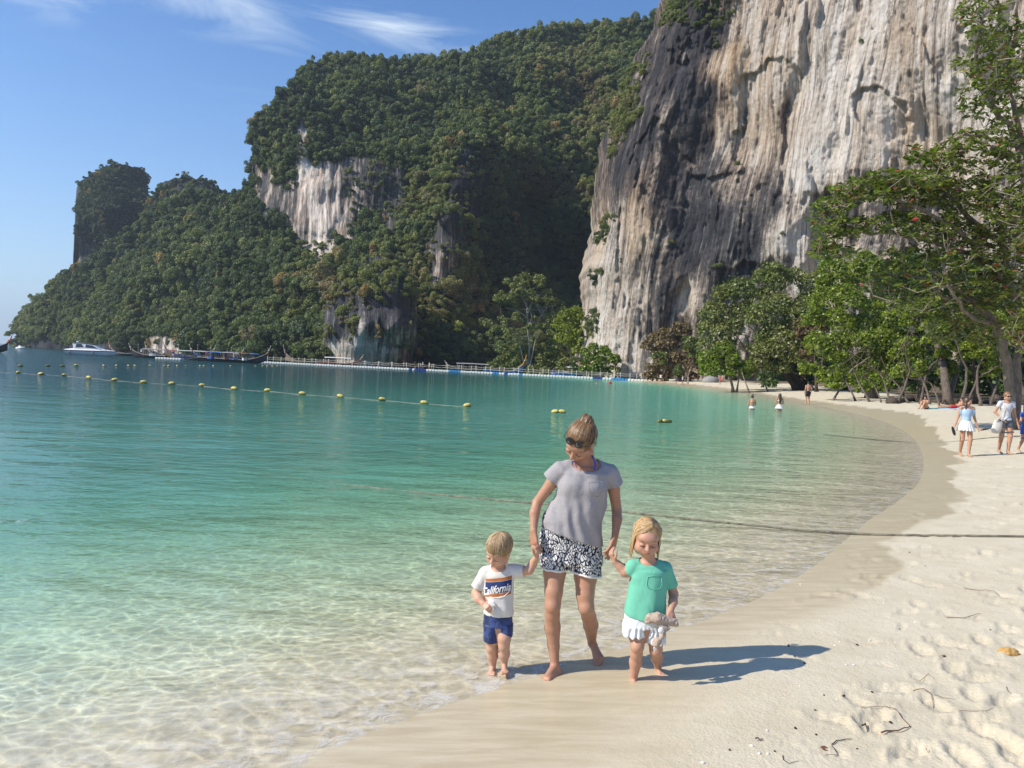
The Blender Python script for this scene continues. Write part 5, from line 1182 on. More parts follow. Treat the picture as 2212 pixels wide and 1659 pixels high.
# hair with a bun, sunglasses pushed up, bikini strings
H = Skin(hc-.2, hc+.2, .0032)
H.ell(L(0, -.018, .030), (.088, .110, .092), M, .01); H.ell(L(0, .100, -.055), (.084, .070, .104), M, .012, 'sub'); H.ell(L(0, .02, -.125), (.1, .13, .09), M, .02, 'sub')
H.ell(L(0, -.084, .088), (.046, .040, .040), M, .022); H.ell(L(.01, -.098, .100), (.030, .028, .026), M, .014)
H.disp(lambda x, y, z: .0028*np.sin(95*((x-hc[0])*M[0, 0]+(y-hc[1])*M[1, 0]+(z-hc[2])*M[2, 0])*1.6+2*vn(x*25, y*25, z*25)))
ho = H.mesh('hair', HAIR_M, mother, mo_B, 1); fattr(ho, 'leafv', .35+.35*vn(*[np.array([v.co[i] for v in ho.data.vertices])*(90 if i == 0 else 30) for i in range(3)]))
rs = np.random.RandomState(3); its = []; pole = unit((0, -.70, .62))
for k_ in range(900):
    ph = rs.uniform(0, 2*math.pi); front = math.cos(ph); el = (.62 if front > .5 else .30 if front > -.2 else -.25)+rs.uniform(-.12, .08)
    e = (math.sin(ph)*math.cos(el), math.cos(ph)*math.cos(el), math.sin(el)); its.append(arcpath(pole, e, 8, (.086, .107, .091), (0, -.018, .030), .012+rs.uniform(-.01, .02), 1.0, .06, rs))
for k_ in range(150):                                                       # the bun
    a, b = rs.normal(0, 1, 3), rs.normal(0, 1, 3); its.append([np.array((0, -.084, .086))+unit(a*(1-t_)+b*t_)*np.array((.043, .038, .040)) for t_ in np.linspace(0, 1, 6)])
for k_ in range(40):                                                        # loose ends at the nape and temples
    x_ = rs.choice([-1, 1], p=[.25, .75]); st = np.array((x_*.07, -.05+rs.uniform(-.03, .05), -.02)); its.append([st+np.array((x_*.008*t_+rs.normal(0, .003), -.01*t_, -.065*t_*rs.uniform(.5, 1.1))) for t_ in np.linspace(0, 1, 5)])
strands('hair_strands', mother, mo_B, hc, M, 1.07, its, HAIR_M, .0016, 4)
t = MT('black_lens'); t.bsdf((.008, .008, .01), .08, .6); LENS = t.m
sg = empty('sunglasses', L(0, .07, .085), 'round black sunglasses pushed up on the forehead of the woman with the bun', 'sunglasses'); sB = np.array(L(0, .07, .085)); Mv = Matrix(M.tolist())
fdir = M@unit((0, .86, .5)); side_ = M@np.array((1, 0, 0)); upd = np.cross(side_, fdir)
Mg = Matrix(np.stack([side_, fdir, upd], 1).tolist()); ctr = np.array(L(0, .079, .082)); 
for x in (-1, 1):
    mb = MB(); c_ = ctr+side_*.029*x-fdir*.004; mb.ell(Vector(c_-sB), (.0245, .0035, .0235), 18, 6, Mg); mb.build('lens', LENS, sg, True)
    mb = MB(); mb.tube([Vector(c_+side_*.0245*math.cos(a)+upd*.0235*math.sin(a)-sB) for a in np.linspace(0, 2*math.pi, 19)], .0016, 5, False); mb.build('rim', LENS, sg, True)
    mb = MB(); mb.tube([Vector(c_+side_*.024*x-sB), Vector(np.array(L(x*.078, .05, .06))-sB), Vector(np.array(L(x*.089, -.02, .035))-sB)], .0018, 5); mb.build('temple', LENS, sg, True)
mb = MB(); mb.tube([Vector(ctr+side_*t_*.008+upd*.006-fdir*.001-sB) for t_ in (-1, 0, 1)], .002, 5); mb.build('bridge', LENS, sg, True)
t = MT('blue_bikini'); t.bsdf((.03, .06, .42), .6, .3); BLUEB = t.m
mb = MB(); mb.tube([Vector(W(*p)-mo_B) for p in ((1279, 984, 4.735), (1284, 996, 4.715), (1286, 1006, 4.70), (1283, 1015, 4.70))], .0075, 6, True, .4); mb.tube([Vector(W(*p)-mo_B) for p in ((1241, 996, 4.72), (1243, 1004, 4.705), (1247, 1010, 4.70))], .005, 6, True, .4); mb.build('bikini_strap', BLUEB, mother, True)
t = MT('ring_gold'); t.bsdf((.7, .5, .2), .3, .5, 1.0); GOLD = t.m

# ================================================================ the boy
bo_B = np.array(land(1080, 1452)); bo_B[2] = gz(bo_B[0], bo_B[1])
boy = empty('person', bo_B, 'blond toddler boy in a white t-shirt with a navy panel and blue shorts', 'person')
S = Skin((-.36, 4.42, -.03), (.26, 4.98, .96), .0038)
S.loft([rowz(1385, 1050, 1104, 4.74, .05), rowz(1350, 1047, 1106, 4.74, .072), rowz(1310, 1046, 1107, 4.73, .078), rowz(1270, 1047, 1108, 4.73, .066), rowz(1240, 1048, 1108, 4.73, .060), rowz(1226, 1062, 1098, 4.73, .045)], .02)
nk0, nk1 = W(1079, 1231, 4.735), W(1078, 1212, 4.725); S.cap(nk0, nk1, .036, .034, .02)
sL, sR = W(1049, 1238, 4.73), W(1108, 1233, 4.735); S.cap(nk0, sL, .032, .031, .02); S.cap(nk0, sR, .032, .031, .02)
eL, wL = W(1028, 1282, 4.74), W(1044, 1304, 4.665); S.chain([(sL, .031), (W(1038, 1262, 4.74), .030), (eL, .026), (W(1034, 1293, 4.70), .026), (wL, .018)], .015)
hand(S, wL, W(1055, 1314, 4.62)-wL, (.5, .5, -.6), 1, .60, (.9, .95, 1.0, 1.0), .05, .004)
eR, wR = W(1143, 1232, 4.70), W(1159, 1204, 4.665); S.chain([(sR, .031), (W(1124, 1235, 4.73), .029), (eR, .026), (W(1151, 1218, 4.71), .025), (wR, .018)], .015)
hand(S, wR, W(1163, 1182, 4.645)-wR, (-.85, .45, 0), 1, .60, (.8, .8, .85, .9), .05, .004)
S.chain([(W(1065, 1345, 4.74), .052), (W(1063, 1380, 4.73), .041), (W(1063, 1398, 4.735), .034), (W(1064, 1415, 4.76), .034), (W(1064, 1440, 4.765), .020)], .015); S.chain([(W(1089, 1345, 4.73), .052), (W(1089, 1378, 4.69), .041), (W(1088.5, 1394, 4.69), .034), (W(1089, 1412, 4.71), .034), (W(1089, 1434, 4.72), .020)], .015)
foot(S, W(1064, 1440, 4.765), W(1065, 1450, 4.785), W(1060, 1457, 4.67), .66, -1, .008); foot(S, W(1089, 1434, 4.72), W(1089, 1444, 4.74), W(1091, 1455, 4.62), .66, 1, .008)
hcb = W(1077, 1190, 4.71); L, M = head(S, hcb, (-.42, -.70, -.42), (-.08, -.42, .90), .88, 1.0, .012); S.mesh('body', SK_B, boy, bo_B, 1)
facebits(boy, L, M, bo_B, .88, LIP, HAIR_B, LASH, 1, .1)
T = Skin((-.33, 4.5, .35), (.22, 4.95, .80), .0044)
T.loft([rowz(1340, 1047, 1110, 4.735, .088), rowz(1310, 1046, 1110, 4.735, .090), rowz(1275, 1046, 1109, 4.735, .080), rowz(1245, 1047, 1111, 4.735, .072), rowz(1228, 1060, 1100, 4.735, .052)], .015)
T.cap(nk0, sL, .038, .040, .015); T.cap(nk0, sR, .038, .040, .015); T.cap(sL, W(1030, 1270, 4.74), .039, .041, .015); T.cap(sR, W(1136, 1234, 4.725), .039, .041, .015)
T.disp(lambda x, y, z: .004*(1-2*np.abs(fbm(x*16+z*7, z*7, y*12, 3, 311)))-.002+.003*np.sin((x+z*.5)*70)*sstep(.55, .45, z))
T.over(S, .005, .02); dl = unit(W(1028, 1282, 4.74)-sL); sleeve_cut(T, W(1031, 1270, 4.74), dl, .06); sleeve_cut(T, W(1133, 1233, 4.727), unit(eR-sR), .06); T.cap(W(1031, 1270, 4.74)+dl*.03, eL, .036, .036, 0, 'sub'); T.cap(eL, wL, .036, .034, 0, 'sub'); T.cap(W(1133, 1233, 4.727)+unit(eR-sR)*.036, eR, .036, .036, 0, 'sub'); T.cap(eR, wR, .038, .034, 0, 'sub'); T.plane(W(1080, 1325, 4.735), (0, 0, -1)); T.ell(W(1077, 1225, 4.70), (.044, .05, .030), None, .003, 'sub'); T.cap(nk0, nk1+[0, 0, .05], .042, .042, .003, 'sub')
t = MT('boy_tee_print'); P = t.coord('Object'); sp = t.n('ShaderNodeSeparateXYZ'); t.lk(P, sp.inputs[0])
z1, z0 = W(1090, 1251, 4.66)[2]-bo_B[2], W(1090, 1291, 4.66)[2]-bo_B[2]; xl_ = W(1048, 1270, 4.66)[0]-bo_B[0]; xr_ = W(1105, 1270, 4.66)[0]-bo_B[0]
zt = t.math('SUBTRACT', sp.outputs[2], t.math('MULTIPLY', t.math('SUBTRACT', sp.outputs[0], xl_), .16)); v_ = t.math('DIVIDE', t.math('SUBTRACT', zt, z0-.008), z1-z0)
cr_ = t.ramp(v_, [(0, (.68, .65, .60)), (.002, (.46, .16, .05)), (.17, (.62, .58, .52)), (.19, (.035, .055, .16)), (.80, (.62, .58, .52)), (.82, (.46, .16, .05)), (.985, (.68, .65, .60))], 'CONSTANT')
inx = t.math('MULTIPLY', t.math('GREATER_THAN', sp.outputs[0], xl_), t.math('LESS_THAN', sp.outputs[0], xr_)); iny = t.math('LESS_THAN', sp.outputs[1], W(1080, 1270, 4.735)[1]-bo_B[1]); vin = t.math('MULTIPLY', t.math('GREATER_THAN', v_, 0.0), t.math('LESS_THAN', v_, 1.0))
msk = t.math('MULTIPLY', t.math('MULTIPLY', inx, iny), vin); fold = t.noise(P, 22, 4, .6, .5)
t.bsdf(t.mix(msk, (.68, .65, .60), cr_), .85, .15, 0, t.bump(fold, .4, .01)); btee = T.mesh('t_shirt', t.m, boy, bo_B, 1)
bt = bvh_of(btee)
cu = bpy.data.curves.new('lettering', 'FONT'); cu.body = 'California'; cu.size = 1; cu.shear = .35; cu.offset = .02; cu.resolution_u = 4; tob = bpy.data.objects.new('lettering', cu); col.objects.link(tob)
me = bpy.data.meshes.new_from_object(tob.evaluated_get(bpy.context.evaluated_depsgraph_get())); bpy.data.objects.remove(tob)
bm = bmesh.new(); bm.from_mesh(me); bmesh.ops.triangulate(bm, faces=bm.faces[:]); bmesh.ops.subdivide_edges(bm, edges=[e for e in bm.edges if e.calc_length() > .12], cuts=2); 
xs = [v.co.x for v in bm.verts]; x0_, x1_ = min(xs), max(xs); kill = []
for v in bm.verts:
    u_ = (v.co.x-x0_)/(x1_-x0_); vx_ = 1041+u_*62; vy_ = 1287-u_*12.5-(v.co.y)*23
    p = drape(bt, bo_B, vx_, vy_, .0018)
    if p is None: kill.append(v)
    else: v.co = p
bmesh.ops.delete(bm, geom=kill, context='VERTS'); bm.to_mesh(me); bm.free(); me.materials.clear(); t = MT('white_print'); t.bsdf((.82, .80, .76), .7, .2); WPR = t.m; me.materials.append(WPR)
lo_ = bpy.data.objects.new('lettering', me); col.objects.link(lo_); lo_.parent = boy
mb = MB(); P = [drape(bt, bo_B, *p, .002) for p in ((1056, 1288), (1066, 1291), (1078, 1291), (1090, 1287), (1098, 1279), (1103, 1271))]; P = [p for p in P if p]; mb.tube(P, [.001, .0022, .003, .003, .0022, .001][:len(P)], 5); mb.build('swoosh', WPR, boy)
Q = Skin((-.25, 4.5, .15), (.12, 4.95, .48), .0044)
Q.loft([rowz(1350, 1043, 1109, 4.735, .086), rowz(1320, 1044, 1108, 4.735, .084), rowz(1312, 1046, 1106, 4.735, .08)], .01); Q.loft([rowz(1395, 1043, 1078, 4.735, .068), rowz(1345, 1043, 1079, 4.735, .080)], .01); Q.loft([rowz(1390, 1076, 1109, 4.715, .066), rowz(1345, 1074, 1109, 4.73, .078)], .01)
Q.disp(lambda x, y, z: .004*(1-2*np.abs(fbm(x*18, z*11, y*12, 3, 321)))); p_ = W(1060, 1383, 4.735); q_ = W(1092, 1372, 4.72); x, y, z = Q.ax[0][:, None, None], Q.ax[1][None, :, None], Q.ax[2][None, None]; mid = W(1077, 1370, 4.73)[0]
Q.g = np.where(x < mid, np.maximum(Q.g, p_[2]-z), np.maximum(Q.g, q_[2]-z)).astype(np.float32)
t = MT('blue_chino'); P = t.coord('Object'); wetn = t.ramp(t.noise(P, 9, 4, .6), [(.45, 0), (.56, 1)]); t.bsdf(t.mix(wetn, (.055, .085, .24), (.022, .035, .10)), t.math('SUBTRACT', .85, t.math('MULTIPLY', wetn, .35)), .3, 0, t.bump(t.noise(P, 24, 4, .6), .4, .01)); Q.mesh('shorts', t.m, boy, bo_B, 1)
H = Skin(hcb-.16, hcb+.16, .0032); sc_ = .88
H.ell(L(0, -.016, .030), np.array((.084, .105, .088))*sc_, M, .01); H.ell(L(0, .105, -.052), np.array((.080, .065, .085))*sc_, M, .012, 'sub'); H.ell(L(0, .02, -.120), np.array((.09, .12, .085))*sc_, M, .02, 'sub')
H.disp(lambda x, y, z: .0025*vn(x*120, y*60, z*40)); ho = H.mesh('hair', HAIR_B, boy, bo_B, 1); fattr(ho, 'leafv', np.full(len(ho.data.vertices), .45))
rs = np.random.RandomState(13); its = []; pole = unit((.15, -.35, .85))
for k_ in range(1050):
    ph = rs.uniform(0, 2*math.pi); front = math.cos(ph); el = (.16 if front > .6 else .0 if front > -.1 else -.30)+rs.normal(0, .16)+(.10 if math.sin(ph) > .3 and front > .5 else 0); ph2 = ph-.25*(front > .4)
    e = (math.sin(ph2)*math.cos(el), math.cos(ph2)*math.cos(el), math.sin(el)); P_ = arcpath(pole, e, 8, (.086, .108, .092), (0, -.016, .030), .02+rs.uniform(-.01, .07), 1.0, .14, rs); q_ = P_[-1]*np.array((1.02, 1.02, 1))+[0, .0, -.008]; P_.append(q_); its.append(P_)
strands('hair_strands', boy, bo_B, hcb, M, sc_, its, HAIR_B, .0017, 14)

# ================================================================ the girl
gi_B = np.array(land(1372, 1490)); gi_B[2] = gz(gi_B[0], gi_B[1])
girl = empty('person', gi_B, 'small girl with shoulder length honey hair in a mint green t-shirt and white frilled shorts', 'person')
S = Skin((.48, 4.25, -.03), (1.15, 4.95, 1.10), .0042)
S.loft([rowz(1382, 1358, 1428, 4.64, .055), rowz(1355, 1352, 1432, 4.64, .082), rowz(1320, 1356, 1432, 4.63, .082), rowz(1280, 1362, 1434, 4.63, .072), rowz(1245, 1362, 1440, 4.63, .070), rowz(1222, 1370, 1432, 4.63, .055), rowz(1214, 1385, 1415, 4.63, .04)], .02)
nk0, nk1 = W(1402, 1216, 4.635), W(1400, 1195, 4.62); S.cap(nk0, nk1, .040, .037, .02)
sL, sR = W(1367, 1224, 4.63), W(1437, 1228, 4.65); S.cap(nk0, sL, .034, .033, .02); S.cap(nk0, sR, .034, .033, .02)
eL, wL = W(1350, 1236, 4.64), W(1328, 1212, 4.65); S.chain([(sL, .033), (W(1358, 1234, 4.635), .029), (eL, .027), (W(1340, 1224, 4.65), .024), (wL, .018)], .015)
hand(S, wL, W(1318, 1194, 4.645)-wL, (.8, .5, .1), -1, .64, (.7, .75, .8, .85), .06, .004)
eR, wR = W(1455, 1284, 4.66), W(1449, 1318, 4.56); S.chain([(sR, .033), (W(1449, 1260, 4.665), .030), (eR, .027), (W(1454, 1300, 4.61), .026), (wR, .0185)], .015)
hand(S, wR, W(1444, 1345, 4.52)-wR, (-.1, .75, -.45), 1, .70, (.7, .8, .85, .9), .08, .004)
S.chain([(W(1377, 1350, 4.64), .058), (W(1377, 1378, 4.60), .044), (W(1377, 1396, 4.58), .037), (W(1375, 1412, 4.60), .034), (W(1373, 1430, 4.625), .037), (W(1368, 1467, 4.63), .0215)], .015); S.ell(W(1377, 1396, 4.565), (.026, .025, .03), None, .02)
S.chain([(W(1411, 1350, 4.65), .058), (W(1416, 1385, 4.60), .044), (W(1417, 1405, 4.60), .037), (W(1419, 1420, 4.69), .036), (W(1421, 1440, 4.78), .0215)], .015); S.ell(W(1417, 1404, 4.585), (.026, .025, .03), None, .02)
foot(S, W(1368, 1467, 4.63), W(1367, 1478, 4.66), W(1375, 1492, 4.52), .74, -1, .009); foot(S, W(1421, 1440, 4.78), W(1422, 1447, 4.80), W(1429, 1464, 4.70), .74, -1, .009)
hcg = W(1397, 1161, 4.60); L, M = head(S, hcg, (-.06, -.90, -.30), (.02, -.28, .95), 1.03, .9, .012); S.mesh('body', SK_G, girl, gi_B, 1)
facebits(girl, L, M, gi_B, 1.03, LIP, BROW, LASH, .9, .8)
T = Skin((.55, 4.35, .38), (1.12, 4.90, .98), .0044)
T.loft([rowz(1350, 1350, 1436, 4.635, .105), rowz(1320, 1349, 1437, 4.635, .104), rowz(1290, 1355, 1438, 4.635, .096), rowz(1255, 1360, 1441, 4.635, .086), rowz(1230, 1364, 1442, 4.635, .078), rowz(1216, 1380, 1426, 4.635, .055)], .015)
T.cap(nk0, sL, .040, .042, .015); T.cap(nk0, sR, .040, .042, .015); T.cap(sL, W(1351, 1238, 4.64), .039, .037, .015); T.cap(sR, W(1451, 1268, 4.66), .041, .045, .015)
T.disp(lambda x, y, z: .0045*(1-2*np.abs(fbm(x*10+z*3, z*5, y*10, 3, 331)))-.002+.003*np.sin(x*55+2*vn(x*5, z*5))*sstep(.75, .5, z))
T.over(S, .005, .02); sleeve_cut(T, W(1354, 1236, 4.638), unit(eL-sL+np.array([0, 0, -.03])), .055); sleeve_cut(T, W(1451, 1267, 4.66), unit(eR-sR), .065); T.cap(W(1354, 1236, 4.638)+unit(eL-sL)*.04, eL+unit(eL-sL)*.02, .038, .038, 0, 'sub'); T.cap(eL, wL, .036, .034, 0, 'sub'); T.cap(W(1451, 1267, 4.66)+unit(eR-sR)*.036, eR, .038, .038, 0, 'sub'); T.cap(eR, wR, .036, .034, 0, 'sub')
x, y, z = T.ax[0][:, None, None], T.ax[1][None, :, None], T.ax[2][None, None]; zc = W(1395, 1340, 4.56)[2]; xc = W(1395, 1340, 4.6)[0]; T.g = np.maximum(T.g, (zc+.9*(x-xc)**2-z)).astype(np.float32)
T.ell(W(1401, 1209, 4.60), (.056, .055, .036), None, .003, 'sub'); T.cap(nk0, nk1+[0, 0, .05], .046, .046, .003, 'sub')
MINT = clothm('mint_jersey', (.16, .50, .36), .88, 900, .04); gtee = T.mesh('t_shirt', MINT, girl, gi_B, 1); bt = bvh_of(gtee)
mb = MB()
for pl in ([(1399, 1246), (1412, 1244), (1428, 1247)], [(1399, 1246), (1397, 1262), (1400, 1270), (1413, 1274), (1425, 1271), (1430, 1262), (1428, 1247)]):
    P = [drape(bt, gi_B, *p) for p in pl]; mb.tube([p for p in P if p], .0022, 5)
mb.build('chest_pocket', MINT, girl, True)
Q = Skin((.60, 4.4, .22), (1.06, 4.9, .60), .0044)
Q.loft([rowz(1350, 1346, 1436, 4.64, .104), rowz(1330, 1349, 1434, 4.64, .100), rowz(1318, 1352, 1432, 4.64, .095)], .01); Q.loft([rowz(1385, 1343, 1392, 4.62, .090), rowz(1345, 1345, 1394, 4.635, .098)], .01); Q.loft([rowz(1402, 1391, 1440, 4.63, .09), rowz(1345, 1388, 1437, 4.64, .098)], .01)
Q.disp(lambda x, y, z: .004*(1-2*np.abs(fbm(x*20, z*12, y*16, 3, 341)))+.0035*np.sin(x*230+y*80+3*vn(x*20, z*20))*sstep(.42, .33, z)); x, y, z = Q.ax[0][:, None, None], Q.ax[1][None, :, None], Q.ax[2][None, None]; mid = W(1392, 1370, 4.62)[0]; zl, zr = W(1368, 1373, 4.60)[2], W(1414, 1388, 4.60)[2]
wob = .006*np.sin(x*150)+0*y
Q.g = np.where(x < mid, np.maximum(Q.g, zl+wob-z), np.maximum(Q.g, zr+wob-z)).astype(np.float32); PALEB = clothm('pale_denim', (.70, .73, .76)); Q.mesh('shorts', PALEB, girl, gi_B, 1)
H = Skin(hcg-.22, hcg+.2, .0034); sc_ = 1.0
H.ell(L(0, -.016, .026), np.array((.080, .100, .086))*sc_, M, .01); H.ell(L(0, -.035, -.055), np.array((.078, .068, .085))*sc_, M, .03); H.ell(L(0, .118, -.022), np.array((.080, .082, .110))*sc_, M, .012, 'sub'); H.ell(L(0, .06, -.12), np.array((.06, .09, .07))*sc_, M, .012, 'sub')
H.disp(lambda x, y, z: .0025*vn(x*110, y*110, z*20)); ho = H.mesh('hair', HAIR_G, girl, gi_B, 1); fattr(ho, 'leafv', np.full(len(ho.data.vertices), .35))
rs = np.random.RandomState(23); its = []
for k_ in range(1050):
    sd_ = -1 if rs.rand() < .38 else 1; st = (-.22+rs.normal(0, .04), rs.uniform(-.75, .62), .8); ph = sd_*rs.uniform(.98, 3.1); dirn = (math.sin(ph), math.cos(ph), -.15)
    R3 = (.082, .102, .088); P_ = arcpath(st, dirn, 7, R3, (0, -.016, .028), rs.uniform(-.02, .025), 1.0+rs.uniform(-.01, .01), .05, rs); p = np.array(P_[-1]); ln = rs.uniform(.115, .165)
    if abs(ph) < 1.2: P_[4:] = [q+np.array((sd_*.006, -.010, 0)) for q in P_[4:]]; p = np.array(P_[-1])
    for t_ in (.33, .66, 1.0): P_.append(p+np.array((sd_*.006*t_*(1-abs(ph)/3.2)+rs.normal(0, .002), -.012*t_+rs.normal(0, .002), -ln*t_)))
    its.append(P_)
strands('hair_strands', girl, gi_B, hcg, M, sc_, its, HAIR_G, .0020, 24)
# the soft toy hanging from her hand
TOYM = clothm('beige_plush', (.44, .35, .28), .95, 300, .2, 60); tB = W(1425, 1345, 4.50); toy = empty('soft_toy', tB, 'limp beige plush toy held by the girl in the mint t-shirt', 'toy')
Y = Skin(tB-.16, tB+.16, .0034)
Y.chain([(W(1404, 1334, 4.50), .024), (W(1420, 1335, 4.49), .032), (W(1440, 1341, 4.50), .026), (W(1458, 1343, 4.51), .020)], .01); Y.chain([(W(1425, 1345, 4.49), .022), (W(1434, 1358, 4.48), .018), (W(1432, 1371, 4.48), .014), (W(1426, 1380, 4.48), .012)], .01)
Y.chain([(W(1408, 1340, 4.50), .014), (W(1399, 1343, 4.49), .012), (W(1396, 1336, 4.49), .010)], .01); Y.chain([(W(1450, 1345, 4.50), .014), (W(1462, 1350, 4.50), .012)], .01); Y.chain([(W(1440, 1348, 4.49), .014), (W(1444, 1358, 4.48), .010)], .01)
Y.ell(W(1419, 1388, 4.48), (.026, .024, .028), None, .012); Y.disp(lambda x, y, z: .004*vn(x*60, y*60, z*60)+.003*vn(x*130, y*130, z*130)); Y.mesh('body', TOYM, toy, tB, 1)
for q in ((1412, 1402), (1417, 1404), (1413, 1408)):
    mb = MB(); mb.tube([Vector(W(1416, 1394, 4.475)-tB), Vector(W(q[0], q[1], 4.47)-tB)], [.006, .003], 5); mb.build('tassel', PALEB, toy, True)
mb = MB(); mb.ell(Vector(W(1428, 1362, 4.455)-tB), (.018, .006, .02), 8, 5); mb.build('ear', PALEB, toy, True)
# ================================================================ other people on the beach
def stdj(): return dict(pel=(0,0,.93), ch=(0,.0,1.25), nk=(0,-.005,1.42), hd=(0,.015,1.575), sL=(-.165,0,1.385), sR=(.165,0,1.385), eL=(-.225,-.03,1.11), eR=(.225,-.03,1.11), wL=(-.235,.05,.86), wR=(.235,.05,.86),
    hL=(-.085,0,.90), hR=(.085,0,.90), kL=(-.095,.02,.48), kR=(.095,.02,.48), aL=(-.10,-.02,.08), aR=(.10,-.02,.08), tL=(-.115,.15,.02), tR=(.115,.15,.02), face=(0,1,-.05), hup=(0,0,1))
def flat(name, c, r=.75): 
    if name in bpy.data.materials: return bpy.data.materials[name]
    t = MT(name); t.bsdf(t.mix(1.0, c, t.ramp(t.noise(t.coord('Object'), 14, 4, .6), [(.3, .85), (.7, 1.08)]), 'MULTIPLY'), r, .25); return t.m
SKF = skinm('skin_beach', (.46, .26, .165))
def figure(pos, H, az, label, J=None, top=None, bottom=None, hair=None, female=True, h=.014, hairlen=0.0, bun=False, skirt=0.0, shortlen=.18, legs=True, skin=None, tank=False, bra=None, group=None, sleeve=True):
    """az: direction the person faces, degrees from +x"""
    j = stdj(); j.update(J or {}); a = R(az-90); k = H/1.70; Mz = np.array(Matrix.Rotation(a, 3, 'Z')); P = {n: Mz@(np.array(v)*k) for n, v in j.items() if n not in ('face', 'hup')}
    fd, hu = Mz@np.array(j['face']), Mz@np.array(j['hup']); root = empty('person', pos, label, 'person', group); pts = np.array(list(P.values())); lo, hi = pts.min(0)-.22*k, pts.max(0)+.26*k
    f = .90 if female else 1.0; S = Skin(lo, hi, h); sk = skin or SKF; X = Mz[:, 0]; Y = Mz[:, 1]; up = unit(P['ch']-P['pel']); Mt = frame(unit(np.cross(up, X)), up)
    S.ell((P['pel']+P['hL']+P['hR'])/3, np.array((.165, .115, .12))*k, Mt, .03); S.cap(P['pel'], P['ch'], .115*k*f, .125*k*f, .04, 'add', (Mt[:, 1], .78)); S.ell(P['ch']+up*.02, np.array((.165*f, .105, .15))*k, Mt, .03); S.cap(P['ch']+up*.1*k, P['nk'], .07*k, .052*k, .04); S.cap(P['nk'], P['hd'], .052*k, .05*k, .02)
    for s_ in 'LR':
        S.chain([(P['nk'], .045*k), (P['s'+s_], .052*k*f), (P['e'+s_], .037*k*f), (P['w'+s_], .024*k)], .02); d = unit(P['w'+s_]-P['e'+s_])
        hd_ = P['w'+s_]+d*.09*k; S.cap(P['w'+s_], hd_, .030*k, .030*k, .01, 'add', (X, .6))
        if h < .012:
            for q in (-1.2, -.4, .4, 1.2): S.cap(hd_+Y*q*.018*k, hd_+d*.075*k+Y*q*.022*k+X*(.01 if s_ == 'L' else -.01), .0095*k, .008*k, .003)
            S.cap(P['w'+s_]+d*.03*k, P['w'+s_]+d*.08*k+Y*.045*k, .012*k, .010*k, .006)
        if legs: S.chain([(P['h'+s_], .088*k), (P['k'+s_], .058*k), ((P['k'+s_]*.68+P['a'+s_]*.32)-Y*.012*k, .054*k), (P['a'+s_], .034*k), (P['a'+s_]-[0, 0, .03*k], .033*k), (P['t'+s_], .026*k)], .02)
        else: S.chain([(P['h'+s_], .088*k), (P['k'+s_], .058*k)], .02)
    hc_ = P['hd']; 
    if h < .012: L, M = head(S, hc_, fd, hu, k*1.02); 
    else:
        M = frame(fd, hu); L = lambda x, y, z: hc_+M@(np.array([x, y, z])*k); S.ell(L(0, -.01, .02), np.array((.078, .098, .088))*k, M, .01); S.ell(L(0, .025, -.045), np.array((.058, .064, .068))*k, M, .02); S.cap(L(0, .09, 0), L(0, .10, -.03), .012*k, .014*k, .01)
    S.mesh('body', sk, root, (0, 0, 0), 1)
    if hair is not None:
        Hh = Skin(hc_-[.22, .22, .62+0*k], hc_+.22, min(h, .010)); Hh.ell(L(0, -.018, .032), np.array((.088, .108, .092))*k, M, .01)
        if hairlen > .05: 
            dn = np.array((0, 0, -1.0)); Hh.chain([(L(0, -.06, 0), .075*k), (L(0, -.075, -.08), .075*k), (L(0, -.085, -.08)+dn*hairlen*.6, .085*k), (L(0, -.085, -.08)+dn*hairlen, .05*k)], .03, (M[:, 1], .55))
            for x_ in (-1, 1): Hh.chain([(L(x_*.06, -.02, 0), .035*k), (L(x_*.075, -.02, -.10), .035*k), (L(x_*.085, .0, -.10)+dn*hairlen*.5, .022*k)], .02)
        if bun: Hh.ell(L(0.01, -.05, .135), np.array((.05, .05, .045))*k, M, .02)
        Hh.ell(L(0, .105, -.045), np.array((.082, .068, .098))*k, M, .01, 'sub')
        if hairlen <= .05: Hh.ell(L(0, .02, -.13), np.array((.11, .14, .095))*k, M, .01, 'sub')
        Hh.disp(lambda x, y, z: .005*vn(x*60, y*60, z*14)); o = Hh.mesh('hair', hair, root, (0, 0, 0), 1); fattr(o, 'leafv', .4+.4*vn(*[np.array([v.co[i] for v in o.data.vertices])*(50 if i < 2 else 9) for i in range(3)]))
    if top is not None:
        T = Skin(lo, hi, h); T.ell(P['ch']+up*.02, np.array((.178*f, .122, .16))*k, Mt, .03); T.cap(P['pel']+up*.06*k, P['ch'], .128*k*f, .135*k*f, .03, 'add', (Mt[:, 1], .85))
        if not tank:
            T.ell(P['pel'], np.array((.172, .13, .10))*k, Mt, .03)
            for s_ in 'LR': T.cap(P['nk'], P['s'+s_], .052*k, .062*k, .02); T.cap(P['s'+s_], P['s'+s_]*.55+P['e'+s_]*.45, .060*k, .056*k, .015)
        T.over(S, .008*max(1, h/.01), .05*k); 
        for s_ in 'LR':
            d = unit(P['e'+s_]-P['s'+s_]); sleeve_cut(T, P['s'+s_]*(.55 if not tank else .8)+P['e'+s_]*(.45 if not tank else .2)-(0 if not tank else d*.10*k), d, .10*k)
        T.plane(P['pel']-up*(.03*k if not tank else -.07*k), -up); T.ell(P['nk']+fd*.05*k+up*.01*k, np.array((.085, .085, .06 if not tank else .10))*k, None, .004, 'sub'); T.cap(P['nk'], P['hd'], .07*k, .07*k, .004, 'sub')
        T.disp(lambda x, y, z: .004*vn(x*16, y*16, z*8)); T.mesh('top', top, root, (0, 0, 0), 1)
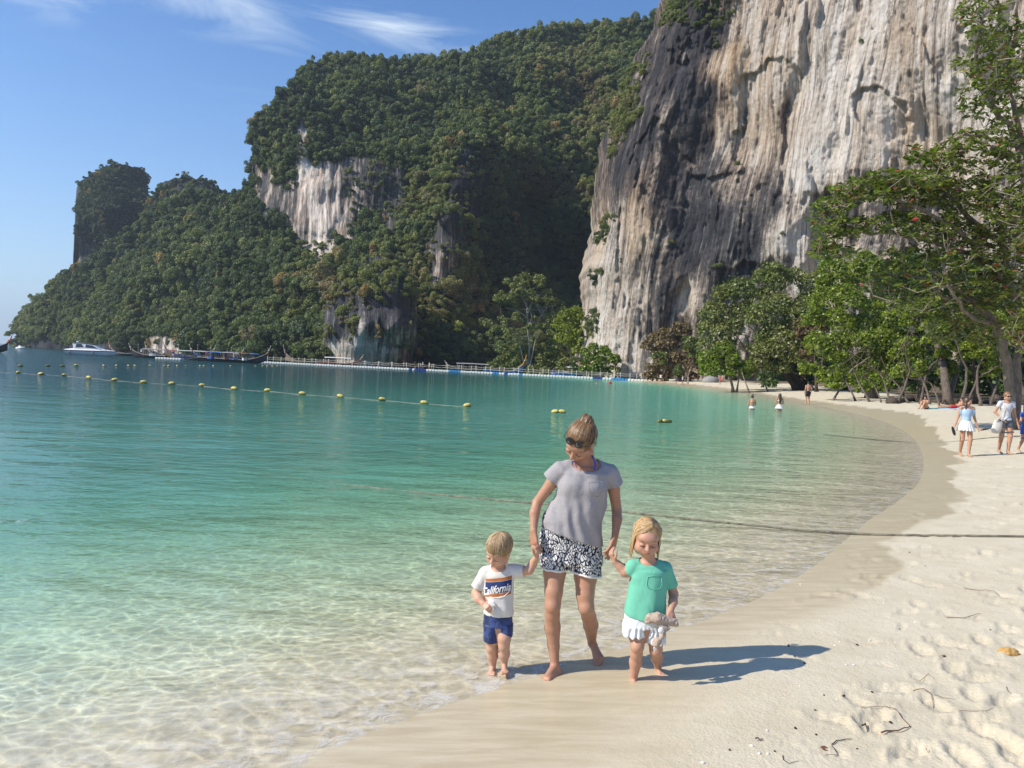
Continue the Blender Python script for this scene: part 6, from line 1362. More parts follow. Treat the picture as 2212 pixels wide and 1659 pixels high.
    if bra is not None:
        T = Skin(lo, hi, h); T.ell(P['ch']+up*.02, np.array((.172*f, .114, .15))*k, Mt, .02); T.over(S, .007, .03*k); T.plane(P['ch']+up*.035*k, up); T.plane(P['ch']-up*.01*k, -up); 
        for s_ in 'LR': T.cap(P['s'+s_], P['w'+s_], .065*k, .05*k, .004, 'sub')
        T.mesh('bikini_top', bra, root, (0, 0, 0), 0)
    if bottom is not None:
        Q = Skin(lo, hi, h); Q.ell((P['pel']+P['hL']+P['hR'])/3, np.array((.178, .130, .125))*k, Mt, .02)
        if skirt: 
            c0 = P['pel']; Q.loft([(c0[2]+.10*k, c0[0], c0[1], .125*k, .10*k), (c0[2]+.02*k, c0[0], c0[1], .165*k, .13*k), (c0[2]-skirt, c0[0], c0[1], .25*k, .20*k)], .01, 'add', 2.0); Q.disp(lambda x, y, z: .012*np.sin(14*np.arctan2(y-c0[1], x-c0[0]))*np.clip((c0[2]+.05-z)/.2, 0, 1))
        else:
            for s_ in 'LR': d = unit(P['k'+s_]-P['h'+s_]); e = P['h'+s_]+d*shortlen*k; Q.cap(P['h'+s_], e+d*.12*k, .104*k, .100*k, .015)
            Q.over(S, .006, .04*k)
            for s_ in 'LR': d = unit(P['k'+s_]-P['h'+s_]); e = P['h'+s_]+d*shortlen*k; sleeve_cut(Q, e, d, .145*k)
            for s_ in 'LR':
                d = unit(P['k'+s_]-P['h'+s_]); Q.cap(P['h'+s_]+d*(shortlen+.22)*k, P['k'+s_], .12*k, .09*k, 0, 'sub')
        Q.plane(P['pel']+up*.10*k, up); Q.mesh('skirt' if skirt else 'shorts', bottom, root, (0, 0, 0), 1)
    return root, P, k
C_WHITE = flat('cloth_white', (.78, .77, .75)); C_GREY = flat('cloth_pale_grey', (.55, .56, .60)); C_LBLUE = flat('cloth_light_blue', (.40, .56, .72)); C_DARK = flat('cloth_black', (.025, .025, .03)); C_DENIM = flat('cloth_dark_denim', (.09, .10, .12)); C_RED = flat('cloth_red', (.55, .03, .04)); C_BLUE = flat('cloth_royal_blue', (.04, .09, .38)); C_NAVY = flat('cloth_navy', (.03, .04, .10)); C_TAN = flat('cloth_orange', (.6, .25, .08))
HAIR_D = hairmat('hair_brown', (.03, .016, .01), (.085, .045, .025), (.16, .09, .05)); HAIR_K = hairmat('hair_black', (.01, .008, .007), (.025, .018, .015), (.05, .04, .03))
walkJ = dict(kL=(-.09,.10,.49), aL=(-.08,.18,.09), tL=(-.09,.33,.03), kR=(.09,.02,.48), aR=(.08,-.22,.12), tR=(.09,-.08,.02))
# the pair walking towards us at the right
p = land(2083, 986); gw, gP, gk = figure(p, 1.56, -96, 'girl with long hair, light blue top and white skirt carrying flip-flops', dict(walkJ, eL=(-.22,-.02,1.12), wL=(-.30,.02,.88), eR=(.22,-.02,1.12), wR=(.32,.04,.88), aL=(-.05,.14,.09), tL=(-.05,.29,.03), aR=(.05,-.16,.1), tR=(.05,-.02,.02), face=(-.75,.65,-.05)), C_LBLUE, C_WHITE, HAIR_D, h=.0095, hairlen=.26, skirt=.17, tank=True)
def flipflop(pos, tilt, az, label, n):
    o0 = empty('flip_flop', pos, label, 'flip-flops'); Mr = Matrix.Rotation(R(az), 3, 'Z')@Matrix.Rotation(R(tilt), 3, 'Y')
    for q in range(n):
        mb = MB(); V = []; 
        for zz_ in (0, .016):
            for a in np.linspace(0, 2*math.pi, 15)[:-1]: V.append(Mr@Vector((.125*math.cos(a), (.042+.008*math.cos(a))*math.sin(a)+q*.03, zz_+q*.03)))
        n_ = 14; mb.add(V, [tuple(range(n_-1, -1, -1)), tuple(range(n_, 2*n_))]+[(i, (i+1) % n_, n_+(i+1) % n_, n_+i) for i in range(n_)]); mb.build('sole', C_DARK, o0)
        mb = MB(); mb.tube([Mr@Vector(v) for v in ((-.01, .04+q*.03, .02+q*.03), (.05, 0+q*.03, .05+q*.03), (-.01, -.04+q*.03, .02+q*.03))], .006, 5); mb.build('strap', C_DARK, o0)
flipflop(Vector(gP['wR'])+p+Vector((-.06, -.05, -.16)), 65, 20, 'dark flip-flops dangling from the left-hand side of the girl in the white skirt', 2); flipflop(Vector(gP['wL'])+p+Vector((.16, -.05, -.08)), -12, 10, 'single dark flip-flop pointing away from the girl in the white skirt', 1)
p2 = land(2168, 981); ww, wP, wk = figure(p2, 1.68, -92, 'short haired woman in grey t-shirt, dark denim shorts and sunglasses walking with a tote bag', dict(walkJ, eR=(.27,-.05,1.13), wR=(.17,.07,.98), eL=(-.24,-.03,1.12), wL=(-.30,.03,.86), aL=(-.04,.12,.09), tL=(-.05,.27,.03), aR=(.03,-.18,.1), tR=(.03,-.03,.02)), C_GREY, C_DENIM, HAIR_M, h=.0095)
M_ = frame(Matrix.Rotation(R(-92-90), 3, 'Z')@Vector((0, 1, -.05)), (0, 0, 1)); mb = MB()
for x_ in (-1, 1): mb.ell(Vector(wP['hd']+M_@np.array((x_*.034*wk, .098*wk, .0))), (.028, .008, .022), 10, 6)
mb.tube([Vector(wP['hd']+M_@np.array(v)) for v in ((-.078, .0, .008), (-.06, .085, .006), (0, .104, .005), (.06, .085, .006), (.078, 0, .008))], .004, 5); mb.build('sunglasses', LENS, ww)
tb = Vector(wP['wR'])+p2; tote = empty('tote_bag', tb+Vector((-.1, -.02, -.45)), 'cream canvas tote bag hanging from the shoulder of the short haired woman', 'bag'); mb = MB()
b0 = Vector(tote.location); V = []; 
for (z, wx, wy, ox) in ((.05, .12, .04, -.02), (.14, .14, .055, -.01), (.28, .13, .045, .02), (.38, .11, .02, .05)):
    for a in np.linspace(0, 2*math.pi, 13)[:-1]: V.append((ox+wx*math.cos(a)*(1+.06*math.sin(3*a)), wy*math.sin(a), z+.02*math.cos(2*a)))
Fq = [(r*12+i, r*12+(i+1) % 12, (r+1)*12+(i+1) % 12, (r+1)*12+i) for r in range(3) for i in range(12)]; mb.add(V, Fq+[tuple(range(11, -1, -1))]); mb.build('bag_body', flat('canvas_cream', (.66, .62, .55)), tote, True)
mb = MB()
for oy in (-.03, .03): mb.tube([Vector((-.06, oy, .36)), Vector((.08, oy-.04, .52)), Vector((.15, oy-.05, .72)), Vector(wP['sR'])+p2-b0+Vector((.03, 0, .06))], .010, 5)
mb.build('handles', flat('canvas_cream', (.66, .62, .55)), tote, True)
p3 = land(2213, 978); figure(p3, 1.28, -90, 'child in royal blue clothes cut off by the right edge', dict(walkJ, eR=(.24,.06,1.14), wR=(.40,.14,1.06)), C_BLUE, C_BLUE, HAIR_D, h=.012, female=False, shortlen=.24)
# waders and the man at the water's edge, all seen from behind
def wade(vx, vy, D, H, az, dz, **kw):
    q = Vector(at(vx, vy, D)); q.z = -dz; return figure(q, H, az, **kw)
g_ = g0(1624, 885); wade(1624, 885, g_[1], 1.66, 82, .80, label='woman in white bikini bottom with dark hair in a bun wading hip deep', J=dict(eL=(-.24,.0,1.12), wL=(-.25,.06,.90), eR=(.22,.05,1.14), wR=(.16,.25,1.08)), bottom=C_WHITE, hair=HAIR_K, bun=True, h=.014, shortlen=.0)
g_ = g0(1683, 888); wade(1683, 888, g_[1], 1.66, 95, .62, label='woman with long brown hair in a short white skirt wading thigh deep', J=dict(eL=(-.24,.0,1.12), wL=(-.18,.20,1.05), eR=(.24,.0,1.12), wR=(.18,.20,1.05)), bottom=C_WHITE, hair=HAIR_D, hairlen=.36, h=.014, skirt=.14, bra=C_WHITE)
figure(land(1744, 874), 1.78, 92, 'shirtless man in black shorts standing at the water edge with his back turned', dict(tL=(-.16,.13,.02), tR=(.16,.13,.02), aL=(-.13,-.02,.08), aR=(.13,-.02,.08)), None, C_DARK, HAIR_K, female=False, h=.015, shortlen=.30)
# sunbathers by the log
ps = land(2001, 884); figure(ps, 1.66, 215, 'woman sitting on the sand hugging her knees in front of the dark log', dict(pel=(0,0,.12), ch=(0,.10,.42), nk=(0,.16,.60), hd=(0,.20,.75), sL=(-.15,.13,.56), sR=(.15,.13,.56), eL=(-.2,.30,.42), eR=(.2,.30,.42), wL=(-.05,.50,.42), wR=(.05,.50,.42), hL=(-.09,.05,.12), hR=(.09,.05,.12), kL=(-.10,.46,.48), kR=(.10,.46,.48), aL=(-.09,.72,.08), aR=(.09,.72,.08), tL=(-.1,.87,.03), tR=(.1,.87,.03)), None, C_DARK, HAIR_K, h=.016, bra=C_RED, shortlen=.03)
pr_ = land(2062, 883); figure(pr_, 1.76, 178, 'man in red shorts reclining on a towel, propped up on his elbows', dict(pel=(0,0,.13), ch=(0,-.28,.26), nk=(0,-.42,.42), hd=(0,-.42,.60), sL=(-.17,-.36,.38), sR=(.17,-.36,.38), eL=(-.22,-.42,.08), eR=(.22,-.42,.08), wL=(-.2,-.18,.06), wR=(.2,-.18,.06), hL=(-.09,.02,.12), hR=(.09,.02,.12), kL=(-.12,.46,.12), kR=(.12,.46,.12), aL=(-.13,.88,.08), aR=(.15,.88,.08), tL=(-.15,.92,.20), tR=(.17,.92,.20)), None, C_RED, HAIR_K, female=False, h=.016, shortlen=.32)
def towel(vx, vy, az, c, label, sz=(1.9, .9)):
    q = land(vx, vy); n = 14; u, v = np.meshgrid(np.linspace(-.5, .5, n), np.linspace(-.5, .5, 8)); X_ = u*sz[0]; Y_ = v*sz[1]; a = R(az); x_ = X_*math.cos(a)-Y_*math.sin(a); y_ = X_*math.sin(a)+Y_*math.cos(a)
    z_ = ground_z(x_.ravel()+q.x, y_.ravel()+q.y)-q.z+.03+.03*vn(u.ravel()*9, v.ravel()*9, seed=6); V = np.stack([x_.ravel(), y_.ravel(), z_], 1); F = gridfaces(8, n)
    V2 = np.vstack([V, V-[0, 0, .02]]); N_ = len(V); o = newmesh('towel', V2, np.vstack([F, F[:, ::-1]+N_]), c, None, True); o.location = q; tag(o, label, 'towel')
towel(2030, 882, 8, flat('towel_teal', (.05, .30, .30)), 'teal towel spread on the sand between the two sunbathers'); towel(2068, 884, 0, flat('towel_blue_white', (.45, .60, .72)), 'pale blue towel under the man in red shorts')
# strollers further along the beach
far = [((1427,826),1.68,-95,'person in white top and dark shorts alone near the beach end of the pontoon',C_WHITE,C_NAVY),((1461,831),1.6,200,'person in dark clothes, leftmost of the three strollers on the far sand',C_NAVY,C_NAVY),((1474,832),1.7,170,'person in pale top and black shorts, middle of the three strollers on the far sand',C_GREY,C_DARK),((1486,833),1.68,150,'person in beige clothes, rightmost of the three strollers on the far sand',flat('cloth_beige', (.5,.42,.33)),flat('cloth_beige', (.5,.42,.33))),
       ((1508,824),1.85,-90,'tall shirtless man in orange shorts by the grey rock near the cliff foot',None,C_TAN),((1555,831),1.6,190,'tanned person in dark red leaning forward at the edge of the low green tree',C_RED,C_RED),((1650,829),1.75,-90,'person in dark top and red shorts standing in the shade under the olive tree',C_DARK,C_RED)]
for (v, H, az_, lb_, tp, bt_) in far: figure(land(*v), H, az_, lb_, walkJ, tp, bt_, HAIR_K, female=False, h=.028, shortlen=.28)
for vx, vy, c, lb_ in ((1289, 828, None, 'dark haired swimmer with only the head above water, left of the pair'), (1318, 829, C_RED, 'swimmer in a red shirt with head and shoulders above water')):
    g_ = g0(vx, vy); figure(Vector((g_[0], g_[1], -1.30 if c is None else -1.12)), 1.65, -100, lb_, {}, c, None, HAIR_K, h=.03)
# ================================================================ pontoon, boats, buoys, ropes
P_A = np.array(g0(557, 784)); P_A *= 186/P_A[1]; P_B = np.array(g0(1391, 822)); P_B *= 166/P_B[1]
pd = P_B-P_A; plen = np.linalg.norm(pd); pdn = pd/plen; paz = math.atan2(pdn[1], pdn[0]); pn = np.array((-pdn[1], pdn[0]))
pon = empty('floating_pontoon', (P_A[0], P_A[1], 0), 'long floating walkway of pale grey cubes with posts and ropes crossing the bay', 'pontoon')
FL_G = flat('float_grey', (.70, .73, .70)); FL_B = flat('float_bright_blue', (.03, .26, .62)); FL_N = flat('float_navy', (.03, .05, .30)); POSTM = flat('post_cream', (.74, .68, .55)); ROPEM = flat('rope_tan', (.55, .50, .40))
def beveled(name, sz, mat):
    bm = bmesh.new(); bmesh.ops.create_cube(bm, size=1); bmesh.ops.scale(bm, vec=sz, verts=bm.verts[:]); bmesh.ops.bevel(bm, geom=bm.edges[:], offset=min(sz)*.18, segments=1, affect='EDGES'); me = bpy.data.meshes.new(name); bm.to_mesh(me); bm.free(); me.materials.append(mat); return me
nfl = int(plen/.68); fm = {k_: beveled('float', (.62, 1.7, .62), m_) for k_, m_ in (('g', FL_G), ('b', FL_B), ('n', FL_N))}
def vfrac(vx):                                   # position along the pontoon seen at vx
    lo_, hi_ = 0., 1.
    for _ in range(30):
        t_ = (lo_+hi_)/2; q = P_A+pd*t_; 
        if proj((q[0], q[1], .2))[0] < vx: lo_ = t_
        else: hi_ = t_
    return lo_
blues = [(vfrac(a), vfrac(b), k_) for a, b, k_ in ((884,890,'n'),(901,925,'n'),(973,998,'b'),(1068,1080,'b'),(1093,1100,'n'),(1124,1130,'b'),(1284,1304,'n'),(1320,1354,'b'))]
for i in range(nfl):
    t_ = (i+.5)/nfl; k_ = next((c for a, b, c in blues if a <= t_ <= b), 'g'); o = bpy.data.objects.new('float', fm[k_]); col.objects.link(o); o.parent = pon; q = pdn*(t_*plen)
    o.location = (q[0], q[1], .06+.02*math.sin(i*1.7)); o.rotation_euler = (0, 0, paz+.02*math.sin(i*2.3))
    if k_ != 'g': o['label'] = 'blue float'
pm = MB(); pm.tube([(0, 0, -.1), (0, 0, 1.3)], [.055, .05], 8); 
me_post = None; rs = np.random.RandomState(6)
for row in (-1, 1):
    s_ = 1.0+(1.1 if row > 0 else 0); prev = None
    while s_ < plen-.5:
        q = pdn*s_+pn*row*.72; 
        if me_post is None: o = pm.build('post', POSTM, pon, True); me_post = o.data
        else: o = bpy.data.objects.new('post', me_post); col.objects.link(o); o.parent = pon
        o.location = (q[0], q[1], .35); o.rotation_euler = (rs.normal(0, .03), rs.normal(0, .03), 0)
        if prev is not None:
            mb = MB()
            for zt_ in (1.15, .72): 
                sg_ = rs.uniform(.12, .30); mb.tube([Vector((prev[0]+(q[0]-prev[0])*u_, prev[1]+(q[1]-prev[1])*u_, .35+zt_-sg_*4*u_*(1-u_))) for u_ in np.linspace(0, 1, 6)], .028, 4, False)
            mb.build('rope', ROPEM, pon)
        prev = q; s_ += rs.uniform(2.9, 3.6)
for (vx, lb_, tp, bt_, az_) in ((896,'person in black crossing the pontoon, leftmost of the three on it',C_DARK,C_DARK,-80),(913,'person in grey top walking left on the pontoon',C_GREY,C_NAVY,190),(927,'person in white walking left behind the person in grey on the pontoon',C_WHITE,C_WHITE,190),(1196,'person in dark blue standing on the pontoon before the blue boat',C_NAVY,C_BLUE,-90)):
    q = P_A+pd*vfrac(vx); figure(Vector((q[0], q[1], .38)), 1.7, az_, lb_, walkJ, tp, bt_, HAIR_K, female=False, h=.035, shortlen=.3)

HULLD = simple('hull_dark_wood', (.05, .045, .045), .5, .5, 0, .15, 3); HULLB = simple('hull_brown_wood', (.40, .24, .13), .55, .4, 0, .18, 3); HULLW = simple('hull_white', (.80, .80, .80), .25, .5, 0, .03, 2); TRIM = flat('trim_pale_wood', (.42, .38, .32), .6); CANV = {'green': flat('canopy_pale_green', (.42, .47, .38)), 'white': flat('canopy_white', (.72, .72, .70)), 'blue': flat('canopy_blue', (.05, .22, .55)), 'red': flat('canopy_rust', (.38, .14, .09)), 'grey': flat('canopy_grey', (.30, .30, .31))}
STEEL = flat('engine_grey', (.12, .12, .12), .4); STR_B = flat('stripe_blue', (.10, .25, .60)); RIB = [flat('ribbon_orange', (.75, .28, .03)), flat('ribbon_red', (.62, .03, .04)), flat('ribbon_white', (.8, .78, .74))]
def longtail(px_, py_, az_, L, label, hullm=HULLD, canopy='grey', can=(.25, .68), group='longtail boats', prow=1.0, stripe=None, tip=None, z0=0.0, engine=True, poleh=None):
    """origin amidships at the waterline, bow along +x before turning"""
    r_ = empty('longtail_boat', (px_, py_, z0), label, 'boat', group, az_); ns, nc = 22, 9; V = []
    for i in range(ns):
        t_ = i/(ns-1); x_ = (t_-.46)*L; wd = .95*min(1, (.45+t_*2.2))*max(0, 1-max(0, (t_-.55)/.45)**2.0)**.8+.03; gun = .62+.25*(1-t_)**2+1.55*prow*max(0, (t_-.60)/.40)**2.2; kel = -.32+.95*prow*max(0, (t_-.72)/.28)**1.8
        for k_ in range(nc):
            a = k_/(nc-1)*math.pi; V.append((x_, -math.cos(a)*wd*(abs(math.sin(a))**.25 if 0 < k_ < nc-1 else 1), gun-(gun-kel)*math.sin(a)**.8))
    F = [(i*nc+k_, i*nc+k_+1, (i+1)*nc+k_+1, (i+1)*nc+k_) for i in range(ns-1) for k_ in range(nc-1)]+[tuple(range(nc))]
    V2 = [(x, y*.93, z+.03) for x, y, z in V]; off = len(V); F += [tuple(off+i for i in reversed(f)) for f in F[:(ns-1)*(nc-1)]]
    mb = MB(); mb.V = V+V2; mb.F = F; mb.build('hull', hullm, r_, True)
    for s_ in (0, nc-1):
        mb = MB(); mb.tube([Vector(V[i*nc+s_]) for i in range(ns)], .065, 5); mb.build('gunwale', stripe or TRIM, r_, True)
    if stripe is not None:
        for s_ in (1, nc-2):
            mb = MB(); mb.tube([Vector(V[i*nc+s_])*1.0+Vector((0, (-.04 if s_ == 1 else .04), 0)) for i in range(ns-2)], .09, 5, True, .5); mb.build('hull_stripe', stripe, r_, True)
    bw = Vector(V[(ns-1)*nc]); bw.y = 0; mb = MB(); limb(mb, [bw-Vector((.9, 0, .75)), bw+Vector((0, 0, .05)), bw+Vector((.45, 0, .75*prow)), bw+Vector((.75, 0, 1.7*prow))], .13, .075, 8); mb.build('prow', tip or TRIM, r_, True)
    for k_, m_ in enumerate(RIB):
        mb = MB(); mb.tube([bw+Vector((.10+.11*k_, 0, .15+.22*k_*prow)), bw+Vector((.16+.11*k_, 0, .30+.22*k_*prow))], .17, 8); mb.tube([bw+Vector((.2+.1*k_, .12, .2+.2*k_)), bw+Vector((.16, .2, -.25+.1*k_)), bw+Vector((.15, .16, -.7+.1*k_))], [.05, .07, .03], 5, True, .3); mb.build('ribbon', m_, r_, True)
    if canopy:
        a, b = (can[0]-.46)*L, (can[1]-.46)*L; n_ = max(3, int((b-a)/1.4)+1)
        for x_ in np.linspace(a, b, n_):
            for y_ in (-.72, .72): mb = MB(); mb.tube([(x_, y_, .35), (x_, y_*.95, 2.05)], .04, 5); mb.build('post', TRIM, r_)
        mb = MB(); V = []; 
        for x_ in (a-.3, (a+b)/2, b+.3):
            for k_ in range(7): y_ = -1.0+k_/3; V.append((x_, y_, 2.18-.18*y_*y_+(.06 if x_ == (a+b)/2 else 0)))
        V += [(x, y, z-.06) for x, y, z in V]; F = [(r*7+k_, r*7+k_+1, (r+1)*7+k_+1, (r+1)*7+k_) for r in range(2) for k_ in range(6)]; F += [tuple(21+i for i in reversed(f)) for f in F]; F += [(0, 7, 28, 21), (7, 14, 35, 28), (13, 6, 27, 34), (20, 13, 34, 41)]+[(k_+1, k_, 21+k_, 22+k_) for k_ in range(6)]+[(14+k_, 15+k_, 36+k_, 35+k_) for k_ in range(6)]
        mb.add(V, F); mb.build('canopy', CANV[canopy], r_)
    for x_ in np.linspace(-.2*L, .28*L, 5): mb = MB(); mb.box((x_, 0, .42), (.28, 1.6, .05)); mb.build('bench', TRIM, r_)
    if engine:
        e = Vector((-.45*L+.3, 0, 1.05)); eg = MB(); eg.box(e, (.75, .42, .45)); eg.tube([e+Vector((-.3, 0, .1)), e+Vector((-.3, 0, .5))], .06, 6); eg.box(e+Vector((0, 0, -.4)), (.2, .15, .6)); eo = eg.build('engine', STEEL, r_)
        mb = MB(); mb.tube([e+Vector((-.3, 0, 0)), e+Vector((-3.6, .3, -1.1))], .05, 6); mb.tube([e+Vector((.3, 0, 0)), e+Vector((1.4, -.1, .15))], .035, 5); mb.build('shaft', STEEL, eo)
    if poleh: mb = MB(); mb.tube([(-.3*L, .5, .5), (-.3*L, .5, poleh)], .05, 6); mb.ell((-.3*L, .5, poleh), (.16, .16, .16)); mb.build('pole', TRIM, r_)
    return r_
def xat(vx, D): q = at(vx, 780, D); return q.x, q.y
BG = 'longtail boats moored in the bay'
x_, y_ = xat(497, 166); longtail(x_, y_, R(4), 14.4, 'dark longtail boat with tall curved prow moored at the left end of the pontoon', HULLD, 'grey', (.34, .58), BG, 1.05, poleh=2.9)
x_, y_ = xat(432, 176); longtail(x_, y_, R(197), 13.5, 'brown wooden longtail boat with blue stripes and a long pale canopy behind the dark one', HULLB, 'green', (.12, .80), BG, 1.15, STR_B)
x_, y_ = xat(342, 178); longtail(x_, y_, R(186), 11.0, 'low dark longtail boat with white crates to the left of the pale canopy boat', HULLD, 'grey', (.3, .75), BG, .8, poleh=3.4)
x_, y_ = xat(278, 206); longtail(x_, y_, R(175), 9.5, 'dark boat with an orange cloth on its prow just right of the white speedboat', HULLD, None, (.3, .7), BG, .9, tip=RIB[0], poleh=3.2)
x_, y_ = xat(323, 222); longtail(x_, y_, R(30), 10, 'farthest small boat behind the low dark longtail boat', HULLD, 'white', (.3, .7), BG, .7)
x_, y_ = xat(497, 182); longtail(x_, y_, R(250), 10, 'boat with a small white canopy seen behind the dark longtail boat', HULLB, 'white', (.35, .6), BG, .6)
x_, y_ = xat(524, 184); longtail(x_, y_, R(255), 10, 'boat with a rust red canopy behind the dark longtail boat', HULLB, 'red', (.35, .6), BG, .6)
x_, y_ = xat(545, 186); longtail(x_, y_, R(250), 10, 'boat with a bright blue canopy behind the tall curved prow', HULLD, 'blue', (.35, .6), BG, .5)
x_, y_ = xat(460, 190); longtail(x_, y_, R(20), 12, 'boat with a grey awning between the pale canopy and the white canopy', HULLD, 'grey', (.2, .8), BG, .9, poleh=3.6)
x_, y_ = xat(382, 205); longtail(x_, y_, R(200), 11, 'dark boat half hidden behind the people on the small jetty', HULLD, 'white', (.3, .7), BG, .8)
x_, y_ = xat(668, 200); longtail(x_, y_, R(190), 11, 'weathered brown boat with crossed prow posts behind the left part of the pontoon', HULLB, None, (.3, .7), BG, 1.3)
x_, y_ = xat(728, 199); longtail(x_, y_, R(10), 11, 'boat with a pale roof and red side beside the undercut rock', HULLB, 'white', (.2, .75), BG, .8, RIB[1])
x_, y_ = xat(1025, 188); longtail(x_, y_, R(185), 12, 'dark boat with thin awning posts moored before the dark gully', HULLD, 'grey', (.2, .8), BG, .6)
x_, y_ = xat(1085, 186); longtail(x_, y_, R(8), 9.5, 'boat with a light blue hull and orange tipped prow behind the pontoon', STR_B, None, (.3, .7), BG, 1.3, tip=RIB[0])
x_, y_ = xat(1225, 180); longtail(x_, y_, R(12), 7.5, 'royal blue boat pulled up on the small beach', STR_B, 'white', (.5, .8), BG, .4, STR_B, z0=.25)
x_, y_ = xat(1290, 177); longtail(x_, y_, R(110), 8, 'boat with a red ribboned prow at the beach end of the pontoon', HULLD, None, (.3, .7), BG, 1.0, tip=RIB[1], z0=.25)
x_, y_ = xat(-60, 150); longtail(x_, y_, R(5), 12, 'dark prow of a boat cut off by the left edge of the photo', HULLD, None, (.3, .7), BG, .9, tip=RIB[1])
x_, y_ = xat(405, 196); longtail(x_, y_, R(15), 11, 'boat with a white awning between the short jetty and the pale canopy boat', HULLB, 'white', (.2, .8), BG, 1.0, poleh=3.8)
x_, y_ = xat(362, 192); longtail(x_, y_, R(175), 10, 'dark boat with a rust awning behind the short jetty', HULLD, 'red', (.25, .75), BG, 1.0, poleh=3.6)
x_, y_ = xat(470, 174); longtail(x_, y_, R(190), 10, 'boat with a blue awning wedged between the pale canopy boat and the dark one', HULLD, 'blue', (.3, .7), BG, .9, STR_B, poleh=3.2)
for (vx, D, z_, lb_, tp, bt_) in ((305,177,.9,'person in white standing in the low dark boat',C_WHITE,C_DARK),(446,175,1.0,'person in red standing in the pale canopy boat',C_RED,C_DARK),(478,165,1.0,'person in navy at the stern of the dark longtail boat',C_NAVY,C_DARK),(505,165,1.0,'person in pink standing amidships in the dark longtail boat',flat('cloth_pink', (.6,.28,.30)),C_GREY)):
    x_, y_ = xat(vx, D); figure(Vector((x_, y_, z_-.4)), 1.6, -90, lb_, {}, tp, bt_, HAIR_K, female=False, h=.04, shortlen=.3)
for j_, (vx, D, m_) in enumerate(((326,177,C_WHITE),(333,177,C_WHITE),(452,165,C_WHITE),(488,165,CANV['red']),(528,165,C_WHITE),(458,165,C_BLUE))):
    x_, y_ = xat(vx, D); mb = MB(); mb.box((0, 0, .25), (.8, .55, .5), .2*j_); mb.box((0, 0, .53), (.86, .6, .06), .2*j_); o = mb.build('crate', m_); o.location = (x_, y_, .55)
    tag(o, ['left white box in the low dark boat', 'right white box in the low dark boat', 'white box at the stern of the dark longtail boat', 'rust coloured box amidships in the dark longtail boat', 'white box near the bow of the dark longtail boat', 'blue box beside the white one at the stern of the dark longtail boat'][j_], 'box')
# small jetty of pale floats by the boats
jx, jy = xat(342, 170); jt = empty('floating_jetty', (jx, jy, 0), 'short jetty of pale floats in front of the low dark boat', 'pontoon')
for i in range(9): o = bpy.data.objects.new('float', fm['g']); col.objects.link(o); o.parent = jt; o.location = (i*.66, -i*.06, .05); o.rotation_euler = (0, 0, -.09)
for (vx, D, lb_, tp, bt_) in ((354,170,'person in white on the short jetty, leftmost of the two',C_WHITE,C_DARK),(374,170,'person in navy on the short jetty, rightmost of the two',C_NAVY,C_GREY)):
    x_, y_ = xat(vx, D); figure(Vector((x_, y_, .38)), 1.7, -90, lb_, {}, tp, bt_, HAIR_K, female=False, h=.035, shortlen=.3)
# white speedboat
sx, sy = xat(198, 174); sb = empty('speedboat', (sx, sy, 0), 'white speedboat with a dark stripe and a hard top moored left of the longtail boats', 'boat', None, R(3)); L = 11.2
def hullloft(z_of, w_of, n=20, nc=9, lo=0, hi=1):
    V = []
    for i in range(n):
        t_ = lo+(hi-lo)*i/(n-1); x_ = (t_-.5)*L; gun, kel, wd = z_of(t_)[0], z_of(t_)[1], w_of(t_)
        for k_ in range(nc): a = k_/(nc-1)*math.pi; V.append((x_+(.9*(1-math.sin(a)) if False else 0), -math.cos(a)*wd, gun-(gun-kel)*math.sin(a)**1.2))
    return V, [(i*nc+k_, i*nc+k_+1, (i+1)*nc+k_+1, (i+1)*nc+k_) for i in range(n-1) for k_ in range(nc-1)]+[tuple(range(nc))]
wf = lambda t_: 1.45*(1-max(0, (t_-.55)/.45)**2.2)+.02
V, F = hullloft(lambda t_: (1.02+.12*t_, -.35+1.0*max(0, (t_-.7)/.3)**2), wf); mb = MB(); mb.add(V, F); mb.build('hull', HULLW, sb, True)
mb = MB(); nc = 9; n = 20
for s_ in (0, 8): mb.tube([Vector(V[i*nc+s_])+Vector((0, 0, -.02)) for i in range(n)], .10, 6)
mb.build('dark_stripe', C_NAVY, sb, True)
mb = MB(); Vd = []
for i in range(n):
    t_ = i/(n-1); x_ = (t_-.5)*L; z_ = 1.04+.12*t_; h_ = .50*math.sin(min(1, t_*3+.25)*math.pi/2)*(1-max(0, (t_-.55)/.45)**1.6)+.03; wv = wf(t_)*.97
    for k_ in range(7): a = k_/6*math.pi; Vd.append((x_, -math.cos(a)*wv, z_+h_*math.sin(a)**.6))
mb.add(Vd, [(i*7+k_, (i+1)*7+k_, (i+1)*7+k_+1, i*7+k_+1) for i in range(n-1) for k_ in range(6)]+[tuple(range(6, -1, -1))]); mb.build('deck', HULLW, sb, True)
mb = MB(); prof = [(-3.6, 1.5), (-3.85, 2.62), (-3.3, 2.72), (-1.2, 2.66), (.9, 2.35), (2.3, 1.55)]
V = [(x, y*(1.12 if z < 2 else .95), z) for y in (-1, 1) for x, z in prof]; mb.add(V, [(0, 1, 2, 3, 4, 5), (11, 10, 9, 8, 7, 6)]+[(i, i+6, (i+1) % 6+6, (i+1) % 6) for i in range(6)]); mb.build('cabin', HULLW, sb)
GLS = flat('tinted_glass', (.05, .06, .07), .12)
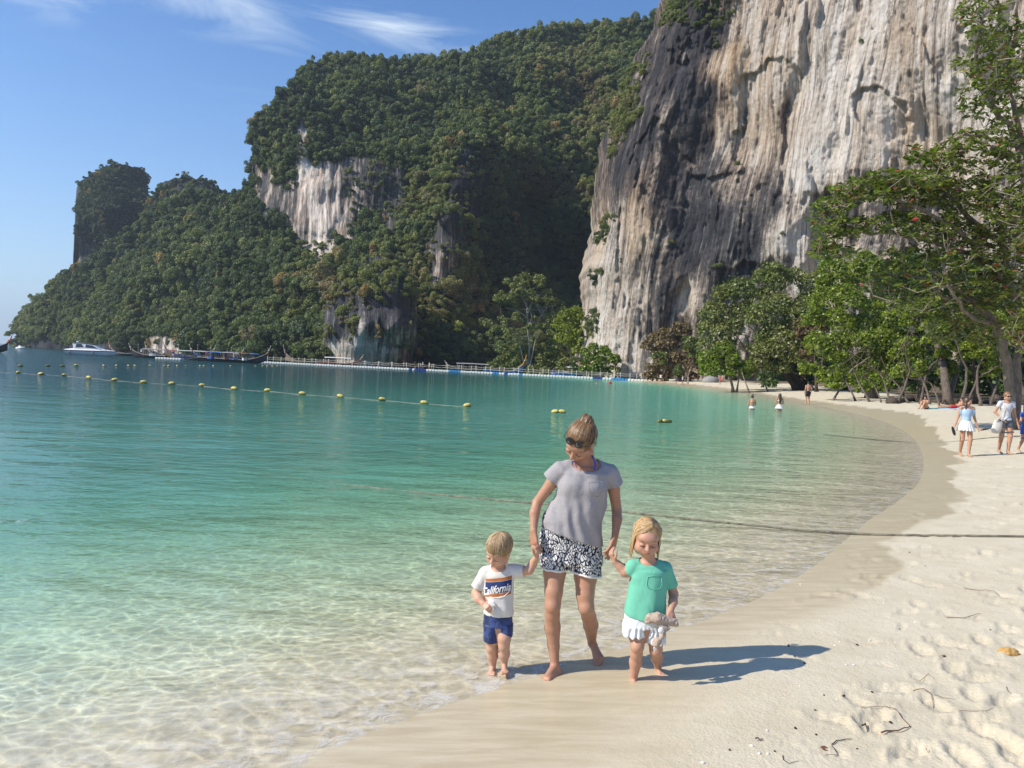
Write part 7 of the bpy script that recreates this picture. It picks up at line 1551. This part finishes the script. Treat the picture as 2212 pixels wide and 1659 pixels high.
for y_ in (-1, 1):
    for q in (((-3.1, 1.72), (-3.0, 2.5), (-1.9, 2.5), (-1.3, 1.9)), ((-1.0, 1.8), (-.9, 2.45), (.6, 2.3), (1.9, 1.66))):
        mb = MB(); V = [(x, y_*((1.12 if z < 2 else .98)+.015), z) for x, z in q]+[(x, y_*((1.12 if z < 2 else .98)-.03), z) for x, z in q]; mb.add(V, [(0, 1, 2, 3), (7, 6, 5, 4), (0, 4, 5, 1), (1, 5, 6, 2), (2, 6, 7, 3), (3, 7, 4, 0)]); mb.build('window', GLS, sb)
mb = MB(); mb.box((-1.6, 0, 2.76), (4.6, 2.1, .08)); mb.build('hard_top', CANV['grey'], sb)
mb = MB(); mb.tube([(.3, .6, 2.3), (.25, .6, 4.0)], .03, 5); mb.build('antenna', STEEL, sb)
mb = MB(); mb.ell((-3.2, 0, 3.0), (.3, .3, .18)); mb.box((-3.2, 0, 2.85), (.2, .2, .2)); mb.build('radar_dome', HULLW, sb)
for x_ in (-4.1, 1.0): mb = MB(); mb.tube([(x_, -1.52, 1.0), (x_, -1.55, .85), (x_, -1.55, .25)], [.04, .12, .12], 8); mb.build('fender', CANV['grey'], sb, True)
mb = MB()
for x_ in (2.6, 3.5, 4.4, 5.1): mb.tube([(x_, -wf(x_/L+.5)*.9, 1.15), (x_, -wf(x_/L+.5)*.9, 1.75)], .025, 4)
mb.tube([(x_, -wf(x_/L+.5)*.9, 1.75) for x_ in (2.6, 3.5, 4.4, 5.1)], .025, 4); mb.build('bow_rail', STEEL, sb)
x_, y_ = xat(45, 300); mb = MB(); mb.tube([(-2, 0, .2), (0, 0, .35), (2, 0, .5)], [.4, .7, .15], 8); mb.box((-.3, 0, .9), (1.2, .7, .6)); o = mb.build('motorboat', HULLW, None, True, None); o.location = (x_, y_, 0); tag(o, 'tiny white motorboat on the horizon at the far left', 'boat')

# buoys
t = MT('buoy_yellow'); P = t.coord('Object'); sp = t.n('ShaderNodeSeparateXYZ'); t.lk(P, sp.inputs[0]); gr_ = t.math('ADD', sp.outputs[2], t.math('MULTIPLY', t.noise(P, 9, 4, .6), .12)); t.bsdf(t.ramp(gr_, [(.02, (.08, .08, .03)), (.07, (.55, .42, .06)), (.16, (.66, .55, .20))]), .55, .4); BUOY = t.m
BUOYD = simple('buoy_weed_covered', (.16, .15, .05), .8, .3)
def buoymesh(name, mat, L=.17, r=.11):
    mb = MB(); mb.tube([(-L, 0, 0), (-L*.9, 0, 0), (-L*.62, 0, 0), (-L*.2, 0, 0), (L*.2, 0, 0), (L*.62, 0, 0), (L*.9, 0, 0), (L, 0, 0)], [r*.25, r*.62, r*.93, r, r, r*.93, r*.62, r*.25], 14); mb.tube([(-L*1.15, 0, 0), (-L, 0, 0)], .03, 6); mb.tube([(L, 0, 0), (L*1.15, 0, 0)], .03, 6); mb.tube([(0, 0, r*.6), (0, 0, r*1.08)], [r*.3, r*.18], 8)
    me = bpy.data.meshes.new(name); me.from_pydata([tuple(v) for v in mb.V], [], mb.F); me.materials.append(mat); me.polygons.foreach_set('use_smooth', np.ones(len(me.polygons), bool)); me.update(); return me
BMY, BMD = buoymesh('buoy', BUOY), buoymesh('buoy', BUOYD); BGL = 'yellow buoys on the swimming line'
def buoy(vx, vy, me, label, s=1.0, az_=.2, group=None):
    x_, y_ = g0(vx, vy); o = bpy.data.objects.new('buoy', me); col.objects.link(o); o.location = (x_, y_, .05*s); o.scale = (s, s, s); o.rotation_euler = (rs.normal(0, .1), rs.normal(0, .12), az_+rs.normal(0, .5)); tag(o, label, 'buoy', group); return o
line = [(40,805),(88,808),(140,811),(192,816),(248,821),(310,826),(371,829),(437,833),(506,840),(578,844),(653,851),(735,857),(826,864),(916,871),(1009,877)]
for i, (vx, vy) in enumerate(line): buoy(vx, vy+1.5, BMY, 'yellow oval buoy in the long row crossing the bay in front of the boats', 1.0, .2, BGL)
for vx, lb_ in ((1199, 'left buoy of the yellow pair floating left of the woman\'s bun'), (1214, 'right buoy of the yellow pair floating left of the woman\'s bun')): buoy(vx, 892, BMY, lb_, .92, .1)
for vx, me_, lb_ in ((1426, BMD, 'greenish weedy buoy at the left of the close trio'), (1435, BMY, 'yellow buoy in the middle of the close trio'), (1443, BMD, 'weedy buoy at the right of the close trio')): buoy(vx, 913, me_, lb_, .85, .6)
for X_ in (155, 367, 480): buoy(X_*.28, 792, BMD, 'dark buoy at the left end of the far row of buoys', 1.15, 0, 'dark buoys in the far row')
for X_ in (588, 800, 898, 990, 1040, 1157, 1270, 1300, 1366, 1434, 1543, 1573, 1645, 1778, 1970, 2025, 2060, 2100, 2140): buoy(X_*.28, 790.5+(X_ > 1700)*.2+(X_-588)*.0004, BMY, 'small yellow buoy in the far row close to the boats', 1.15 if X_ == 588 else .85, 0, 'yellow buoys in the far row')
mb = MB(); P = [Vector((*g0(vx, vy+1.5), .008)) for vx, vy in [(-40, 801)]+line]; 
for a, b in zip(P[:-1], P[1:]): mb.tube([a+(b-a)*u_+Vector((0, .15*math.sin(u_*6.3), -.012*math.sin(u_*3.14))) for u_ in np.linspace(0, 1, 6)], .014, 4, False)
o = mb.build('buoy_rope', ROPEM, None, origin=P[0]); tag(o, 'pale rope linking the long row of yellow buoys', 'rope')

# mooring ropes
def ropepath(V_, lift): 
    out = []
    for vx, vy in V_:
        a = land(vx, vy); q = g0(vx, vy)
        if a.z < .005 or a.y > q[1]: a = Vector((q[0], q[1], .008))
        out.append(a+Vector((0, 0, lift)))
    return out
def twisted(name, pts, r, label, pitch, c1, c2, sub=14, sink=.032):
    P = [Vector(p) for p in pts]; mb = MB(); Q = limb(mb, P, r, r, 4, 0, None, sub); 
    # arc-length resample
    Lc = [0]; 
    for a, b in zip(Q[:-1], Q[1:]): Lc.append(Lc[-1]+(b-a).length)
    step = pitch/5; n = int(Lc[-1]/step); s = np.linspace(0, Lc[-1], n); Qa = np.array([tuple(q) for q in Q]); C = np.stack([np.interp(s, Lc, Qa[:, i]) for i in range(3)], 1)
    gnd = ground_z(C[:, 0], C[:, 1], True); C[:, 2] = np.maximum(C[:, 2], np.where(gnd > 0, gnd+r*.8, -9)); ker = np.ones(9)/9; z = np.convolve(np.pad(C[:, 2], 4, 'edge'), ker, 'valid'); C[:, 2] = z-sink*sstep(.55, 1.0, s/s[-1])-.012*sstep(.3, .6, s/s[-1])*(sink > 0)
    T = np.gradient(C, axis=0); T /= np.linalg.norm(T, axis=1)[:, None]; S_ = np.cross(T, [0, 0, 1.0]); S_ /= np.linalg.norm(S_, axis=1)[:, None]; U_ = np.cross(S_, T)
    root = empty(name, C[0], label, 'rope'); t = MT(name+'_fibre'); v = t.noise(t.coord('Object'), 9, 5, .7); t.bsdf(t.ramp(v, [(.35, c1), (.65, c2)]), .9, .2, 0, t.bump(t.noise(t.coord('Object'), 160, 3, .6), .5, .004)); 
    for k_ in range(3):
        ph = 2*math.pi*s/pitch+k_*2*math.pi/3; cc = C+(S_*np.cos(ph)[:, None]+U_*np.sin(ph)[:, None])*r*.52; mb = MB(); mb.tube([Vector(c-C[0]) for c in cc], r*.56, 5); mb.build('strand', t.m, root, True)
    return root
twisted('mooring_rope', ropepath([(3300,1180),(2800,1168),(2500,1163),(2330,1162),(2212,1161),(2100,1160),(2000,1159),(1900,1157),(1780,1151),(1700,1144),(1600,1134),(1500,1124),(1400,1113),(1280,1100),(1130,1086),(970,1071),(800,1052),(640,1032),(500,1015),(380,1003)], .012), .0165, 'thick twisted rope running from the right edge across sand and water behind the family', .085, (.12, .11, .08), (.34, .32, .24))
twisted('mooring_rope', ropepath([(2700,925),(2330,935),(2212,942),(2140,946),(2070,953),(2020,957),(1985,957),(1950,954),(1880,948),(1780,938)], .02), .022, 'thinner dark rope lying on the far sand behind the walking girl', .16, (.07, .065, .06), (.20, .18, .15))
# grey rock near the cliff foot
mb = MB(); q = land(1535, 826); mb.ell((0, 0, .3), (1.6, 1.0, .9), 14, 8); V = np.array([tuple(v) for v in mb.V]); V += .18*np.stack([vn(V[:, 0]*1.7, V[:, 1]*1.7, V[:, 2]*1.7, s_) for s_ in (1, 2, 3)], 1); mb.V = [tuple(v) for v in V]; o = mb.build('rock', flat('boulder_grey', (.28, .27, .26)), None, True); o.location = q; tag(o, 'rounded pale grey rock on the far sand beside the low green tree', 'rock')

# ================================================================ washed up bits on the sand
rs = np.random.RandomState(91); TWIG = flat('twig_brown', (.16, .085, .05)); SHELL = flat('shell_white', (.74, .70, .62)); DARKB = flat('debris_dark', (.05, .035, .025)); CORAL = simple('sponge_ochre', (.50, .31, .12), .95, .1, 0, .3, 40, .8)
def twig(V_, r, label, mat=TWIG, jag=.0, name='twig', cat='twig'):
    W_ = [land(*p) for p in V_]; b = W_[0]; mb = MB(); Q = [w_-b+Vector((0, 0, r)) for w_ in W_]; Q2 = []
    for i in range(len(Q)-1):
        for u_ in (0, .5): q = Q[i].lerp(Q[i+1], u_); Q2.append(q+Vector((rs.normal(0, r*.8), rs.normal(0, r*.8), abs(rs.normal(0, r*.9)))))
    Q2.append(Q[-1]); mb.tube(Q2, [r*.75*(1-.6*i/len(Q2)) for i in range(len(Q2))], 5); o = mb.build(name, mat, None, True); o.location = b; return tag(o, label, cat)
cv = lambda X_, Y_: ((1600+X_/2.458)*.8848, (1300+Y_/2.458)*.8848)
twig([cv(1355,1225), cv(1420,1205), cv(1490,1190), cv(1530,1168)], .006, 'forked brown root lying right of the trampled heap of sand'); twig([cv(1530,1168), cv(1480,1120), cv(1440,1080), cv(1380,1055), cv(1230,1060)], .0035, 'long thin root curving over the trampled heap of sand')
twig([cv(1550,950), cv(1610,960), cv(1655,985), cv(1670,1035)], .0035, 'hooked reddish root right of the largest footprints'); twig([cv(1670,985), cv(1730,995), cv(1800,1005)], .002, 'straight fine root beside the hooked root')
twig([cv(1750,515), cv(1850,518), cv(1930,500), cv(1950,490)], .004, 'fine brown root below the rope near the right edge'); twig([cv(1850,340), cv(1940,352), cv(2030,360), cv(2065,390)], .004, 'thin rust coloured root close to the coil of the rope'); twig([cv(1810,1085), cv(1900,1085), cv(1990,1075), cv(2030,1062)], .002, 'faint straight root in the lower right sand')
twig([cv(1060,1280), cv(1090,1255), cv(1130,1248), cv(1180,1245)], .004, 'crooked dark seaweed strand at the bottom of the sand', DARKB, name='seaweed', cat='seaweed'); twig([cv(1060,1285), cv(1075,1310), cv(1095,1330), cv(1020,1340)], .003, 'short dark seaweed strand curling below the crooked one', DARKB, name='seaweed', cat='seaweed')
twig([cv(765,1345), cv(768,1375), cv(800,1395), cv(860,1375)], .0025, 'fine dark strand at the bottom edge of the sand', DARKB, name='seaweed', cat='seaweed'); twig([cv(1650,1330), cv(1620,1290), cv(1640,1330), cv(1720,1375)], .002, 'thin looped strand in the bottom right corner of the sand')
twig([cv(1240,1155), cv(1265,1165), cv(1275,1190)], .006, 'small black stick beside the forked root', DARKB); twig([cv(600,1247), cv(625,1250), cv(648,1248)], .005, 'short black stick left of the shells near the bottom', DARKB); twig([cv(1585,895), cv(1640,850), cv(1690,900)], .002, 'arched fine root above the row of footprints'); twig([cv(2105,930), cv(2115,960), cv(2140,975)], .0025, 'little bent root near the right edge')
# the ochre sponge
b = land(*cv(2125, 720)); mb = MB(); mb.ell((0, 0, .018), (.062, .04, .030), 22, 14); V = np.array([tuple(v) for v in mb.V]); nz = .016*vn(V[:, 0]*45, V[:, 1]*45, V[:, 2]*45, 3)+.007*vn(V[:, 0]*120, V[:, 1]*120, V[:, 2]*120, 5); V += (V-[0, 0, .018])/.05*nz[:, None]; mb.V = [tuple(v) for v in V]; o = mb.build('sponge', CORAL, None, True); o.location = b; tag(o, 'ochre lump of sponge lying on the sand at the right edge', 'sponge')
def bit(vx, vy, s, mat, name, label, cat, group, flatk=.4):
    b = land(vx, vy); mb = MB(); mb.ell((0, 0, s*flatk*.6), (s, s*.7, s*flatk), 7, 5, Matrix.Rotation(rs.uniform(0, 6), 3, 'Z')); V = np.array([tuple(v) for v in mb.V]); V *= 1+.28*vn(V[:, 0]*1.5/s, V[:, 1]*1.5/s, V[:, 2]*1.5/s+vx, 9)[:, None]; mb.V = [tuple(v) for v in V]; o = mb.build(name, mat, None, True); o.location = b; return tag(o, label, cat, group)
for X_, Y_ in ((985,530),(1105,660),(1085,602),(1285,643),(960,1100),(670,1190),(285,1385),(625,1330),(677,1332),(1370,425),(1725,162),(1560,540),(870,312),(578,1283),(1145,795),(868,922),(1078,680),(1190,797),(1440,660),(1090,1005)): bit(*cv(X_, Y_), rs.uniform(.007, .013), SHELL, 'shell', 'small white shell fragment on the smooth sand right of the family', 'shell', 'shell fragments scattered on the sand')
for X_, Y_ in ((1210,678),(1012,978),(958,1072),(1130,990),(1300,967),(835,748),(800,683),(1410,1145),(1465,577),(1620,202),(1525,122),(1840,250),(2010,587),(1210,1300),(965,1215),(445,1308),(840,1178),(715,1318),(1355,1130),(895,786),(1735,745)): bit(*cv(X_, Y_), rs.uniform(.006, .011), DARKB, 'pebble', 'small dark pebble on the pale sand right of the family', 'pebble', 'dark pebbles scattered on the sand', .6)
for X_, Y_, lb_ in ((985,1303,'curled brown leaf near the bottom edge of the sand'), (1740, 742, 'small brown leaf in the footprint below the sponge')):
    b = land(*cv(X_, Y_)); V, F = LP*[.05, .06, .05], LF; o = newmesh('fallen_leaf', V+[0, 0, .008], F, LEAF_BR); o.location = b; o.rotation_euler = (.3, .2, rs.uniform(0, 6)); tag(o, lb_, 'leaf')
